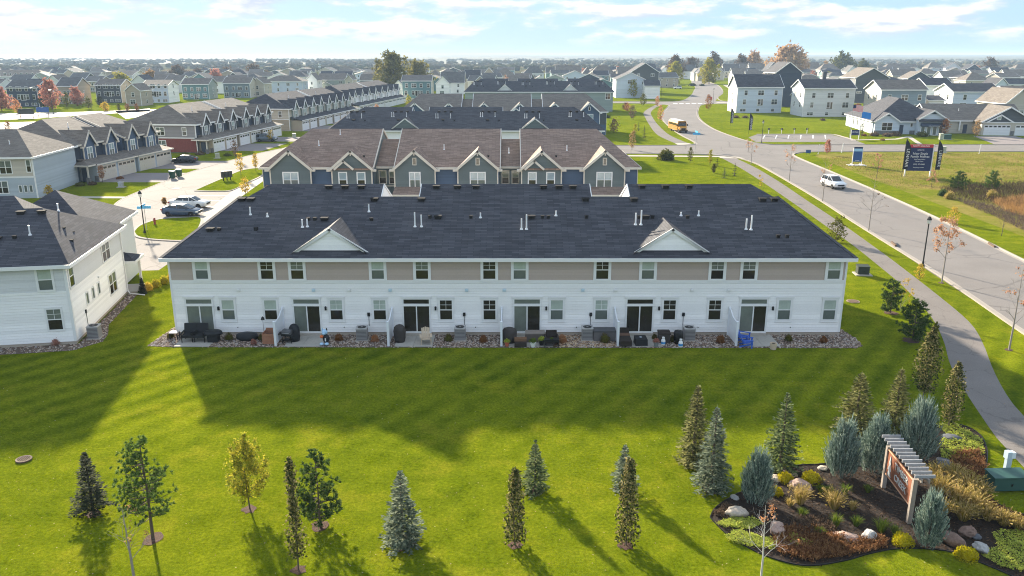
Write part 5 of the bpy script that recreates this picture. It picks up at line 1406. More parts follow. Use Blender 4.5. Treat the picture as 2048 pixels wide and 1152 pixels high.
px_tree('spruce_tree', 'broad grey green spruce in the middle of the near lawn', 'tree', 806, 1085, 940, 46, spruce, L_SPRUCEB, seed=7, den=1.25, ring=.75, pw=.9)
px_tree('columnar_oak', 'narrow columnar oak between the two small spruces', 'tree', 1030, 1090, 938, 28, leafy, L_COL, seed=8, n=1700, base=.06, prof=lambda t: .9 * (1 - t) ** .5 + .16, leaf=.12, core=.25, ring=.42)
px_tree('spruce_tree', 'small green spruce behind the narrow columnar oak', 'tree', 1070, 982, 882, 29, spruce, L_SPRUCE, seed=9, den=1.1, ring=.55)
px_tree('spruce_tree', 'small blue green spruce mostly hidden by a columnar oak', 'tree', 1247, 980, 890, 29, spruce, L_SPRUCEB, seed=10, den=1.1, ring=.5)
px_tree('columnar_oak', 'leafy columnar oak standing before the blue green spruce', 'tree', 1252, 1090, 918, 30, leafy, L_COL, seed=11, n=2000, base=.05, prof=lambda t: .9 * (1 - t) ** .45 + .14, leaf=.12, core=.25, ring=.45)
px_tree('spruce_tree', 'tall olive spruce, rear one of the pair by the planting bed', 'tree', 1386, 930, 768, 34, spruce, L_OSPRUCE, seed=12, pw=.85, spiky=True, ring=.55)
px_tree('spruce_tree', 'grey green spruce with spiky leader, front one of the pair', 'tree', 1422, 978, 812, 38, spruce, L_SPRUCEB, seed=13, pw=.9, spiky=True, ring=.6)
px_tree('spruce_tree', 'dark spruce behind the yellow mounds of the planting bed', 'tree', 1560, 938, 785, 37, spruce, L_SPRUCE, seed=14, pw=.85, den=1.1, spiky=True, ring=.5)
px_tree('spruce_tree', 'blue tipped olive spruce behind the junipers', 'tree', 1708, 872, 745, 46, spruce, L_OSPRUCE, seed=15, pw=.8, spiky=True)
px_tree('spruce_tree', 'tall olive brown spruce behind the sign', 'tree', 1786, 866, 736, 36, spruce, L_OSPRUCE, seed=16, pw=.85, spiky=True)
px_tree('columnar_oak', 'broad columnar oak with dark crown beside the footpath', 'tree', 1845, 802, 655, 30, leafy, L_COL, seed=17, n=2000, base=.14, prof=lambda t: sin(min(1, t * .88 + .16) * pi) ** .6, leaf=.15, core=.25, ring=.4)
px_tree('columnar_oak', 'slender columnar oak rising from the sedum near the footpath', 'tree', 1897, 856, 725, 24, leafy, L_COL, seed=18, n=1600, base=.1, prof=lambda t: sin(min(1, t * .85 + .16) * pi) ** .55, leaf=.13, core=.25, ring=.3)
px_tree('pine_tree', 'bushy dark pine beside a pale yellow shrub near the footpath', 'tree', 1780, 626, 562, 25, pine, L_PINE, seed=19, base=.05, tl=.22, ring=.7)
px_tree('pine_tree', 'round topped dark pine casting shade on the footpath', 'tree', 1824, 682, 600, 31, pine, L_PINE, seed=20, base=.05, tl=.22, ring=.8)
px_tree('shrub', 'pale yellow twiggy shrub among the dark pines', 'shrub', 1800, 622, 555, 24, lambda h, r, **k: bare_tree(h, 1.3, leaves=320, leaf=.1, trunk=.03, low=.05, **k), L_YELLOW, seed=21, bark=PBARK)
px_tree('columnar_tree', 'thin yellow green sapling behind the broad columnar oak', 'tree', 1862, 720, 645, 12, leafy, L_OLIVE, seed=22, n=420, base=.1, prof=lambda t: (1 - t) ** .5 + .1, leaf=.13)
# --- street trees along the road
STREET = [(1883, 566, 428, 60, L_PEACH, 900, 'peach leaved maple beside the black lamp post'), (2018, 700, 530, 60, L_PEACH, 130, 'almost bare maple with a few orange leaves, closest along the road'),
      (1737, 462, 352, 34, L_BROWN, 30, 'bare street tree halfway along the verge'), (1645, 402, 318, 30, L_PEACH, 60, 'thin bare street tree abreast of the white car'),
      (1578, 364, 285, 30, L_PEACH, 220, 'pinkish sparse street tree beyond the white car'), (1502, 328, 278, 26, L_PEACH, 160, 'pale pink sparse street tree near the crossing street')]
for i, (u, v0, v1, hw, lm, n, lab) in enumerate(STREET):
    px_tree('street_tree', lab, 'tree', u, v0, v1, hw, lambda h, r, **k: bare_tree(h, 1.05, leaf=.17, trunk=.07, **k), lm, seed=40 + i, leaves=n, bark=PBARK, ring=.35, group='maples along the road verge')
px_tree('street_tree', 'shrubby olive tree leaning over the path behind the roof corner', 'tree', 1672, 484, 438, 22, leafy, L_OLIVE, seed=50, n=900, base=.1, leaf=.16, lump=.5)
px_tree('shrub', 'golden feathery sapling at the foot of the lamp post', 'shrub', 1838, 560, 528, 12, leafy, L_YELLOW, seed=51, n=260, leaf=.12)
px_tree('shrub', 'pale golden sapling by the path beyond the roof corner', 'shrub', 1520, 392, 350, 10, lambda h, r, **k: bare_tree(h, 1, leaves=160, leaf=.14, trunk=.03, low=.1, **k), L_YELLOW, seed=52)
px_tree('sapling', 'peach sapling before the blue and navy sign', 'tree', 1753, 357, 306, 12, lambda h, r, **k: bare_tree(h, .9, leaves=260, leaf=.2, trunk=.05, **k), L_PEACH, seed=53)
px_tree('sapling', 'small peach sapling below the sales board', 'tree', 1862, 375, 338, 10, lambda h, r, **k: bare_tree(h, .8, leaves=260, leaf=.16, trunk=.04, low=.1, **k), L_PEACH, seed=54)
px_tree('sapling', 'red leaved sapling beside the east street', 'tree', 1654, 310, 280, 8, leafy, L_RED, seed=55, n=420, base=.2, leaf=.25)
px_tree('sapling', 'bare sapling on the verge across the road', 'tree', 2003, 472, 420, 16, lambda h, r, **k: bare_tree(h, .9, leaves=20, leaf=.12, trunk=.04, **k), L_BROWN, seed=56)
px_tree('shrub', 'orange bush on the verge across the road', 'shrub', 1905, 446, 415, 16, leafy, L_YELLOW, seed=57, n=420, leaf=.16, base=0.02)
for i, (u, v, r_, lab) in enumerate(((1915, 381, 18, 'rounded dark juniper at the edge of the brush'), (1982, 380, 16, 'greener juniper standing in the brush'))):
    px_tree('juniper_bush', lab, 'shrub', u, v, v - 38, r_, pine, (L_PINE, L_LPINE)[i], seed=60 + i, base=.02, tl=.25)
# lawn north of the white row
for i, (u, v0, v1, hw, fn, lm, lab) in enumerate((
        (1332, 320, 300, 16, mound, L_OLIVE, 'low spreading olive bush by the cross street'), (1380, 326, 295, 7, leafy, L_OLIVE, 'slim olive sapling on the lawn by the cross street'), (1420, 330, 300, 6, leafy, L_GOLD, 'slim golden sapling near the path corner'),
        (1434, 332, 315, 6, spruce, L_DSPRUCE, 'tiny dark spruce first of four on the lit lawn'), (1427, 346, 328, 6, leafy, L_OLIVE, 'tiny green bush among the dwarf spruces'), (1448, 356, 334, 8, spruce, L_SPRUCE, 'small green dwarf spruce on the lit lawn'), (1469, 352, 325, 7, spruce, L_DSPRUCE, 'small dark dwarf spruce closest to the path'),
        (1288, 276, 250, 6, spruce, L_DSPRUCE, 'dark slim spruce beside the bend of the path'), (1277, 262, 244, 5, spruce, L_DSPRUCE, 'smaller dark spruce beyond the slim one'), (1270, 270, 248, 6, leafy, L_GOLD, 'little golden bush by the two dark spruces'),
        (1264, 300, 262, 9, leafy, L_TANL, 'tan orange sapling beside the brown roof corner'), (1228, 265, 238, 12, leafy, L_TANL, 'tan shrub at the corner of the brown roofed row'), (1264, 240, 212, 9, leafy, L_BROWN, 'brown sapling on the far lawn'), (1320, 245, 210, 8, leafy, L_ORANGE, 'orange sapling on the verge by the bend'),
        (1252, 222, 206, 10, leafy, L_ORANGE, 'bright orange sapling on the shaded far lawn'), (1286, 212, 188, 9, leafy, L_OLIVE, 'round green tree by the far street'), (1266, 196, 160, 11, leafy, L_GOLD, 'tall golden tree before the pale blue gabled house'), (1314, 214, 192, 6, leafy, L_ORANGE, 'thin orange sapling at the far path end'),
        (1416, 222, 190, 9, leafy, L_RUST, 'rust coloured tree on the bank by the stop sign'), (1466, 205, 180, 8, leafy, L_ORANGE, 'orange tree beside the pale blue house'), (1496, 305, 280, 9, lambda h, r, **k: bare_tree(h, 1, leaves=60, leaf=.2, trunk=.05, **k), L_PEACH, 'bare sapling at the crossing kerb'),
        (1888, 272, 238, 11, leafy, L_ORANGE, 'orange tree before the beige ranch house'), (1951, 274, 242, 10, leafy, L_TANL, 'tan sapling before the white garage doors'), (1722, 275, 246, 6, leafy, L_OLIVE, 'thin olive sapling at the show home corner'))):
    p = at(u, v0); h = height(u, v0, v1); rad = span(p.y, hw)
    if fn is mound:
        t = thing('shrub', lab, 'shrub', p); mound(rad, h, 70 + i, 700, .3).build('foliage', lm, t)
    else:
        kw = dict(seed=70 + i)
        if fn is leafy: kw.update(n=520, leaf=max(.16, rad * .2), base=.16, lump=.5, trunk=.05)
        if fn is spruce: kw.update(lv=.35, den=.8)
        tree('sapling' if fn is not spruce else 'spruce_tree', lab, 'tree', p, fn(h, rad, **kw), lm)
for i, (u, v0, v1, hw, lm, lab) in enumerate(((482, 355, 306, 10, L_YELLOW, 'yellow sapling on the mailbox island'), (512, 344, 308, 7, L_YELLOW, 'second yellow sapling on the mailbox island'), (492, 393, 357, 13, L_YELLOW, 'yellow orange sapling beside the roof of the white row'), (541, 284, 262, 8, L_YELLOW, 'small yellow sapling before the grey car'), (600, 250, 228, 8, L_YELLOW, 'yellow sapling farther along the lane'),
                                             (472, 322, 280, 9, L_BROWN, 'bare brown sapling before the brick ended row'), (205, 365, 332, 8, L_PEACH, 'pinkish sapling before the tan garage doors'), (100, 400, 372, 11, L_YELLOW, 'golden bush behind the white end house'), (46, 380, 345, 8, L_ORANGE, 'rust sapling before the beige townhouse end'),
                                             (330, 412, 396, 5, L_TANL, 'tiny tan sapling by the side lawn'))):
    px_tree('sapling', lab, 'tree', u, v0, v1, hw, leafy, lm, seed=110 + i, n=420, leaf=.19, base=.3, lump=.7, trunk=.05)
# --- larger autumn trees among the far houses
FT = [(4, 222, 177, 24, L_RED, 'pink red tree at the edge beside the navy house'), (104, 218, 160, 22, L_RED, 'tall pink red tree by the tan sided house'), (155, 212, 175, 15, L_RED, 'smaller pink red tree beside the street'), (35, 226, 200, 10, L_ORANGE, 'bright orange tree on the far left verge'), (88, 215, 190, 12, L_OLIVE, 'dark green conifer below the tall red tree'), (134, 214, 185, 10, L_OLIVE, 'green conifer between the two red trees'),
      (32, 212, 180, 9, L_OLIVE, 'green conifer against the navy house'), (178, 218, 196, 9, L_OLIVE, 'round olive tree before the charcoal house'), (211, 222, 205, 11, L_YELLOW, 'round yellow bush on the lit lawn'), (200, 212, 194, 9, L_DSPRUCE, 'dark shrub beside the charcoal house'), (238, 222, 208, 5, L_OLIVE, 'tiny conifer on the lit lawn'), (255, 222, 208, 6, L_RUST, 'low brown shrub on the lit lawn'), (274, 222, 207, 5, L_RUST, 'low red shrub before the lilac white house'),
      (245, 182, 148, 22, L_GOLD, 'yellow crown behind the charcoal house'), (304, 178, 143, 18, L_TANL, 'spiky golden tree behind the lilac white house'), (432, 172, 142, 18, L_RED, 'red crown behind the blue grey house'), (356, 160, 140, 22, L_BROWN, 'brown grey wood crown behind the lilac house'), (398, 160, 140, 16, L_BROWN, 'grey crown behind the teal house'), (455, 162, 139, 20, L_BROWN, 'dark crown above the red one'), (510, 158, 143, 22, L_BROWN, 'grey crown behind the lane rows'),
      (155, 270, 238, 9, L_ORANGE, 'orange sapling behind the blue grey row'), (18, 268, 243, 9, L_RUST, 'rust sapling on the pale street'),
      (788, 188, 109, 40, L_WILLOW, 'large spreading willow above the lane end'), (836, 185, 126, 34, L_WILLOW, 'lower willow beside the large one'), (760, 186, 120, 17, L_WILLOW, 'thin willow limb tree before the large one'),
      (860, 172, 148, 12, L_WILLOW, 'olive crown behind the tall teal house'), (1103, 160, 138, 10, L_RED, 'bright red tree beside the tan house'), (1167, 160, 138, 9, L_RED, 'red tree at the other end of the tan house'), (1236, 158, 136, 11, L_RED, 'red tree before the hipped tan house'), (1012, 186, 150, 8, L_PEACH, 'peach tree among the roofs'), (893, 186, 172, 7, L_RED, 'small red tree by the white garage'), (960, 200, 186, 6, L_RED, 'red treetop beside the taupe roof'), (818, 216, 192, 9, L_GOLD, 'golden tree at the foot of the tall teal house'), (754, 236, 208, 8, L_PEACH, 'peach tree before the white gabled row'), (738, 210, 202, 9, L_RED, 'red treetop over the white garages'),
      (1349, 158, 114, 22, L_BROWN, 'dark brown oak beyond the far street'), (1349, 168, 126, 19, L_GOLD, 'gold green round tree by the van'), (1418, 168, 122, 23, L_GOLD, 'gold green tree at the end of the road'), (1448, 142, 110, 22, L_BROWN, 'brown oak above the street of houses'), (1400, 140, 116, 18, L_BROWN, 'bare grey oak above the street'), (1506, 140, 112, 18, L_BROWN, 'brown oak behind the beige roofs'),
      (1572, 158, 96, 44, L_OAK, 'great orange oak behind the navy gabled house'), (1532, 150, 107, 24, L_OAK, 'tan wing of the great orange oak'), (1600, 154, 110, 20, L_OAK, 'second orange oak beside the great one'), (1660, 165, 145, 11, L_GOLD, 'golden tree behind the beige house'), (1624, 162, 142, 8, L_RED, 'maroon tree beside the far houses'), (1725, 146, 112, 30, L_OLIVE, 'olive dark trees beyond the charcoal house'), (1768, 138, 122, 16, L_OLIVE, 'olive crown near the tan roofs'), (1953, 155, 132, 9, L_RED, 'dull red tree before the navy gable'), (1690, 138, 122, 10, L_TANL, 'tan crown in the far gap'), (2040, 136, 118, 18, L_BROWN, 'brown wood edge at the far corner')]
for i, (u, v0, v1, hw, lm, lab) in enumerate(FT):
    p = at(u, v0)
    if p.y > 760: p = Vector(((u - 1024) * (760 * CT + CAM_H * ST) / F_PX, 760 + i, 0))
    a, q = 0.0, 40.0
    for _ in range(40):
        m = (a + q) / 2
        if seen(p.x, p.y, m)[1] > v1: a = m
        else: q = m
    rad = span(p.y, hw); h = max(a, rad * 1.1)
    big = hw > 13
    tree('broadleaf_tree', lab, 'tree', p, leafy(h, rad, 200 + i, n=2600 if big else 620, base=.12, lump=.6, core=.4, leaf=max(.2, rad * (.14 if big else .19)), trunk=max(.08, h * .02), branches=18 if big else 10), lm)

# ================================================================== vehicles
def paint(name, r, g, b_, rough=.25): return mat('paint_' + name, lin(r, g, b_), rough, .04, 2, spec=.6)
CARGLASS = mat('car_glass', lin(.012, .014, .017), .05, 0, spec=.8)
TYRE = mat('tyre', lin(.014, .014, .014), .85, .2, 8)
RIM = mat('rim', lin(.45, .45, .46), .3, .1, 4, metal=.6)
LAMPW = mat('headlight', lin(.75, .75, .72), .1, 0, spec=.8)
LAMPR = mat('tail_light', lin(.35, .01, .01), .2, 0, spec=.6)
def ring(x, hw, z0, z1, top=None, n=3):
    """Cross-section of a car body at station x, with rounded shoulders."""
    tw = top if top is not None else hw
    h = z1 - z0
    pts = [(hw * .86, z0), (hw * .98, z0 + h * .18), (hw, z0 + h * .45), (hw * .97 * .4 + tw * .6, z0 + h * .85), (tw * .9, z1), (tw * .45, z1 + h * .02)]
    return [(x, a, z) for a, z in pts] + [(x, -a, z) for a, z in reversed(pts)]
def wheels(t, xs, hw, r, wid=.22, rimm=None):
    for x in xs:
        for s in (-1, 1):
            o = MB(); n = 16; y0, y1 = s * (hw - wid), s * (hw + .015)
            prof = [(r * .62, 0), (r * .96, 0), (r, .2), (r, .8), (r * .96, 1), (r * .62, 1)]
            rings = [[(x + cos(2 * pi * k / n) * a, y0 + (y1 - y0) * f, r + sin(2 * pi * k / n) * a) for k in range(n)] for a, f in prof]
            o.loft(rings); w_ = o.build('wheel', TYRE, t, smooth=False)
            q = MB(); q.loft([[(x + cos(2 * pi * k / n) * a, y0 + (y1 - y0) * f, r + sin(2 * pi * k / n) * a) for k in range(n)] for a, f in ((r * .64, .5), (r * .64, 1.0), (r * .5, .97), (r * .12, .98), (r * .1, 1.03))])
            q.build('rim', rimm or RIM, w_)
def car(name, label, cat, loc, rotz, pm, body, cabin, wb, r=.33, hw=.91, roofm=None, glass_rows=None, rails=False, rimm=None):
    """body: (x, z0, z1, halfwidth) stations; cabin: (x, z_belt, z_roof, halfwidth belt, halfwidth roof) stations. Front points to +x."""
    t = thing(name, label, cat, loc, rotz)
    b = MB(); b.loft([ring(x, h_, z0, z1) for x, z0, z1, h_ in body]); b.build('body', pm, t, smooth=True)
    g = MB(); rings = []
    for x, zb, zr, hb, hr in cabin:
        rings.append([(x, hb, zb - .05), (x, hb * .55 + hr * .45, (zb + zr) / 2), (x, hr, zr), (x, hr * .5, zr + .035), (x, -hr * .5, zr + .035), (x, -hr, zr), (x, -(hb * .55 + hr * .45), (zb + zr) / 2), (x, -hb, zb - .05)])
    g.loft(rings); g.build('glasshouse', CARGLASS, t, smooth=False)
    rf = MB(); m_ = [c_ for c_ in cabin if c_[2] - c_[1] > .3]
    for e in (0, .012): pass
    rr_ = []
    for x, zb, zr, hb, hr in m_:
        rr_.append([(x, hr * 1.02, zr - .05), (x, hr * 1.01, zr + .012), (x, hr * .5, zr + .05), (x, -hr * .5, zr + .05), (x, -hr * 1.01, zr + .012), (x, -hr * 1.02, zr - .05)])
    rf.loft(rr_)
    rf.build('roof_panel', roofm or pm, t, smooth=False)
    pl = MB()
    for i in range(len(cabin) - 1):                                   # pillars follow the corners of the glass
        (xa, zba, zra, hba, hra), (xc, zbc, zrc, hbc, hrc) = cabin[i], cabin[i + 1]
        for s in (-1, 1):
            if abs(zra - zrc) > .12: pl.beam((xa, s * (hra + .01), zra + .02), (xc, s * (hrc + .01), zrc + .02), .09, .06)
    for x in glass_rows or ():
        for s in (-1, 1):
            ca = min(m_, key=lambda q: abs(q[0] - x))
            pl.hexa([(x - .04, s * (ca[3] - .0), ca[1] - .02), (x + .04, s * (ca[3] - .0), ca[1] - .02), (x + .04, s * (ca[3] + .015), ca[1] - .02), (x - .04, s * (ca[3] + .015), ca[1] - .02),
                     (x - .04, s * (ca[4] - .02), ca[2]), (x + .04, s * (ca[4] - .02), ca[2]), (x + .04, s * (ca[4] + .012), ca[2]), (x - .04, s * (ca[4] + .012), ca[2])])
    if pl.v: pl.build('pillar', pm, t)
    wheels(t, wb, hw, r, rimm=rimm)
    xf, xr_ = body[-1][0], body[0][0]
    for s in (-1, 1):
        MB().box(xf - .32, xf - .02, s * hw * .86 - .13, s * hw * .86 + .13, body[-2][2] - .26, body[-2][2] - .1).build('headlight', LAMPW, t)
        MB().box(xr_ + .0, xr_ + .22, s * hw * .84 - .13, s * hw * .84 + .13, body[1][2] - .3, body[1][2] - .12).build('tail_light', LAMPR, t)
        m1 = max(cabin, key=lambda q: q[0])
        MB().box(m1[0] - .55, m1[0] - .4, s * (hw + .02), s * (hw + .2), m1[1] - .02, m1[1] + .13).build('wing_mirror', pm, t)
    b = MB(); b.box(xf - .05, xf + .03, -hw * .55, hw * .55, body[-1][1] + .12, body[-1][1] + .34); b.build('grille', BLACK, t)
    if rails:
        for s in (-1, 1): MB().tube([(m_[0][0], s * m_[0][4] * .9, m_[0][2] + .1), (m_[-1][0], s * m_[-1][4] * .9, m_[-1][2] + .1)], .025, 5).build('roof_rail', BLACK, t)
    return t
SEDAN = dict(body=[(-2.5, .42, .78, .72), (-2.42, .28, .98, .84), (-1.5, .2, 1.02, .9), (0, .18, 1.0, .92), (1.2, .2, .98, .91), (2.2, .26, .86, .86), (2.55, .36, .72, .74)],
             cabin=[(-1.75, .98, 1.02, .8, .66), (-1.05, 1.0, 1.44, .82, .62), (.2, .99, 1.47, .82, .64), (.65, .98, 1.4, .82, .62), (1.35, .95, .99, .8, .68)], wb=(-1.55, 1.55), glass_rows=(-.45, .3))
FASTB = dict(body=[(-2.3, .45, .95, .7), (-2.15, .28, 1.08, .84), (-1.4, .2, 1.05, .91), (0, .18, .98, .92), (1.2, .2, .94, .91), (2.0, .26, .80, .86), (2.38, .36, .62, .7)],
             cabin=[(-2.0, 1.02, 1.06, .75, .6), (-1.0, 1.0, 1.38, .82, .58), (.0, .98, 1.45, .82, .62), (.5, .96, 1.36, .82, .62), (1.45, .9, .95, .8, .68)], wb=(-1.42, 1.46), glass_rows=(-.3,))
SUV = dict(body=[(-2.45, .5, 1.0, .8), (-2.4, .34, 1.14, .9), (-1.5, .28, 1.16, .95), (0, .26, 1.14, .96), (1.1, .28, 1.12, .95), (2.1, .32, 1.0, .91), (2.45, .42, .86, .8)],
           cabin=[(-2.3, 1.12, 1.3, .84, .7), (-2.0, 1.12, 1.7, .86, .7), (-.4, 1.12, 1.76, .87, .72), (.3, 1.11, 1.7, .87, .7), (1.2, 1.08, 1.14, .85, .72)], wb=(-1.45, 1.5), r=.37, hw=.95, glass_rows=(-1.3, -.25), rails=True)
WPAINT, BLUEP, BLACKP, GREYP = paint('white', .78, .78, .77), paint('slate_blue', .045, .075, .125), paint('black', .010, .011, .014), paint('blue_grey', .10, .13, .17)
s_ = at(1676, 379)
car('suv', 'white sport utility car driving along the main road', 'car', (s_.x, s_.y + 2, .012), radians(-85), WPAINT, **SUV)
MB()
car('sedan', 'long white sedan parked nose in beside the path', 'car', (-42.5, 104.3, .012), radians(-4), paint('pearl', .72, .72, .68), **SEDAN)
car('fastback_car', 'slate blue fastback car parked next to the grass island', 'car', (-41.3, 98.8, .012), radians(-2), BLUEP, roofm=WPAINT, **FASTB)
car('fastback_car', 'black fastback car standing on the driveway of the blue grey row', 'car', (-60.9, 149.6, .012), radians(183), BLACKP, **FASTB)
car('suv', 'blue grey car on the driveway of the brick ended row', 'car', (-57.0, 188.0, .012), radians(4), GREYP, **SUV)
p = at(1355, 178); car('suv', 'small white car on the drive by the far junction', 'car', (p.x, p.y, .012), radians(180), WPAINT, **SUV)
p = at(1480, 175); car('suv', 'dark car half hidden by the pale blue house', 'car', (p.x - 3, p.y + 10, .012), radians(180), BLACKP, **SUV)
# cargo van at the far street
p = at(1350, 166); van = thing('cargo_van', 'white cargo van parked beside the far street', 'van', (p.x, p.y, .012), 0)
b = MB(); b.loft([ring(x, h_, z0, z1, h_ * .93) for x, z0, z1, h_ in ((-2.9, .5, 2.55, .98), (-2.85, .35, 2.68, 1.0), (1.2, .35, 2.7, 1.0), (1.75, .35, 2.45, 1.0), (2.25, .35, 1.45, .98), (2.85, .4, 1.15, .92), (2.95, .5, .9, .85))]); b.build('body', WPAINT, van)
wheels(van, (-1.8, 1.85), 1.0, .36)
for s in (-1, 1): MB().box(.35, 1.45, s * .97 - .04, s * .97 + .04, 1.55, 2.2).build('side_window', CARGLASS, van)
MB().hexa([(1.75, -.85, 1.6), (2.2, -.88, 1.45), (2.2, .88, 1.45), (1.75, .85, 1.6), (1.72, -.8, 2.35), (1.86, -.8, 2.3), (1.86, .8, 2.3), (1.72, .8, 2.35)]).build('windscreen', CARGLASS, van)
# school bus
bp_ = at(1360, 266); bus = thing('school_bus', 'yellow school bus with white roof driving round the bend', 'bus', (bp_.x + .3, bp_.y + 4.5, .012), radians(-84))
YEL = paint('school_yellow', .62, .27, .012, .4)
b = MB()
rs = []
for x, z1 in ((-4.6, 2.75), (-4.5, 2.95), (3.2, 2.95), (3.35, 2.8)):
    rs.append([(x, 1.2, .55), (x, 1.22, 1.4), (x, 1.2, 2.3), (x, 1.05, z1 - .12), (x, .7, z1), (x, -.7, z1), (x, -1.05, z1 - .12), (x, -1.2, 2.3), (x, -1.22, 1.4), (x, -1.2, .55)])
b.loft(rs); b.build('body', YEL, bus)
b = MB(); b.loft([[(x, 1.0, 2.9), (x, .7, 2.985), (x, -.7, 2.985), (x, -1.0, 2.9)] for x in (-4.3, 3.1)]); b.build('roof_panel', WPAINT, bus)
b = MB(); b.loft([[(x, w_, .55), (x, w_, z1 - .15), (x, w_ * .8, z1), (x, -w_ * .8, z1), (x, -w_, z1 - .15), (x, -w_, .55)] for x, w_, z1 in ((3.3, 1.12, 1.62), (4.5, 1.02, 1.45), (4.75, .95, 1.2))]); b.build('hood', YEL, bus)
MB().hexa([(3.36, -1.02, 1.68), (3.40, -1.02, 1.68), (3.40, 1.02, 1.68), (3.36, 1.02, 1.68), (3.33, -.98, 2.38), (3.37, -.98, 2.38), (3.37, .98, 2.38), (3.33, .98, 2.38)]).build('windscreen', CARGLASS, bus)
for s in (-1, 1):
    for k in range(8): MB().box(-4.2 + k * .92, -3.45 + k * .92, s * 1.205 - .012, s * 1.205 + .012, 1.68, 2.25).build('side_window', CARGLASS, bus)
    for z in (1.45, 1.0): MB().box(-4.5, 3.2, s * 1.225 - .012, s * 1.225 + .012, z, z + .06).build('black_rail', BLACK, bus)
    MB().box(3.5, 3.65, s * 1.35 - .12, s * 1.35 + .12, 1.7, 2.15).tube([(3.3, s * 1.1, 2.1), (3.58, s * 1.35, 2.0)], .025, 4).build('wing_mirror', BLACK, bus)
    MB().box(4.70, 4.80, s * .75 - .14, s * .75 + .14, .95, 1.15).build('headlight', LAMPW, bus)
    MB().lathe([(.09, 0), (.09, .06)], 8, 3.2, s * .75, 2.72).build('warning_light', LAMPR, bus)
MB().box(3.30, 3.42, -.95, .95, 2.45, 2.78).build('header_panel', BLACK, bus)
text_mesh('header_letters', 'SCHOOL BUS', .26, YEL, bus, (3.43, 0, 2.6), (radians(90), 0, radians(90)), .004)
MB().box(4.74, 4.80, -.55, .55, .75, 1.22).build('grille', BLACK, bus); MB().box(4.7, 4.95, -1.1, 1.1, .45, .7).build('bumper', BLACK, bus)
wheels(bus, (-2.5, 3.95), 1.12, .48, .3, BLACK)
# ================================================================== street furniture
def lamp(label, u, v0, v1):
    p = at(u, v0); h = height(u, v0, v1)
    t = thing('street_lamp', label, 'street lamp', p)
    MB().lathe([(.16, 0), (.16, .18), (.10, .35), (.065, .6), (.05, h * .78), (.06, h * .8), (.05, h * .84)], 10).build('post', BLACK, t)
    z = h * .84
    MB().lathe([(.09, z), (.16, z + .05), (.2, z + h * .07), (.2, z + h * .075)], 6).build('lantern_glass', mat('lantern_glass', lin(.7, .7, .66), .2, .05), t)
    MB().lathe([(.25, z + h * .075), (.2, z + h * .1), (.1, z + h * .135), (.03, z + h * .14), (.03, h)], 6).build('lantern_cap', BLACK, t)
    return t
lamp('black lantern street lamp on the road verge beside the peach maple', 1845, 533, 431)
lamp('black lantern street lamp on the grass island of the lane', 290, 467, 380)
lamp('black lantern street lamp near the feather banners', 1523, 287, 239)
lamp('black lantern street lamp by the stop sign', 1426, 208, 176)
lamp('black lantern street lamp before the far white garage', 1322, 198, 154)
def pole_sign(name, label, u, v0, h, board, bw, bh, txt=None, tm=None, rot=0, shape=None, cat='sign', post=.035, postm=None):
    p = at(u, v0); t = thing(name, label, cat, p, rot)
    MB().tube([(0, 0, -.05), (0, 0, h)], post, 6).build('post', postm or RIM, t)
    b = MB()
    if shape == 'oct': b.prism([(cos(pi / 8 + k * pi / 4) * bw, h - bw * .9 + sin(pi / 8 + k * pi / 4) * bw) for k in range(8)][::-1], -.06, -.03, 'y')
    else: b.box(-bw / 2, bw / 2, -.05, -.03, h - bh, h)
    b.build('panel', board, t)
    if txt: text_mesh('letters', txt, bh * .62 if shape != 'oct' else bw * .62, tm or WHITE, t, (0, -.056 if shape != 'oct' else -.066, h - (bh / 2 if shape != 'oct' else bw * .9)), (radians(90), 0, 0), .003)
    return t
SKYB = mat('sign_blue', lin(.10, .42, .70), .4, .05); REDP = mat('sign_red', lin(.50, .03, .03), .4, .05)
t = pole_sign('street_sign', 'pale blue street name sign beside the island lamp', 294, 462, 2.9, SKYB, 1.5, .32, rot=.15); MB().box(-.02, .02, -.6, .6, 2.9, 3.15).build('cross_panel', SKYB, t)
t = pole_sign('street_sign', 'pale blue street name sign at the cross street', 1391, 300, 3.6, SKYB, 1.6, .42, rot=.1); MB().box(-.02, .02, -.9, .9, 3.62, 4.0).build('cross_panel', SKYB, t)
pole_sign('stop_sign', 'red stop sign at the far junction', 1421, 208, 2.9, REDP, .62, .62, 'STOP', shape='oct', rot=.1)
NAVY = mat('banner_navy', lin(.018, .030, .095), .7, .1); NBLK = mat('banner_black', lin(.012, .014, .024), .7, .1)
# sales board
p = at(1834, 353); sb_ = thing('sales_board', 'navy sales board with red header between two feather banners', 'sign', (p.x, p.y, 0), radians(-6))
for s in (-1, 1): MB().box(s * 2.0 - .09, s * 2.0 + .09, -.02, .14, -.1, 5.25).build('post', WHITE, sb_)
MB().box(-1.9, 1.9, -.08, -.02, .95, 4.75).build('panel', NAVY, sb_); MB().box(-1.9, 1.9, -.085, -.02, 4.755, 5.25).build('header', mat('header_red', lin(.55, .03, .05), .5, .05), sb_)
for tx, sz, z in (('NOW SELLING', .40, 5.0), ('LENNAR', .28, 4.35), ('New Single', .52, 3.75), ('Family Homes', .52, 3.28), ('Visit Sales Office', .26, 2.82), ('Model Open', .24, 2.5), ('(952) 373-0485', .29, 2.02), ('Everything included', .22, 1.5)):
    text_mesh('letters', tx, sz, WHITE, sb_, (0, -.092, z), (radians(90), 0, 0), .004)
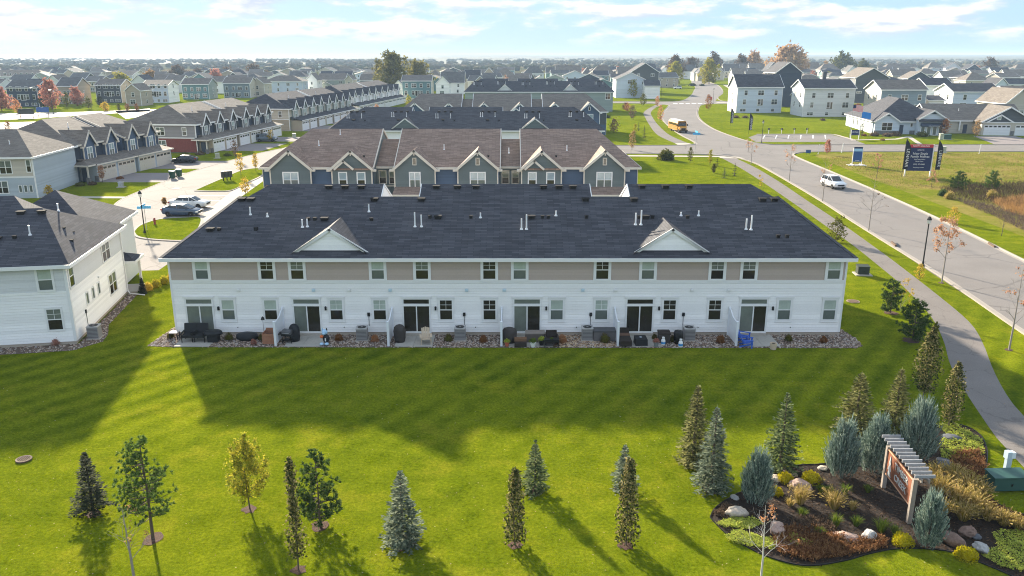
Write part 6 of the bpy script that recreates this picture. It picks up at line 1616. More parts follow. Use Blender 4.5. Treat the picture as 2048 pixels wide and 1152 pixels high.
def feather(label, u, v0, v1, hw, mirror=1, rot=0.0):
    p = at(u, v0); h = height(u, v0, v1); t = thing('feather_banner', label, 'banner', p, rot)
    MB().tube([(0, 0, -.05), (0, 0, h * .9), (.1 * mirror, 0, h)], .03, 5).build('pole', BLACK, t)
    w_ = hw; P = [(0, h * .2), (w_ * .85, h * .2), (w_, h * .55), (w_, h * .78), (w_ * .75, h * .92), (.06, h)]
    rings = []
    b = MB()
    for k in range(9):
        f = k / 8; z = h * (.2 + .8 * f)
        ww = w_ * (.85 + .15 * f if f < .6 else max(.08, (1 - ((f - .6) / .4) ** 2.2)))
        yy = .05 * sin(f * 7)
        rings.append([(0.02, -.012 + yy * 0, z), (ww * mirror, -.012 + yy, z), (ww * mirror, .012 + yy, z), (0.02, .012, z)])
    b.loft(rings); b.build('fabric', NBLK, t)
    text_mesh('letters', 'LENNAR', w_ * .78, WHITE, t, (w_ * .5 * mirror, -.09, h * .5), (radians(90), radians(90), 0), .003, spacing=1.1)
    return t
feather('black feather banner left of the sales board', 1803, 354, 277, .95, 1, .05); feather('black feather banner right of the sales board', 1868, 354, 280, .85, 1, -.1)
feather('black feather banner standing alone on the far bank', 1460, 254, 215, .95, 1, .3); feather('black feather banner by the forecourt kerb', 1497, 269, 226, .95, 1, .2)
# blue estate sign on a white stand
p = at(1713, 331); t = thing('estate_sign', 'blue and navy estate sign on a white stand in the meadow', 'sign', p, radians(-4))
BL1, BL2 = mat('sign_mid_blue', lin(.025, .085, .26), .5, .1), mat('sign_pale_blue', lin(.35, .58, .80), .5, .05)
for s in (-1, 1): MB().box(s * .82 - .05, s * .82 + .05, -.03, .07, 0, 3.1).build('post', WHITE, t)
MB().box(-.77, .77, -.05, 0, .7, 2.55).build('panel', BL1, t); MB().box(-.77, .77, -.05, 0, 2.555, 3.05).build('upper_panel', BL2, t); MB().box(-.77, .77, -.052, 0, 3.055, 3.35).build('header', NAVY, t)
b = MB(); b.box(-1.6, 1.6, -.5, -.3, 0, .12); b.box(-1.6, 1.6, .4, .6, 0, .12); b.box(-.9, -.7, -.8, .9, .1, .22); b.box(.7, .9, -.8, .9, .1, .22); b.build('stand', WHITE, t)
text_mesh('letters', 'LENNAR', .2, WHITE, t, (0, -.056, .9), (radians(90), 0, 0), .003)
# flags and small sign at the show home
def flag(label, u, v0, v1, w_, h_, m):
    p = at(u, v0); H_ = height(u, v0, v1); t = thing('flagpole', label, 'flagpole', p)
    MB().tube([(0, 0, 0), (0, 0, H_)], [.07, .04], 6).build('pole', RIM, t)
    b = MB(); n = 12; bot, top = [], []
    for k in range(n + 1):
        x = w_ * k / n; y = .12 * sin(k * .9); d = -.35 * (k / n) ** 1.4
        bot.append((x, y, H_ - .15 - h_ + d)); top.append((x, y, H_ - .15 + d))
    for k in range(n): b.poly([bot[k], bot[k + 1], top[k + 1], top[k]]); b.poly([(p_[0], p_[1] + .015, p_[2]) for p_ in (top[k], top[k + 1], bot[k + 1], bot[k])])
    b.build('fabric', m, t); return t
def flag_mat():
    m = bpy.data.materials.new('striped_flag'); m.use_nodes = True; q = m.node_tree; bs = q.nodes['Principled BSDF']
    tcn = q.nodes.new('ShaderNodeTexCoord'); wv = q.nodes.new('ShaderNodeTexWave'); wv.bands_direction = 'Z'; wv.inputs['Scale'].default_value = 1.3; wv.inputs['Distortion'].default_value = 0
    q.links.new(tcn.outputs['Object'], wv.inputs['Vector']); r = q.nodes.new('ShaderNodeValToRGB'); r.color_ramp.interpolation = 'CONSTANT'
    r.color_ramp.elements[0].color = (.55, .03, .04, 1); r.color_ramp.elements[1].color = (.8, .8, .8, 1); r.color_ramp.elements[1].position = .5
    q.links.new(wv.outputs['Fac'], r.inputs['Fac']); q.links.new(r.outputs[0], bs.inputs['Base Color']); return m
f1 = flag('flagpole with a red and white striped flag beside the show home', 1699, 276, 208, 2.4, 1.5, flag_mat())
H1 = height(1699, 276, 208); MB().box(.02, 1.0, -.03, -.01, H1 - .95, H1 - .15).build('canton', NAVY, f1)
flag('flagpole with a bright blue flag beside the show home', 1718, 276, 222, 2.2, 1.5, mat('flag_blue', lin(.03, .22, .62), .6, .1))
p = at(1709, 279); t = thing('sign', 'small navy sign on white legs before the show home', 'sign', p)
for s in (-1, 1): MB().box(s * .95 - .06, s * .95 + .06, 0, .1, 0, 2.3).build('post', WHITE, t)
MB().box(-.88, .88, -.03, .05, 1.0, 2.25).build('panel', NAVY, t); text_mesh('letters', 'LENNAR', .38, WHITE, t, (0, -.036, 1.75), (radians(90), 0, 0), .003)
for k in range(4): pole_sign('bay_sign', f'small white bay sign on the forecourt kerb, {nth(k)} from the left', 1537 + 25.5 * k, 268, 1.5, BLACK, .5, .5, post=.07, postm=WHITE)
for i, (u, v, lab) in enumerate(((1683, 305, 'white marker stake on the meadow edge near the estate sign'), (1958, 307, 'white marker stake on the far edge of the meadow'), (1636, 308, 'thin white marker stake by the red sapling'))):
    t = thing('marker_stake', lab, 'stake', at(u, v), .3 * i); MB().hexa([(-.06, -.03, -.05), (.06, -.03, -.05), (.06, .03, -.05), (-.06, .03, -.05), (.12, -.03, 1.9), (.24, -.03, 1.9), (.24, .03, 1.9), (.12, .03, 1.9)]).build('post', WHITE, t); MB().box(-.1, .1, -.1, .1, -.02, .06).build('foot', WHITE, t)
p = at(1616, 309); t = thing('yard_sign', 'low blue yard sign at the street corner', 'sign', p); MB().box(-.5, .5, -.02, .02, .3, .9).build('panel', BL1, t); MB().tube([(-.3, 0, 0), (-.3, 0, .4)], .02, 4).tube([(.3, 0, 0), (.3, 0, .4)], .02, 4).build('wire_leg', BLACK, t)
# utility boxes
UG = mat('utility_green', lin(.030, .085, .070), .5, .15, 2); UGD = mat('utility_dark', lin(.035, .045, .035), .6, .15, 2); UB = mat('utility_beige', lin(.42, .43, .33), .6, .1, 3); UBL = mat('utility_grey_blue', lin(.42, .52, .60), .5, .1, 3)
def cabinet(label, u, v, w_, d_, h_, m, rot=0, pad=True, name='utility_box'):
    t = thing(name, label, 'utility box', at(u, v), rot)
    b = MB(); b.hexa([(-w_ / 2, 0, .08), (w_ / 2, 0, .08), (w_ / 2, d_, .08), (-w_ / 2, d_, .08), (-w_ / 2, .06, h_ * .88), (w_ / 2, .06, h_ * .88), (w_ / 2, d_, h_ * .96), (-w_ / 2, d_, h_ * .96)]); b.build('cabinet', m, t)
    MB().hexa([(-w_ / 2 - .04, 0, h_ * .88), (w_ / 2 + .04, 0, h_ * .88), (w_ / 2 + .04, d_ + .04, h_ * .96), (-w_ / 2 - .04, d_ + .04, h_ * .96), (-w_ / 2 - .04, 0, h_ * .95), (w_ / 2 + .04, 0, h_ * .95), (w_ / 2 + .04, d_ + .04, h_ * 1.03), (-w_ / 2 - .04, d_ + .04, h_ * 1.03)]).build('lid', m, t)
    if pad: MB().box(-w_ / 2 - .22, w_ / 2 + .22, -.25, d_ + .2, -.05, .09).build('pad', CONC, t)
    MB().box(-.03, .03, -.02, .01, h_ * .4, h_ * .55).build('latch', BLACK, t)
    return t
cabinet('large dark green transformer cabinet beside the planting bed', 2022, 985, 1.65, .8, .78, UG, .05, False)
cabinet('dark utility cabinet on a concrete pad beside the footpath', 1727, 551, 1.0, .8, .85, UGD, -.1)
p = at(2012, 945); t = thing('utility_pedestal', 'pale blue grey metering pedestal beside the transformer', 'utility box', p, .1)
MB().box(-.13, .13, -.09, .09, -.05, .85).build('post', UBL, t); MB().box(-.2, .02, -.16, .12, .78, 1.15).build('meter_box', UBL, t); MB().box(.03, .24, -.13, .13, .8, 1.1).build('side_box', mat('utility_white', lin(.62, .70, .76), .4, .05), t)
cabinet('pale green utility box on the lawn beside the brick ended row', 434, 317, .7, .6, 1.0, UB); cabinet('grey utility box on the lawn before the tan garages', 241, 375, .7, .5, .8, RIM); cabinet('pale utility box beside the sales board', 1887, 306, 1.0, .8, 1.3, UB); cabinet('green transformer cabinet before the beige ranch house', 1895, 279, 1.8, 1.2, 1.2, UG, 0); cabinet('pale box beside the ranch house transformer', 1883, 280, .8, .7, 1.5, UB, 0, False); cabinet('pale utility box along the far lane', 588, 276, .8, .6, 1.1, UB)
# lane furniture
p = at(441, 362, 0); t = thing('mailbox_cluster', 'cluster of three dark mailbox units on the lane island', 'mailbox', (p.x + 1, p.y, .09), radians(35))
for k in range(3):
    MB().box(-.75 + k * .56, -.23 + k * .56, -.25, .25, .5, 1.5).build('mailbox', mat('mailbox_brown', lin(.045, .04, .038), .5, .15), t); MB().box(-.55 + k * .56, -.43 + k * .56, -.08, .08, 0, .5).build('leg', BLACK, t)
    for j in range(4): MB().box(-.72 + k * .56, -.26 + k * .56, -.262, -.25, .54 + j * .24, .75 + j * .24).build('door', mat('mailbox_door', lin(.06, .055, .052), .45, .1), t)
GB = mat('bin_green', lin(.020, .075, .045), .5, .1)
for (x, y, lab) in ((-55.2, 130.0, 'dark green wheeled bin, nearer of the pair at the kerb'), (-54.9, 131.9, 'dark green wheeled bin, farther of the pair at the kerb')):
    t = thing('wheeled_bin', lab, 'bin', (x, y, .02), radians(80))
    MB().hexa([(-.27, -.3, .06), (.27, -.3, .06), (.27, .3, .06), (-.27, .3, .06), (-.36, -.4, 1.12), (.36, -.4, 1.12), (.36, .4, 1.12), (-.36, .4, 1.12)]).build('bin_body', GB, t); MB().hexa([(-.39, -.43, 1.12), (.39, -.43, 1.12), (.39, .45, 1.12), (-.39, .45, 1.12), (-.34, -.38, 1.22), (.34, -.38, 1.22), (.34, .45, 1.26), (-.34, .45, 1.26)]).build('lid', mat('bin_lid', lin(.35, .36, .33), .4, .1), t)
    for s in (-1, 1): MB().tube([(s * .3, .36, .12), (s * .36, .36, .12)], .12, 10).build('wheel', TYRE, t)
t = thing('fire_hydrant', 'red fire hydrant on the island lawn', 'hydrant', (-42.2, 92.9, .09)); HR = mat('hydrant_red', lin(.28, .05, .04), .5, .15)
MB().lathe([(.16, 0), (.16, .06), (.11, .1), (.11, .55), (.14, .58), (.14, .64), (.08, .75), (.03, .8)], 12).build('barrel', HR, t); MB().tube([(-.2, 0, .42), (.2, 0, .42)], .06, 8).build('side_outlet', HR, t); MB().tube([(0, -.2, .36), (0, 0, .36)], .075, 8).build('pump_outlet', HR, t)
# storm drain, manhole, kerb inlets
p = at(48, 920); t = thing('storm_drain', 'round iron storm grate in the shaded lawn', 'drain', (p.x, p.y, .006)); n = 20
b = MB()
for k in range(n):
    a, q = 2 * pi * k / n, 2 * pi * (k + 1) / n
    b.hexa([(cos(a) * .30, sin(a) * .30, 0), (cos(a) * .37, sin(a) * .37, 0), (cos(q) * .37, sin(q) * .37, 0), (cos(q) * .30, sin(q) * .30, 0), (cos(a) * .30, sin(a) * .30, .07), (cos(a) * .37, sin(a) * .37, .07), (cos(q) * .37, sin(q) * .37, .07), (cos(q) * .30, sin(q) * .30, .07)])
RUST = mat('rusty_iron', lin(.12, .075, .045), .8, .35, 8); b.build('rim', RUST, t)
MB().lathe([(.31, 0.0), (.31, .012)], 20).build('pit', mat('pit_shade', lin(.004, .004, .004), .9), t)  # flat black disc: the dark under the grate put into its colour
for k in range(5):
    x = -.22 + k * .11; l_ = sqrt(max(.01, .3 ** 2 - x * x)); MB().box(x - .025, x + .025, -l_, l_, .03, .065).build('bar', RUST, t)
p = at(1706, 603); t = thing('manhole_cover', 'rusty round manhole cover in the side lawn', 'manhole', (p.x, p.y, .006)); MB().lathe([(.42, 0), (.42, .05), (.36, .06), (.05, .06)], 18).build('cover', RUST, t); MB().lathe([(.52, 0), (.52, .03), (.43, .03)], 18).build('rim', mat('worn_rim', lin(.30, .22, .15), .8, .2), t)
p = at(899, 972); kind(MB().lathe([(.75, .004), (.6, .03), (.2, .035)], 16, p.x, p.y, 0).build('worn_patch', GRASS2), 'structure')
for u, v, rz, lab in ((1794, 490, -.2, 'dark kerb inlet on the near side of the road'), (1990, 492, -.2, 'dark kerb inlet on the far side of the road'), (1322, 235, .1, 'kerb inlet at the bend')):
    p = at(u, v); t = thing('kerb_inlet', lab, 'drain', (p.x, p.y, .02), rz + pi / 2); MB().box(-.7, .7, -.25, .25, 0, .012).build('grate', BLACK, t); MB().box(-.9, .9, .26, .42, 0, .2).build('hood', RUST, t)
p = at(353, 377); sheet('manhole', [(p.x - .6, p.y - .8), (p.x + .6, p.y - .8), (p.x + .6, p.y + .8), (p.x - .6, p.y + .8)], .022, CONC)
# far left notice boards and light masts
for u, v, w_, lab in ((54, 236, 2.4, 'dark green notice board on posts by the pale street'), (87, 232, 2.0, 'blue notice board on posts by the pale street')):
    p = at(u, v); t = thing('notice_board', lab, 'sign', p, .1)
    for s in (-1, 1): MB().box(s * w_ * .8 - .08, s * w_ * .8 + .08, 0, .14, 0, 1.9).build('post', RUST, t)
    MB().box(-w_, w_, -.05, .02, 1.2, 2.9).build('panel', UGD if u == 54 else BL1, t)
for u, v0, v1, lab in ((70, 224, 176, 'tall grey light mast at the pale street'), (107, 228, 180, 'dark light mast by the red tree')):
    p = at(u, v0); h_ = height(u, v0, v1); t = thing('light_mast', lab, 'light mast', p); MB().tube([(0, 0, 0), (0, 0, h_)], [.1, .06], 6).build('pole', UGD, t); MB().box(-.5, .5, -.15, .15, h_ - .12, h_ + .05).build('lamp_head', RIM, t)
# far water tower
t = thing('radio_mast', 'slim pale radio mast above the roofs near the willow', 'mast', (-139, 600, 0)); MB().tube([(0, 0, 0), (0, 0, 13.2)], [.25, .12], 6).build('pole', RIM, t)
for z in (10.6, 12.4): MB().lathe([(.7, z), (1.0, z + .2), (1.0, z + .6), (.7, z + .8)], 10).build('antenna_ring', UBL, t)
# person walking on the far footway
def person(label, loc, rotz, top, legs):
    t = thing('person', label, 'person', loc, rotz)
    b = MB()
    def limb(P, R, n=8): b.tube(P, R, n)
    secs = [(.82, .15, .10), (.95, .165, .11), (1.1, .15, .10), (1.3, .185, .115), (1.42, .17, .10), (1.48, .07, .07), (1.54, .055, .06), (1.58, .07, .085), (1.66, .078, .10), (1.74, .06, .08), (1.78, .02, .03)]
    b.loft([[(cos(2 * pi * k / 10) * a, sin(2 * pi * k / 10) * q, z) for k in range(10)] for z, a, q in secs])
    for s in (-1, 1):
        limb([(s * .09, 0, .88), (s * .095, -.06 * s, .5), (s * .095, .1 * s, .1), (s * .095, .1 * s - .1, .03)], [.085, .06, .042, .04])
        limb([(s * .19, 0, 1.4), (s * .23, .05 * s, 1.12), (s * .22, .0 - .12 * s, .88), (s * .22, -.16 * s, .8)], [.055, .045, .035, .03])
    b.build('body', mat('skin', lin(.45, .30, .22), .6), t, smooth=True)
    b = MB(); b.loft([[(cos(2 * pi * k / 10) * a * 1.1, sin(2 * pi * k / 10) * q * 1.12, z) for k in range(10)] for z, a, q in secs[1:6]])
    for s in (-1, 1): b.tube([(s * .18, 0, 1.41), (s * .23, .05 * s, 1.12), (s * .225, -.1 * s, .9)], [.065, .055, .045], 8)
    b.build('jacket', top, t)
    b = MB()
    for s in (-1, 1): b.tube([(s * .085, 0, .96), (s * .095, -.06 * s, .5), (s * .095, .1 * s, .1)], [.105, .075, .055], 8)
    b.build('trousers', legs, t); MB().blob((0, .01, 1.70), (.085, .105, .1), 1, .05, 2).build('hair', BLACK, t)
p = at(1458, 177); person('person in a grey top and dark trousers walking on the far footway', (p.x, p.y, .02), .4, mat('cloth_grey', lin(.3, .3, .3), .8), mat('cloth_dark', lin(.03, .03, .04), .8))

# ================================================================== garden side of the white row
def rockmat(name, cols):
    m = leafmat(name, cols, trans=0.0, rough=.85); return m
PEB = rockmat('river_pebbles', [lin(.10, .07, .055), lin(.24, .17, .13), lin(.40, .30, .23), lin(.52, .45, .38), lin(.30, .27, .26)])
PEB2 = rockmat('tan_pebbles', [lin(.16, .09, .05), lin(.34, .21, .12), lin(.50, .36, .22), lin(.58, .46, .32)])
BEDSOIL = mat('bed_soil', lin(.13, .095, .075), .95, .4, 8, bump=.6, bscale=20, fine=.4, fscale=30)
patios = [(-23.3, -20.9), (-15.7, -13.2), (-8.1, -5.5), (-.2, 2.8), (7.9, 10.4), (16.1, 18.5)]
PY0, PY1 = 51.75, FY - .03
for i, (a, b_) in enumerate(patios):
    t = kind(MB().box(a, (a + b_) / 2 - .01, PY0, PY1, -.05, .05).build('patio_slab', SLAB), 'structure'); kind(MB().box((a + b_) / 2 + .01, b_, PY0, PY1, -.05, .05).build('patio_slab', SLAB), 'structure')
bed = [(-25.2, 51.9), (-23.5, 51.7), (23.6, 51.5), (24.2, 51.9), (24.4, 53.5), (24.1, 55.5), (23.35, 55.6), (23.35, 54.3), (-23.9, 54.3), (-23.95, 56.5), (-24.9, 56.5)]
sheet('rock_bed', bed, .006, BEDSOIL)
def inside(pt, poly):
    x, y = pt; r = False
    for i in range(len(poly)):
        (x1, y1), (x2, y2) = poly[i - 1], poly[i]
        if (y1 > y) != (y2 > y) and x < (x2 - x1) * (y - y1) / (y2 - y1) + x1: r = not r
    return r
def pebbles(name, poly, n, m, seed, holes=(), s0=.035, s1=.075):
    r = random.Random(seed); b = MB(); V, Fc = ico(1)
    xs = [p_[0] for p_ in poly]; ys = [p_[1] for p_ in poly]; k = 0
    while k < n:
        x, y = r.uniform(min(xs), max(xs)), r.uniform(min(ys), max(ys))
        if not inside((x, y), poly) or any(h0 <= x <= h1 and y > PY0 - .02 for h0, h1 in holes): k += .2; continue
        k += 1; s = r.uniform(s0, s1); sx, sy, sz = s * r.uniform(.7, 1.3), s * r.uniform(.7, 1.3), s * r.uniform(.45, .8); n0 = len(b.v); a = r.random() * 6.3; ca, sa = cos(a), sin(a)
        for p_ in V:
            px_, py_ = p_[0] * sx, p_[1] * sy
            b.v.append((x + px_ * ca - py_ * sa, y + px_ * sa + py_ * ca, s * .3 + p_[2] * sz))
        b.f.extend(tuple(n0 + q for q in f) for f in Fc)
    return kind(b.build(name, m), 'stuff')
tag(pebbles('river_stones', bed, 9500, PEB, 3, patios), 'bed of mixed river stones along the white row', 'stones')
tag(pebbles('river_stones', [(2.9, 51.65), (7.2, 51.65), (7.2, 54.1), (2.9, 54.1)], 900, PEB2, 4), 'patch of orange tan stones beside the patio planters', 'stones')
nbm = nb.matrix_basis if False else Matrix.Translation(nb.location) @ Matrix.Rotation(radians(9.9), 4, 'Z')
def nbp(x, y, z=0): return nbm @ Vector((x, y, z))
nbed = [nbp(x, y).xy for x, y in ((-12, -1.3), (-2, -1.4), (.2, -1.3), (1.6, .2), (1.5, 1.8), (.9, 4), (.9, 12.2), (.1, 12.2), (.1, 0), (-12, 0))]
sheet('rock_bed', nbed, .006, BEDSOIL); tag(pebbles('river_stones', [tuple(q) for q in nbed], 2600, PEB, 5), 'bed of river stones round the white end house', 'stones')
# fences between the patios
VIN = mat('white_vinyl', lin(.80, .82, .85), .35, .04, 2)
for i, x in enumerate((-16.3, -8.52, -.73, 7.3, 15.46)):
    t = thing('privacy_fence', f'white vinyl privacy fence between patios, {nth(i)} from the left', 'fence', (x, 0, 0), 0, 'white fences between the patios')
    prof = [(51.95, .12), (FY - .1, .12), (FY - .1, 2.05)] + [(FY - .35 - 1.0 * k / 6, 2.05 - .34 * sin(k / 6 * pi / 2) ** 1.3) for k in range(7)] + [(51.95, 1.68)]
    MB().prism(prof, -.035, .035, 'x').build('panel', VIN, t)
    for yy, zz in ((51.92, 1.78), (FY - .12, 2.12)):
        o = MB().box(-.075, .075, yy - .075, yy + .075, -.05, zz).build('post', VIN, t); MB().hexa([(-.09, yy - .09, zz), (.09, yy - .09, zz), (.09, yy + .09, zz), (-.09, yy + .09, zz), (-.02, yy - .02, zz + .05), (.02, yy - .02, zz + .05), (.02, yy + .02, zz + .05), (-.02, yy + .02, zz + .05)]).build('cap', VIN, o)
    for k in range(7):
        yy = 52.15 + k * .28; zt = 1.66 if yy < 52.9 else 1.66 + (yy - 52.9) * .28
        MB().box(-.04, .04, yy - .006, yy + .006, .15, zt).build('board_joint', mat('vinyl_joint', lin(.62, .64, .67), .4), t)
# air conditioners
ACM = mat('ac_grey', lin(.26, .25, .245), .5, .1, 3); ACD = mat('ac_dark', lin(.03, .03, .03), .6)
def ac(label, x, y, rot=0):
    t = thing('air_conditioner', label, 'air conditioner', (x, y, .03), rot, 'air conditioners beside the houses')
    MB().prism([(-.38, -.34), (-.34, -.38), (.34, -.38), (.38, -.34), (.38, .34), (.34, .38), (-.34, .38), (-.38, .34)], .04, .86, 'z').build('casing', ACM, t)
    MB().prism([(-.40, -.36), (-.36, -.40), (.36, -.40), (.40, -.36), (.40, .36), (.36, .40), (-.36, .40), (-.40, .36)], .862, .92, 'z').build('top_cover', mat('ac_top', lin(.42, .41, .40), .5, .1), t)
    MB().lathe([(.30, .921), (.30, .935), (.27, .936)], 18).build('fan_grille', ACD, t); MB().lathe([(.08, .936), (.08, .95)], 10).build('fan_hub', ACM, t)
    for k in range(7): MB().box(-.345, .345, -.388, -.381, .14 + k * .1, .16 + k * .1).build('louvre', ACD, t)
    MB().box(-.45, .45, -.45, .45, -.03, .035).build('pad', CONC, t)
for x, y, rz, lab in ((-10.55, 53.2, .05, 'between two orange shrubs near the second patio'), (-3.65, 53.25, 0, 'near the third patio beside a round green shrub'), (5.3, 53.25, 0, 'beside the grey deck box'), (12.45, 53.2, .04, 'beside the covered bin and gas bottle'), (-24.55, 57.2, 0, 'peeping out at the left end of the white row'), (24.05, 57.3, 0, 'at the footpath end of the white row')):
    ac('grey air conditioner ' + lab, x, y, rz)
q = nbp(.85, 1.1); ac('grey air conditioner against the sunlit side wall', q.x, q.y, radians(7))
# furniture
BLKC = mat('black_cover', lin(.016, .017, .020), .55, .25, 5, bump=.3, bscale=6); BRNC = mat('brown_cover', lin(.050, .042, .038), .6, .25, 5, bump=.3, bscale=6); TAUC = mat('taupe_cover', lin(.26, .22, .19), .7, .2, 4, bump=.3, bscale=5)
WICK = mat('dark_wicker', lin(.035, .025, .020), .7, .3, 30, bump=.5, bscale=60); CEDAR = mat('cedar_wood', lin(.36, .17, .10), .7, .25, 8); PINEW = mat('pale_wood', lin(.58, .46, .33), .7, .15, 8); ADB = mat('adirondack_blue', lin(.045, .13, .52), .45, .1, 4)
def lounge(label, u, v, rot):
    t = thing('patio_chair', label, 'chair', at(u, v + 11, .05), rot); t.scale = (1.1, 1.1, 1.15)
    MB().box(-.36, .36, -.4, .36, .3, .46).build('seat', BLKC, t); MB().hexa([(-.38, .26, .4), (.38, .26, .4), (.38, .42, .4), (-.38, .42, .4), (-.36, .4, .98), (.36, .4, .98), (.36, .52, .98), (-.36, .52, .98)]).build('backrest', BLKC, t)
    for sx_ in (-1, 1):
        MB().box(sx_ * .4 - .04, sx_ * .4 + .04, -.38, .4, .52, .58).build('armrest', BLACK, t)
        for sy in (-.34, .36): MB().box(sx_ * .39 - .025, sx_ * .39 + .025, sy - .025, sy + .025, 0, .53).build('leg', BLACK, t)
lounge('black patio armchair on the first patio, nearer the corner', 380, 670, .1); lounge('black patio armchair on the first patio, before the sliding door', 402, 670, -.05)
def covered(name, label, cat, u, v, prof, m, sx_=1.0, sy=1.0, rot=0, seed=1, z=.05):
    """A thing under a fitted cover: a lathe with folds."""
    t = thing(name, label, cat, at(u, v, z), rot); n = 22; b = MB(); r = random.Random(seed); ph = r.random() * 6
    b.loft([[(cos(2 * pi * k / n) * a * sx_ * (1 + .05 * sin(k * 2.1 + ph + z_ * 4)), sin(2 * pi * k / n) * a * sy * (1 + .05 * cos(k * 1.7 + ph)), z_) for k in range(n)] for a, z_ in prof]); b.build('cover', m, t, smooth=True); return t
t = covered('fire_table', 'black covered fire table at the edge of the first patio', 'table', 428, 682, [(.52, .5), (.62, .55), (.60, .68), (.5, .76), (.2, .80)], BLKC, 1.05, .8, seed=2)
MB().prism([(-.34, -.3), (.34, -.3), (.34, .3), (-.34, .3)], 0, .56, 'z').build('pedestal', BLKC, t)
covered('fire_pit', 'low black covered fire pit on the stones', 'fire pit', 495, 678, [(.62, 0), (.72, .12), (.70, .34), (.6, .42), (.2, .46)], BLKC, 1.05, .7, seed=3, z=.03)
t = thing('side_table', 'small black side table with pale top at the building corner', 'table', at(350, 677, .03)); MB().box(-.3, .3, -.25, .25, .44, .5).build('table_top', mat('pale_top', lin(.5, .46, .4), .6, .2), t)
for sx_ in (-.26, .26):
    for sy in (-.2, .2): MB().box(sx_ - .03, sx_ + .03, sy - .03, sy + .03, 0, .44).build('leg', BLACK, t)
t = thing('planter_box', 'tall cedar planter box against the first fence', 'planter', (-16.85, 52.6, .03))
for k in range(4): MB().box(-.45, .4, -.42, -.38, .02 + k * .19, .2 + k * .19).build('plank', CEDAR, t); MB().box(-.45, -.41, -.38, .5, .02 + k * .19, .2 + k * .19).build('plank', CEDAR, t)
MB().box(.36, .4, -.38, .5, .02, .78).box(-.41, .36, .46, .5, .02, .9).build('back_panel', CEDAR, t); MB().box(-.40, .36, -.38, .46, .1, .5).build('soil', SOIL, t)
t = thing('bird_feeder', 'bird feeder on a thin pole before the first fence', 'bird feeder', (-17.5, 53.3, 0)); MB().tube([(0, 0, 0), (0, 0, 1.6)], .012, 5).build('pole', BLACK, t); MB().lathe([(.12, 1.45), (.14, 1.48), (.10, 1.6), (.02, 1.7)], 10).build('feeder', BLACK, t)
# grills
t = thing('grill', 'small grey gas grill on the second patio', 'grill', at(577, 684, .05), -.2); MB().box(-.4, .4, -.28, .28, .5, .66).build('cart_top', BLKC, t); MB().prism([(-.3, .66), (.3, .66), (.3, .8), (.18, .92), (-.18, .92), (-.3, .8)], -.34, .34, 'x').build('hood', mat('grill_grey', lin(.10, .10, .105), .35, .15), t); MB().tube([(-.25, -.33, .74), (.25, -.33, .74)], .015, 5).build('handle', RIM, t)
for sx_ in (-.34, .34):
    for sy in (-.22, .22): MB().box(sx_ - .025, sx_ + .025, sy - .025, sy + .025, 0, .5).build('leg', BLACK, t)
MB().box(-.7, -.42, -.25, .25, .6, .64).build('side_shelf', BLACK, t); MB().box(-.3, .3, -.2, .2, .14, .2).build('lower_shelf', BLACK, t)
DOME = [(.42, 0), (.46, .3), (.46, .8), (.40, 1.02), (.26, 1.18), (.08, 1.24)]
covered('smoker', 'tall black covered smoker beside the second sliding door', 'grill', 590, 681, DOME, BLKC, .8, .75, seed=5); covered('grill', 'brown covered grill on the third patio', 'grill', 800, 683, [(.40, 0), (.46, .25), (.5, .8), (.44, 1.05), (.28, 1.2), (.1, 1.27)], BRNC, .85, .75, seed=6); covered('grill', 'brown covered grill behind the fourth fence', 'grill', 1019, 684, [(.48, 0), (.52, .3), (.55, .8), (.4, 1.0), (.2, 1.08), (.05, 1.12)], BRNC, .95, .75, seed=7)
q = nbp(-7.0, -.8); covered('grill', 'black covered grill before the white end house', 'grill', 1024, 640, [(.45, 0), (.5, .3), (.5, .9), (.42, 1.05), (.15, 1.1)], BLKC, 1, .8, seed=8).location = q
# Adirondack chairs
def adirondack(label, loc, rot, m):
    t = thing('adirondack_chair', label, 'chair', loc, rot)
    for k in range(5): MB().hexa([(-.26 + k * .11, .22, .26), (-.16 + k * .11, .22, .26), (-.16 + k * .11, .245, .26), (-.26 + k * .11, .245, .26), (-.28 + k * .118, .52, .95 + .07 * (1 - abs(k - 2) / 2)), (-.18 + k * .118, .52, .95 + .07 * (1 - abs(k - 2) / 2)), (-.18 + k * .118, .545, .95 + .07 * (1 - abs(k - 2) / 2)), (-.28 + k * .118, .545, .95 + .07 * (1 - abs(k - 2) / 2))]).build('back_slat', m, t)
    for k in range(5): MB().box(-.3, .3, -.36 + k * .12, -.26 + k * .12, .37 - k * .025, .395 - k * .025).build('seat_slat', m, t)
    for s in (-1, 1):
        MB().box(s * .36 - .07, s * .36 + .07, -.42, .36, .55, .575).build('armrest', m, t); MB().box(s * .34 - .02, s * .34 + .02, -.38, -.28, 0, .55).build('leg', m, t); MB().hexa([(s * .3 - .015, -.4, .26), (s * .3 + .015, -.4, .26), (s * .3 + .015, .5, 0), (s * .3 - .015, .5, 0), (s * .3 - .015, -.4, .36), (s * .3 + .015, -.4, .36), (s * .3 + .015, .5, .1), (s * .3 - .015, .5, .1)]).build('side_rail', m, t)
adirondack('pale wooden slatted armchair on the third patio', at(852, 686, .05), .15, PINEW); adirondack('blue slatted armchair beside the last fence, rear one', at(1486, 682, .05), radians(60), ADB); adirondack('blue slatted armchair on the last patio, front one', at(1493, 693, .05), radians(75), ADB)
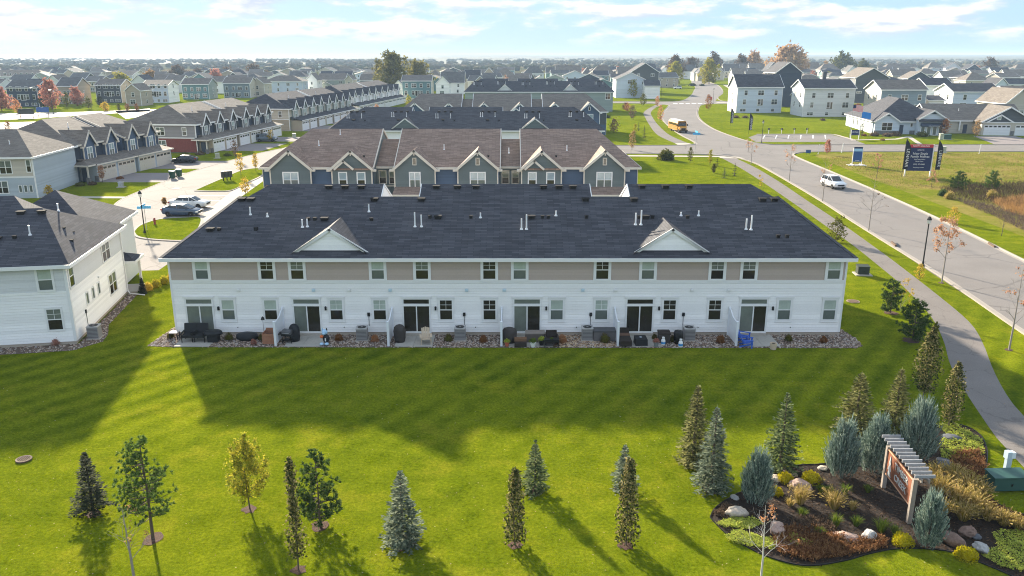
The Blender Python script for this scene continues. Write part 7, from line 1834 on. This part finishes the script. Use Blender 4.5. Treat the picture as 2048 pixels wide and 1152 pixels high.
# wicker and planters on the fourth patio
t = thing('fire_table', 'taupe covered low table on the fourth patio', 'table', at(1070, 681, .05)); MB().hexa([(-.72, -.4, 0), (.72, -.4, 0), (.72, .4, 0), (-.72, .4, 0), (-.66, -.36, .6), (.66, -.36, .6), (.66, .36, .6), (-.66, .36, .6)]).build('cover', mat('dark_taupe_cover', lin(.11, .09, .08), .7, .25, 5), t); MB().prism([(-.69, -.38), (.69, -.38), (.69, .38), (-.69, .38)], .601, .66, 'z').build('cover_top', TAUC, t)
t = thing('wicker_chair', 'dark wicker armchair on the fourth patio', 'chair', at(1103, 688, .05), .05); MB().box(-.38, .38, -.38, .35, .18, .42).build('seat', WICK, t); MB().box(-.38, .38, .26, .4, .42, .9).build('backrest', WICK, t); MB().box(-.47, -.385, -.38, .4, .05, .62).build('armrest', WICK, t); MB().box(.385, .47, -.38, .4, .05, .62).build('armrest', WICK, t)
t = thing('raised_planter', 'black raised planter tray with seedlings before the wicker chair', 'planter', at(1103, 694, .05)); MB().box(-.5, .5, -.18, .18, .42, .58).build('tray', BLACK, t); clump(.16, .14, 3, 120, .012).build('seedlings', L_GRASS, t).location = (0, 0, .55)
for sx_ in (-.46, .46): MB().box(sx_ - .02, sx_ + .02, -.16, .16, 0, .42).build('leg', BLACK, t)
t = thing('step_box', 'low dark wooden step beside the fourth sliding door', 'step', at(1041, 690, .05)); MB().box(-.42, .42, -.4, .0, 0, .26).build('lower_tread', WICK, t); MB().box(-.42, .42, 0.004, .42, 0, .46).build('upper_tread', mat('step_wood', lin(.20, .11, .06), .7, .25), t)
def pot(label, u, v, m, lm, s=1.0, fl=None, z=.05):
    t = thing('flower_pot', label, 'plant pot', at(u, v, z)); MB().lathe([(.13 * s, 0), (.2 * s, .32 * s), (.22 * s, .34 * s), (.22 * s, .38 * s), (.17 * s, .38 * s)], 14).build('pot', m, t, smooth=False)
    o = mound(.26 * s, .26 * s, int(u), 160, .08).build('plant', lm, t); o.location = (0, 0, .36 * s)
pot('small terracotta pot at the fourth fence', 1014, 692, mat('terracotta', lin(.48, .13, .075), .7, .1), L_SEDUM, .8); pot('white flower pot with leafy plant on the fourth patio', 1066, 694, WHITE, L_GRASS, 1.0); pot('black flower pot with yellow green plant', 1083, 690, BLACK, L_SEDUM, 1.0); pot('grey pot with red and white flowers on the fifth patio', 1312, 693, mat('pot_grey', lin(.2, .21, .22), .7), L_RED, .9)
DBX = mat('deck_box_grey', lin(.14, .13, .13), .6, .15, 3); DBL = mat('deck_lid_grey', lin(.085, .085, .09), .5, .15, 3)
def deck_box(label, u, v, w_, d_, h_, m, ml, rot=0):
    t = thing('deck_box', label, 'storage box', at(u, v, .03), rot); MB().box(-w_ / 2, w_ / 2, -d_ / 2, d_ / 2, 0, h_ * .78).build('box_body', m, t); MB().prism([(-d_ / 2 - .03, h_ * .785), (d_ / 2 + .03, h_ * .785), (d_ / 2 + .03, h_ * .94), (0, h_), (-d_ / 2 - .03, h_ * .9)], -w_ / 2 - .03, w_ / 2 + .03, 'x').build('lid', ml, t)
deck_box('long grey deck box against the white wall', 1208, 679, 1.55, .75, .85, DBX, DBL); deck_box('dark brown deck box beside the fifth patio', 1327, 683, .75, .75, .8, BRNC, WICK)
t = thing('wicker_sofa', 'dark wicker sofa along the fifth fence', 'sofa', at(1249, 686, .05), 0); MB().box(-.4, .4, -.8, .7, .05, .42).build('seat', WICK, t); MB().box(-.4, .4, .3, .72, .425, .5).build('cushion', mat('cushion_brown', lin(.16, .09, .06), .8, .2), t); MB().box(-.4, .4, .72, .86, .05, .85).build('backrest', WICK, t)
t = thing('storage_case', 'black square storage case on the fifth patio', 'storage box', at(1281, 688, .05), .06); MB().hexa([(-.42, -.4, 0), (.42, -.4, 0), (.42, .4, 0), (-.42, .4, 0), (-.40, -.38, .45), (.40, -.38, .45), (.40, .38, .52), (-.40, .38, .52)]).build('case', BLKC, t); MB().lathe([(.09, 0), (.09, .012)], 12, 0, .05, .495).build('badge', SICE, t)
def tank(label, u, v):
    t = thing('gas_bottle', label, 'gas bottle', at(u, v, .03)); MB().lathe([(.13, 0), (.155, .04), (.155, .3), (.13, .4), (.06, .46), (.03, .47)], 14).build('bottle', WHITE, t, smooth=True); MB().lathe([(.157, .12), (.157, .26)], 14).build('label_band', mat('tank_blue', lin(.05, .28, .62), .4), t); MB().lathe([(.09, .46), (.1, .58), (.09, .58)], 10).build('collar', WHITE, t); MB().tube([(0, 0, .46), (0, 0, .55)], .025, 6).build('valve', RIM, t)
tank('white gas bottle with blue band before the dark deck box', 1326, 690); tank('white gas bottle with blue band on the stones by the covered bin', 1361, 694)
covered('covered_bin', 'black shiny wrapped bin beside the fifth air conditioner', 'bin', 1356, 686, [(.3, 0), (.34, .3), (.36, .75), (.3, .9), (.1, .95)], mat('black_plastic', lin(.012, .012, .013), .2, .3, 12, bump=.6, bscale=14), .9, .9, seed=9)
t = thing('stump_planter', 'round log planter at the corner of the last patio', 'planter', at(1546, 698, .02)); MB().lathe([(.2, 0), (.22, .2), (.23, .44), (.19, .44), (.17, .36)], 14).build('log', PINEW, t); MB().lathe([(.17, .34), (.17, .37)], 12).build('soil', SOIL, t)
# inflatable dog
t = thing('inflatable_dog', 'pale blue and black inflatable dog with a pumpkin beside the second door', 'garden decoration', at(651, 689, .05)); IB = mat('inflatable_pale_blue', lin(.42, .62, .80), .35, .05); IK = mat('inflatable_black', lin(.015, .015, .02), .35, .1)
MB().blob((.06, .05, .42), (.24, .22, .32), 2, .04, 3).build('body', IK, t, smooth=True); MB().blob((0, -.02, .92), (.2, .19, .2), 3, .05, 3).blob((-.03, -.2, .86), (.1, .1, .08), 4, .03, 2).build('head', IB, t, smooth=True)
for s in (-1, 1): MB().blob((s * .15, 0, 1.1), (.05, .05, .12), 5, .05, 2).build('ear', IK if s > 0 else IB, t, smooth=True); MB().blob((s * .17 - .05, -.14, .1), (.15, .17, .1), 6, .04, 2).build('paw', IB, t, smooth=True)
MB().box(.02, .1, -.2, -.16, .3, .52).build('bone_patch', WHITE, t); MB().blob((-.2, -.1, .62), (.13, .13, .12), 7, .06, 2).build('pumpkin', mat('inflatable_orange', lin(.7, .16, .04), .4), t, smooth=True)
# round shrubs in the stone bed
SHR = [(342, 676, .26, L_BOX, 'small olive ball shrub at the corner of the first patio'), (458, 680, .3, L_BOX, 'olive ball shrub beside the covered fire table'), (524, 680, .27, L_BOX, 'olive ball shrub beside the cedar planter'), (678, 681, .29, L_RUST, 'orange tipped shrub by the inflatable dog'), (750, 683, .28, L_ORANGE, 'orange ball shrub between air conditioner and second fence'), (897, 682, .3, L_BOX, 'olive ball shrub beside the third air conditioner'), (967, 684, .28, L_RUST, 'rusty ball shrub before the third fence'), (1125, 685, .33, L_ORANGE, 'bright orange ball shrub beside the wicker chair'), (1210, 685, .38, L_BOX, 'large olive ball shrub before the grey deck box'),
       (1309, 678, .2, L_BOX, 'small olive shrub at the fifth sliding door'), (1345, 683, .24, L_BOX, 'olive shrub between the two storage bins'), (1441, 685, .31, L_RUST, 'rust ball shrub beside the last fence'), (1577, 682, .28, L_BOX, 'brown olive ball shrub near the corner'), (1647, 685, .26, L_RUST, 'rust ball shrub, last before the corner'), (37, 690, .25, L_RED, 'red ball shrub before the white end house'), (113, 689, .3, L_RED, 'red ball shrub at the corner of the white end house'), (507, 688, .2, L_RED, 'low crimson flowers on the stones')]
for i, (u, v, r_, lm, lab) in enumerate(SHR):
    t = thing('ball_shrub', lab, 'shrub', at(u, v, .02)); mound(r_, r_ * 1.75, 300 + i, 620, .055).build('foliage', lm, t)
for i in range(7):
    q = nbp(1.5 + i * .42, ND + .6 + i * 1.0); t = thing('golden_shrub', f'golden grass shrub edging the white end house porch, {nth(i)} from the wall', 'shrub', q, 0, 'golden shrubs by the porch'); mound(.42, .75, 330 + i, 320, .1).build('foliage', L_GOLD if i % 3 else L_YELLOW, t)
q = nbp(1.3, ND - .3); t = tree('evergreen_shrub', 'dark conical evergreen at the porch corner', 'shrub', q, spruce(1.4, .38, 340, lv=.12), L_DSPRUCE)
# ================================================================== planting bed with the estate sign
BO = [(1420, 1035), (1432, 1015), (1470, 990), (1500, 978), (1545, 950), (1590, 932), (1650, 928), (1720, 915), (1775, 880), (1820, 860), (1870, 850), (1920, 850), (1958, 868), (1974, 900), (1972, 935), (1962, 965), (1980, 995), (2020, 1022), (2075, 1045), (2120, 1150), (2060, 1165), (2000, 1142), (1950, 1122), (1890, 1102), (1800, 1098), (1740, 1108), (1690, 1122), (1620, 1132), (1560, 1122), (1500, 1098), (1450, 1066)]
bedpts = [at(u, v).xy for u, v in BO]
P = smooth(bedpts + [bedpts[0]], 4)[:-1]
sheet('planting_bed', P, .01, SOIL)
b = MB()
for a, q in zip(P, P[1:] + P[:1]): b.beam((a.x, a.y, .05), (q.x, q.y, .05), .03, .1)
kind(b.build('bed_edging', BLACK), 'structure')
def chips(poly, n, seed):
    r = random.Random(seed); b = MB(); xs = [p_[0] for p_ in poly]; ys = [p_[1] for p_ in poly]; k = 0
    while k < n:
        x, y = r.uniform(min(xs), max(xs)), r.uniform(min(ys), max(ys)); k += .3
        if inside((x, y), poly): k += .7; quad(b, Vector((x, y, .015 + .03 * r.random())), Vector((r.gauss(0, 1), r.gauss(0, 1), r.uniform(-.1, .35))).normalized(), Vector((0, 0, 1)), r.uniform(.07, .17), .05)
    return b
tag(kind(chips([tuple(p_) for p_ in P], 9000, 8).build('bark_chips', rockmat('bark_chips', [lin(.014, .008, .005), lin(.045, .026, .016), lin(.09, .055, .035), lin(.03, .018, .012), lin(.15, .10, .065)])), 'stuff'), 'dark bark chips covering the planting bed', 'mulch')
for u, v0, v1, hw, lab, sd in ((1512, 1008, 905, 32, 'blue green juniper nearest the bare sapling', 1), (1681, 954, 842, 34, 'dense blue green juniper in the middle of the bed', 2), (1748, 944, 838, 34, 'blue green juniper behind the sign beams', 3), (1832, 918, 802, 40, 'largest blue green juniper at the back of the bed', 4), (1854, 1094, 988, 29, 'loose blue green juniper in front of the sign post', 5)):
    px_tree('juniper', lab, 'shrub', u, v0, v1, hw * .78, juniper, L_JUN, seed=400 + sd, n=1000 if sd != 5 else 620)
ROCKM = {'pink': mat('boulder_pink', lin(.36, .25, .20), .9, .35, 3, bump=.5, bscale=9, fine=.2, fscale=14), 'grey': mat('boulder_grey', lin(.36, .35, .33), .9, .3, 3, bump=.5, bscale=9, fine=.2, fscale=14), 'tan': mat('boulder_tan', lin(.42, .36, .29), .9, .35, 3, bump=.5, bscale=9, fine=.2, fscale=14), 'brown': mat('boulder_brown', lin(.20, .13, .10), .9, .4, 3, bump=.5, bscale=9, fine=.25, fscale=14), 'dark': mat('boulder_dark', lin(.10, .105, .115), .8, .3, 3, bump=.4, bscale=9)}
for i, (u, v, w_, h_, k_, lab) in enumerate(((1473, 1030, 22, 20, 'tan', 'split layered boulder at the tip of the bed'), (1555, 1062, 21, 19, 'pink', 'pale pink boulder behind the bare sapling'), (1600, 978, 22, 22, 'pink', 'pink boulder behind the tan grass'), (1552, 960, 14, 10, 'tan', 'tan edging boulder by the first yellow mound'), (1575, 947, 18, 8, 'pink', 'long flat stone at the back edge'), (1645, 938, 12, 6, 'tan', 'flat stone behind the second yellow mound'), (1470, 996, 11, 4, 'grey', 'flat pale stone at the bed edge'), (1692, 1078, 24, 14, 'pink', 'broad pink boulder at the front of the bed'), (1738, 1076, 18, 18, 'grey', 'rounded grey boulder at the front of the bed'), (1904, 1086, 25, 24, 'brown', 'large brown boulder beside the loose juniper'), (1935, 1070, 18, 20, 'brown', 'upright brown boulder behind the large one'), (1962, 1100, 18, 16, 'grey', 'round pale grey boulder at the front corner'), (1903, 878, 18, 10, 'dark', 'smooth dark boulder at the foot of the columnar oak'), (1888, 928, 20, 9, 'dark', 'dark flat boulder below the sedum'), (1718, 928, 12, 6, 'grey', 'low pale stone between the junipers'), (1952, 1076, 11, 10, 'dark', 'small dark stone beside the upright boulder'))):
    p = at(u, v); r_ = span(p.y, w_); hh = span(p.y, h_) * .62
    o = MB().blob((0, 0, hh * .55), (r_, r_ * .75, hh * .85), 20 + i, .32, 3, 1.25, flat=-hh * .55).build('boulder', ROCKM[k_], smooth=i % 3 == 0); o.location = p; o.rotation_euler = (0, 0, i * 1.3); tag(o, lab, 'boulder')
for i, (u, v, r_, lab) in enumerate(((1570, 962, 17, 'yellow mound shrub beside the pink boulder'), (1622, 963, 20, 'largest yellow mound shrub at the back of the bed'), (1551, 988, 14, 'yellow mound shrub beside the first juniper'), (1804, 1088, 21, 'bright yellow mound at the front of the sign post'), (1932, 1116, 22, 'golden mound at the front corner'))):
    p = at(u, v); t = thing('yellow_shrub', lab, 'shrub', p); rr_ = span(p.y, r_); mound(rr_, rr_ * 1.05, 500 + i, 750, .07).build('foliage', leafmat('yellow_spirea', [lin(.30, .25, .005), lin(.52, .43, .008), lin(.62, .52, .02), lin(.36, .36, .02)], .35), t)
GC = [(1600, 1008, 24, 40, L_STRAW, 1, 'tan plumed grass before the pink boulder'), (1668, 1018, 26, 44, L_STRAW, 1, 'tan plumed grass in the middle of the bed'), (1642, 985, 12, 18, L_GRASS, 0, 'small green grass tuft by the tan grass'), (1690, 988, 14, 24, L_GRASS, 0, 'green grass tuft behind the middle grass'), (1604, 1034, 13, 22, L_GRASS, 0, 'little bright grass tuft in bare mulch'), (1671, 1054, 15, 34, L_GRASS, 0, 'tall bright grass tuft at the front'), (1712, 1052, 15, 24, L_GRASS, 0, 'round bright grass tuft at the front'), (1762, 1065, 20, 36, L_GRASS, 0, 'green tuft with seed heads before the sign'), (1658, 985, 10, 16, L_GRASS, 0, 'tiny green tuft beside the straw grass'), (1640, 968, 9, 16, L_STRAW, 0, 'tiny straw tuft beside the yellow mound'), (1735, 985, 12, 18, L_GRASS, 0, 'sparse tuft under the sign panel'), (1790, 1070, 16, 24, L_GRASS, 0, 'low green tuft at the foot of the sign post'), (1580, 1012, 14, 20, L_STRAW, 0, 'straw tuft beside the first juniper'), (1705, 1020, 14, 22, L_STRAW, 0, 'straw tuft between the middle grass and the sign'), (1640, 1070, 13, 18, L_GRASS, 0, 'green tuft at the edge of the russet drift')]
for i, (u, v, r_, h_, lm, pl, lab) in enumerate(GC):
    p = at(u, v); t = thing('grass_clump', lab, 'ornamental grass', p); clump(span(p.y, r_), span(p.y, h_) * 1.0, 520 + i, 260 if pl else 130, .012, bool(pl)).build('blades', lm, t)
rg = random.Random(77)
FG = []
for i, (u, v, r_, h_) in enumerate(sorted(((1880, 990, 30, 46), (1905, 965, 28, 42), (1935, 985, 30, 42), (1915, 1010, 32, 48), (1948, 1020, 30, 44), (1885, 1030, 26, 40), (1870, 960, 24, 36), (1925, 1040, 28, 38), (1960, 995, 24, 34), (1975, 1040, 26, 34), (2005, 1050, 26, 32), (2035, 1058, 24, 30)))):
    p = at(u, v); t = thing('grass_clump', f'golden feather grass in the mass beside the sign, {nth(i)} of the drift', 'ornamental grass', p, 0, 'golden feather grasses beside the sign'); t['label'] = f'golden plumed feather grass in the drift beside the sign, {nth(i)} counted outwards'
    clump(span(p.y, r_), span(p.y, h_), 560 + i, 260, .013, True).build('blades', L_STRAW, t)
def drift(name, lab, cat, pts, n, lm, h0, h1, seed, fn='stalk'):
    r = random.Random(seed); poly = [tuple(at(u, v).xy) for u, v in pts]; xs = [p_[0] for p_ in poly]; ys = [p_[1] for p_ in poly]; b = MB(); k = 0
    while k < n:
        x, y = r.uniform(min(xs), max(xs)), r.uniform(min(ys), max(ys)); k += .2
        if not inside((x, y), poly): continue
        k += .8; lump = .6 + .8 * max(0, noise.noise(Vector((x * 2.2, y * 2.2, seed))) + .3)
        if fn == 'stalk':
            h_ = r.uniform(h0, h1) * lump; d = Vector((r.gauss(0, .45), r.gauss(0, .45), 1)).normalized(); quad(b, Vector((x, y, 0)), d, rv(r), h_, .035); quad(b, Vector((x, y, 0)) + d * h_ * .7, (d + rv(r) * .9).normalized(), rv(r), .11, .05); quad(b, Vector((x, y, 0)) + d * h_ * .45, (d + rv(r)).normalized(), rv(r), .12, .05)
        else:
            z = r.uniform(.3, 1) * h1 * lump
            for _ in range(3): quad(b, Vector((x + r.gauss(0, .03), y + r.gauss(0, .03), z)), Vector((r.gauss(0, 1), r.gauss(0, 1), .5)).normalized(), Vector((0, 0, 1)), .075, .055)
    return tag(kind(b.build(name, lm), 'stuff'), lab, cat)
drift('dry_perennials', 'russet dried perennials along the front edge of the bed', 'plants', [(1540, 1085), (1560, 1060), (1620, 1055), (1700, 1085), (1770, 1075), (1775, 1095), (1700, 1112), (1620, 1124), (1565, 1112)], 3400, L_DRY, .18, .36, 1)
drift('dry_perennials', 'thin grey brown stalks behind the front edge', 'plants', [(1580, 1040), (1640, 1035), (1680, 1070), (1600, 1075)], 600, L_BROWN, .15, .3, 2)
drift('dry_perennials', 'russet stems beyond the golden grasses', 'plants', [(1900, 910), (1960, 905), (1972, 935), (1962, 965), (1985, 1010), (2060, 1045), (2075, 1075), (1990, 1040), (1950, 985), (1900, 945)], 2400, L_DRY, .2, .45, 3)
drift('dry_perennials', 'small brown stems at the tip of the bed', 'plants', [(1428, 1030), (1450, 1010), (1470, 1020), (1455, 1040)], 350, L_BROWN, .12, .22, 4)
for i, (pts, n, lab) in enumerate(((((1432, 1048), (1465, 1036), (1500, 1040), (1525, 1050), (1500, 1060), (1450, 1058)), 650, 'green sedum patch behind the pale bed tip'), (((1450, 1075), (1480, 1060), (1520, 1075), (1560, 1085), (1545, 1102), (1500, 1095), (1460, 1085)), 850, 'yellow green sedum patch at the bed tip'), (((1565, 1080), (1590, 1068), (1605, 1085), (1625, 1088), (1600, 1095)), 420, 'small sedum patch beside the pale pink boulder'), (((1878, 895), (1890, 868), (1930, 860), (1962, 880), (1970, 910), (1930, 925), (1885, 918)), 1900, 'broad bright sedum carpet under the columnar oak'), (((1868, 852), (1910, 848), (1925, 860), (1890, 866)), 380, 'thin sedum strip at the back edge'), (((1985, 1070), (2030, 1062), (2080, 1080), (2110, 1140), (2060, 1150), (2000, 1135), (1965, 1115), (1995, 1095)), 1900, 'wide sedum carpet at the front corner'))):
    drift('sedum', lab, 'ground cover', pts, n, L_SEDUM, .1, .16, 20 + i, 'sedum')
px_tree('bare_tree', 'white barked sapling with few orange leaves before the bed', 'tree', 1521, 1165, 1002, 50, lambda h, r, **k: bare_tree(h, 1.15, leaves=110, leaf=.08, trunk=.045, **k), L_ORANGE, seed=31, bark=mat('birch_bark', lin(.52, .48, .44), .8, .2, 8))
# the estate sign
pa, pb = at(1766, 975), at(1817, 1046); d = pa - pb; L_ = d.length; ang = math.atan2(d.y, d.x)
zt = height(1817, 1046, 958); zb_ = zt
t = thing('estate_sign', 'timber estate sign with slatted pergola top in the planting bed', 'sign', pb, ang); OLDW = mat('weathered_wood', lin(.30, .255, .215), .85, .3, 8, bump=.3, bscale=20); GREYW = mat('grey_weathered_slat', lin(.30, .305, .32), .9, .3, 6, bump=.3, bscale=20); RUSTP = mat('russet_panel', lin(.24, .085, .042), .8, .3, 5, bump=.2, bscale=15)
for x in (0, L_): MB().box(x - .09, x + .09, -.09, .09, -.1, zt).build('post', OLDW, t)
MB().box(.1, L_ - .1, -.035, .035, zt * .38, zt * .95).build('panel', RUSTP, t)
for z in (zt * .38, zt * .95): MB().box(.1, L_ - .1, .037, .055, z - .03, z + .03).build('panel_frame', mat('pale_trim_wood', lin(.62, .36, .22), .7, .1), t)
# (local +y looks towards the lawn and the camera side)
ltm = mat('sign_letters', lin(.62, .60, .56), .6, .05)
nx = -1
for tx, z in (('TIMBER', zt * .78), ('CREEK', zt * .55)): text_mesh('letters', tx, zt * .21, ltm, t, (L_ * .42, .045, z), (radians(90), 0, pi), .015)
b = MB(); cx_ = L_ * .83
for k, (w_, z0, z1) in enumerate(((.2, .42, .62), (.17, .55, .76), (.11, .69, .9))): b.prism([(cx_ - w_, zt * z0), (cx_ + w_, zt * z0), (cx_, zt * z1)], .04 + .004 * k, .06 + .004 * k, 'y')
b.build('leaf_emblem', ltm, t)
for s in (-.42, -.12): MB().box(-.35, L_ + .75, s - .03, s + .03, zt + .002, zt + .16).build('beam', OLDW, t)
dx = Vector((cos(-ang), sin(-ang), 0))
for k in range(12):
    x = -.2 + k * (L_ + .75) / 11; a_, q_ = Vector((x, 0, zt + .30)) - dx * .14, Vector((x, 0, zt + .30)) + dx * .72
    MB().beam(a_, q_, .055, .14).build('slat', GREYW, t)
# ================================================================== rough brush across the road
drift('brush', 'dark brown dry brush across the road', 'brush', [(1878, 378), (1935, 372), (2060, 368), (2060, 425), (1990, 412), (1900, 393)], 5200, leafmat('brush_stalks', [lin(.045, .030, .022), lin(.085, .058, .042), lin(.13, .09, .065)], .2), .5, 1.3, 31)
drift('brush', 'purple brown low brush beside the verge', 'brush', [(1905, 396), (1990, 414), (2060, 440), (2060, 470), (2000, 440), (1930, 410)], 2600, leafmat('brush_stalks_purple', [lin(.09, .06, .05), lin(.15, .105, .09), lin(.20, .15, .12)], .2), .3, .8, 32)
drift('brush', 'orange tan reed bed at the edge across the road', 'brush', [(1985, 405), (2060, 395), (2060, 440), (2010, 425)], 3200, leafmat('brush_reeds', [lin(.28, .14, .05), lin(.42, .24, .09), lin(.50, .33, .15)], .3), .5, 1.3, 33)
drift('meadow_tufts', 'rough tan grass tufts across the meadow', 'grass', [(1640, 318), (1720, 308), (2060, 308), (2060, 366), (1930, 368), (1872, 380), (1800, 380)], 4200, L_TANL, .15, .45, 41)
drift('meadow_tufts', 'rough olive grass tufts across the meadow', 'grass', [(1640, 318), (1720, 308), (2060, 308), (2060, 366), (1930, 368), (1872, 380), (1800, 380)], 4200, L_OLIVE, .12, .35, 42)
for i, (u, v, r_, lm, lab) in enumerate(((1898, 398, 10, L_STRAW, 'pale seed headed bush at the brush edge'), (1983, 398, 12, L_STRAW, 'pale seed headed bush inside the brush'), (1884, 392, 9, L_PINE, 'low green bush at the brush edge'))):
    p = at(u, v); t = thing('bush', lab, 'shrub', p); mound(span(p.y, r_), span(p.y, r_) * 1.6, 600 + i, 420, .12).build('foliage', lm, t)
# shrubs round the show home and far houses
for i, (u, v, r_, lm, lab) in enumerate(((1748, 272, 11, L_BROWN, 'dark maroon shrubs under the show home window'), (1774, 273, 10, L_BROWN, 'dark shrubs at the show home entry'), (1790, 272, 12, L_BROWN, 'brown shrub mass before the show home wing'), (1845, 273, 13, L_OLIVE, 'green shrub mass at the show home corner'), (1876, 270, 10, L_OLIVE, 'olive shrubs before the ranch house'), (1728, 272, 6, L_RUST, 'rust shrub at the corner of the show home'), (1765, 281, 5, L_TANL, 'tan straw clump on the forecourt lawn'), (1645, 241, 6, L_BROWN, 'low stone ring planting on the bank'), (1472, 236, 7, L_BROWN, 'dark shrub under the pale blue house'), (1490, 236, 7, L_BROWN, 'second dark shrub under the pale blue house'), (1590, 225, 8, L_OLIVE, 'olive shrub between the two rear houses'), (1716, 212, 7, L_RUST, 'rust shrub beside the beige house'), (1385, 172, 8, L_DSPRUCE, 'dark round shrub at the road end'), (1404, 172, 6, L_DSPRUCE, 'dark conical shrub at the road end'), (1214, 236, 8, L_DSPRUCE, 'dark shrub at the taupe row corner'), (370, 312, 10, L_OLIVE, 'low hedge before the brick end wall'), (400, 310, 10, L_BROWN, 'brown perennials before the brick row porch'), (455, 312, 8, L_OLIVE, 'green shrub by the brick row driveway'), (160, 372, 10, L_OLIVE, 'low shrubs before the blue grey end wall'), (185, 370, 9, L_BROWN, 'brown perennials at the blue grey porch'), (240, 358, 7, L_RUST, 'small rust shrub beside the tan garages'))):
    p = at(u, v); t = thing('shrub', lab, 'shrub', p); mound(span(p.y, r_), span(p.y, r_) * .75, 640 + i, 260, max(.14, span(p.y, r_) * .14)).build('foliage', lm, t)
# fallen leaves and the far woods
r = random.Random(9); b = MB()
for _ in range(420):
    u, v = r.uniform(0, 2048), 700 + 450 * r.random() ** .8
    p = at(u, v)
    if inside((p.x, p.y), [tuple(q) for q in P]): continue
    quad(b, p + Vector((0, 0, .03)), Vector((r.gauss(0, 1), r.gauss(0, 1), .2)).normalized(), Vector((0, 0, 1)), .075, .055)
tag(kind(b.build('fallen_leaves', leafmat('fallen_leaf', [lin(.36, .28, .15), lin(.42, .34, .2), lin(.25, .14, .06)], .2)), 'stuff'), 'scattered pale fallen leaves on the lawn', 'leaves')
b = MB()
for _ in range(2600):
    y = 1050 + 3400 * r.random() ** 1.25; x = r.uniform(-.72, .74) * y
    s = r.uniform(4, 7.5); V, Fc = ico(1); n0 = len(b.v); sd = r.random() * 50
    zz = 0 if y < 1500 else 2
    for _k in range(2):
        n0 = len(b.v); ox, oy = r.uniform(-2.5 * s, 2.5 * s), r.uniform(-s, s)
        for p_ in V:
            k = 1 + .4 * noise.noise(Vector(p_) * 1.7 + Vector((sd, sd * .3, _k))); b.v.append((x + ox + p_[0] * s * k, y + oy + p_[1] * s * k, zz + s * .4 + p_[2] * s * .62 * k))
        b.f.extend(tuple(n0 + q for q in f) for f in Fc)
tag(kind(b.build('far_woods', leafmat('far_wood_crowns', [lin(.055, .05, .03), lin(.10, .075, .045), lin(.075, .08, .035), lin(.14, .10, .055)], 0.0, .95)), 'stuff'), 'hazy autumn woods beyond the estate', 'woods')

# ================================================================== air
hz = bpy.data.materials.new('haze_air'); hz.use_nodes = True
hz.node_tree.nodes.clear()
_o = hz.node_tree.nodes.new('ShaderNodeOutputMaterial'); _v = hz.node_tree.nodes.new('ShaderNodeVolumePrincipled')
_v.inputs['Color'].default_value = (0.58, 0.78, 1.0, 1); _v.inputs['Density'].default_value = 0.00017; _v.inputs['Anisotropy'].default_value = 0.0
hz.node_tree.links.new(_v.outputs[0], _o.inputs['Volume'])
b = MB(); b.box(-13500, 13500, -150, 13500, -12, 36)
kind(b.build('haze', hz), 'stuff')
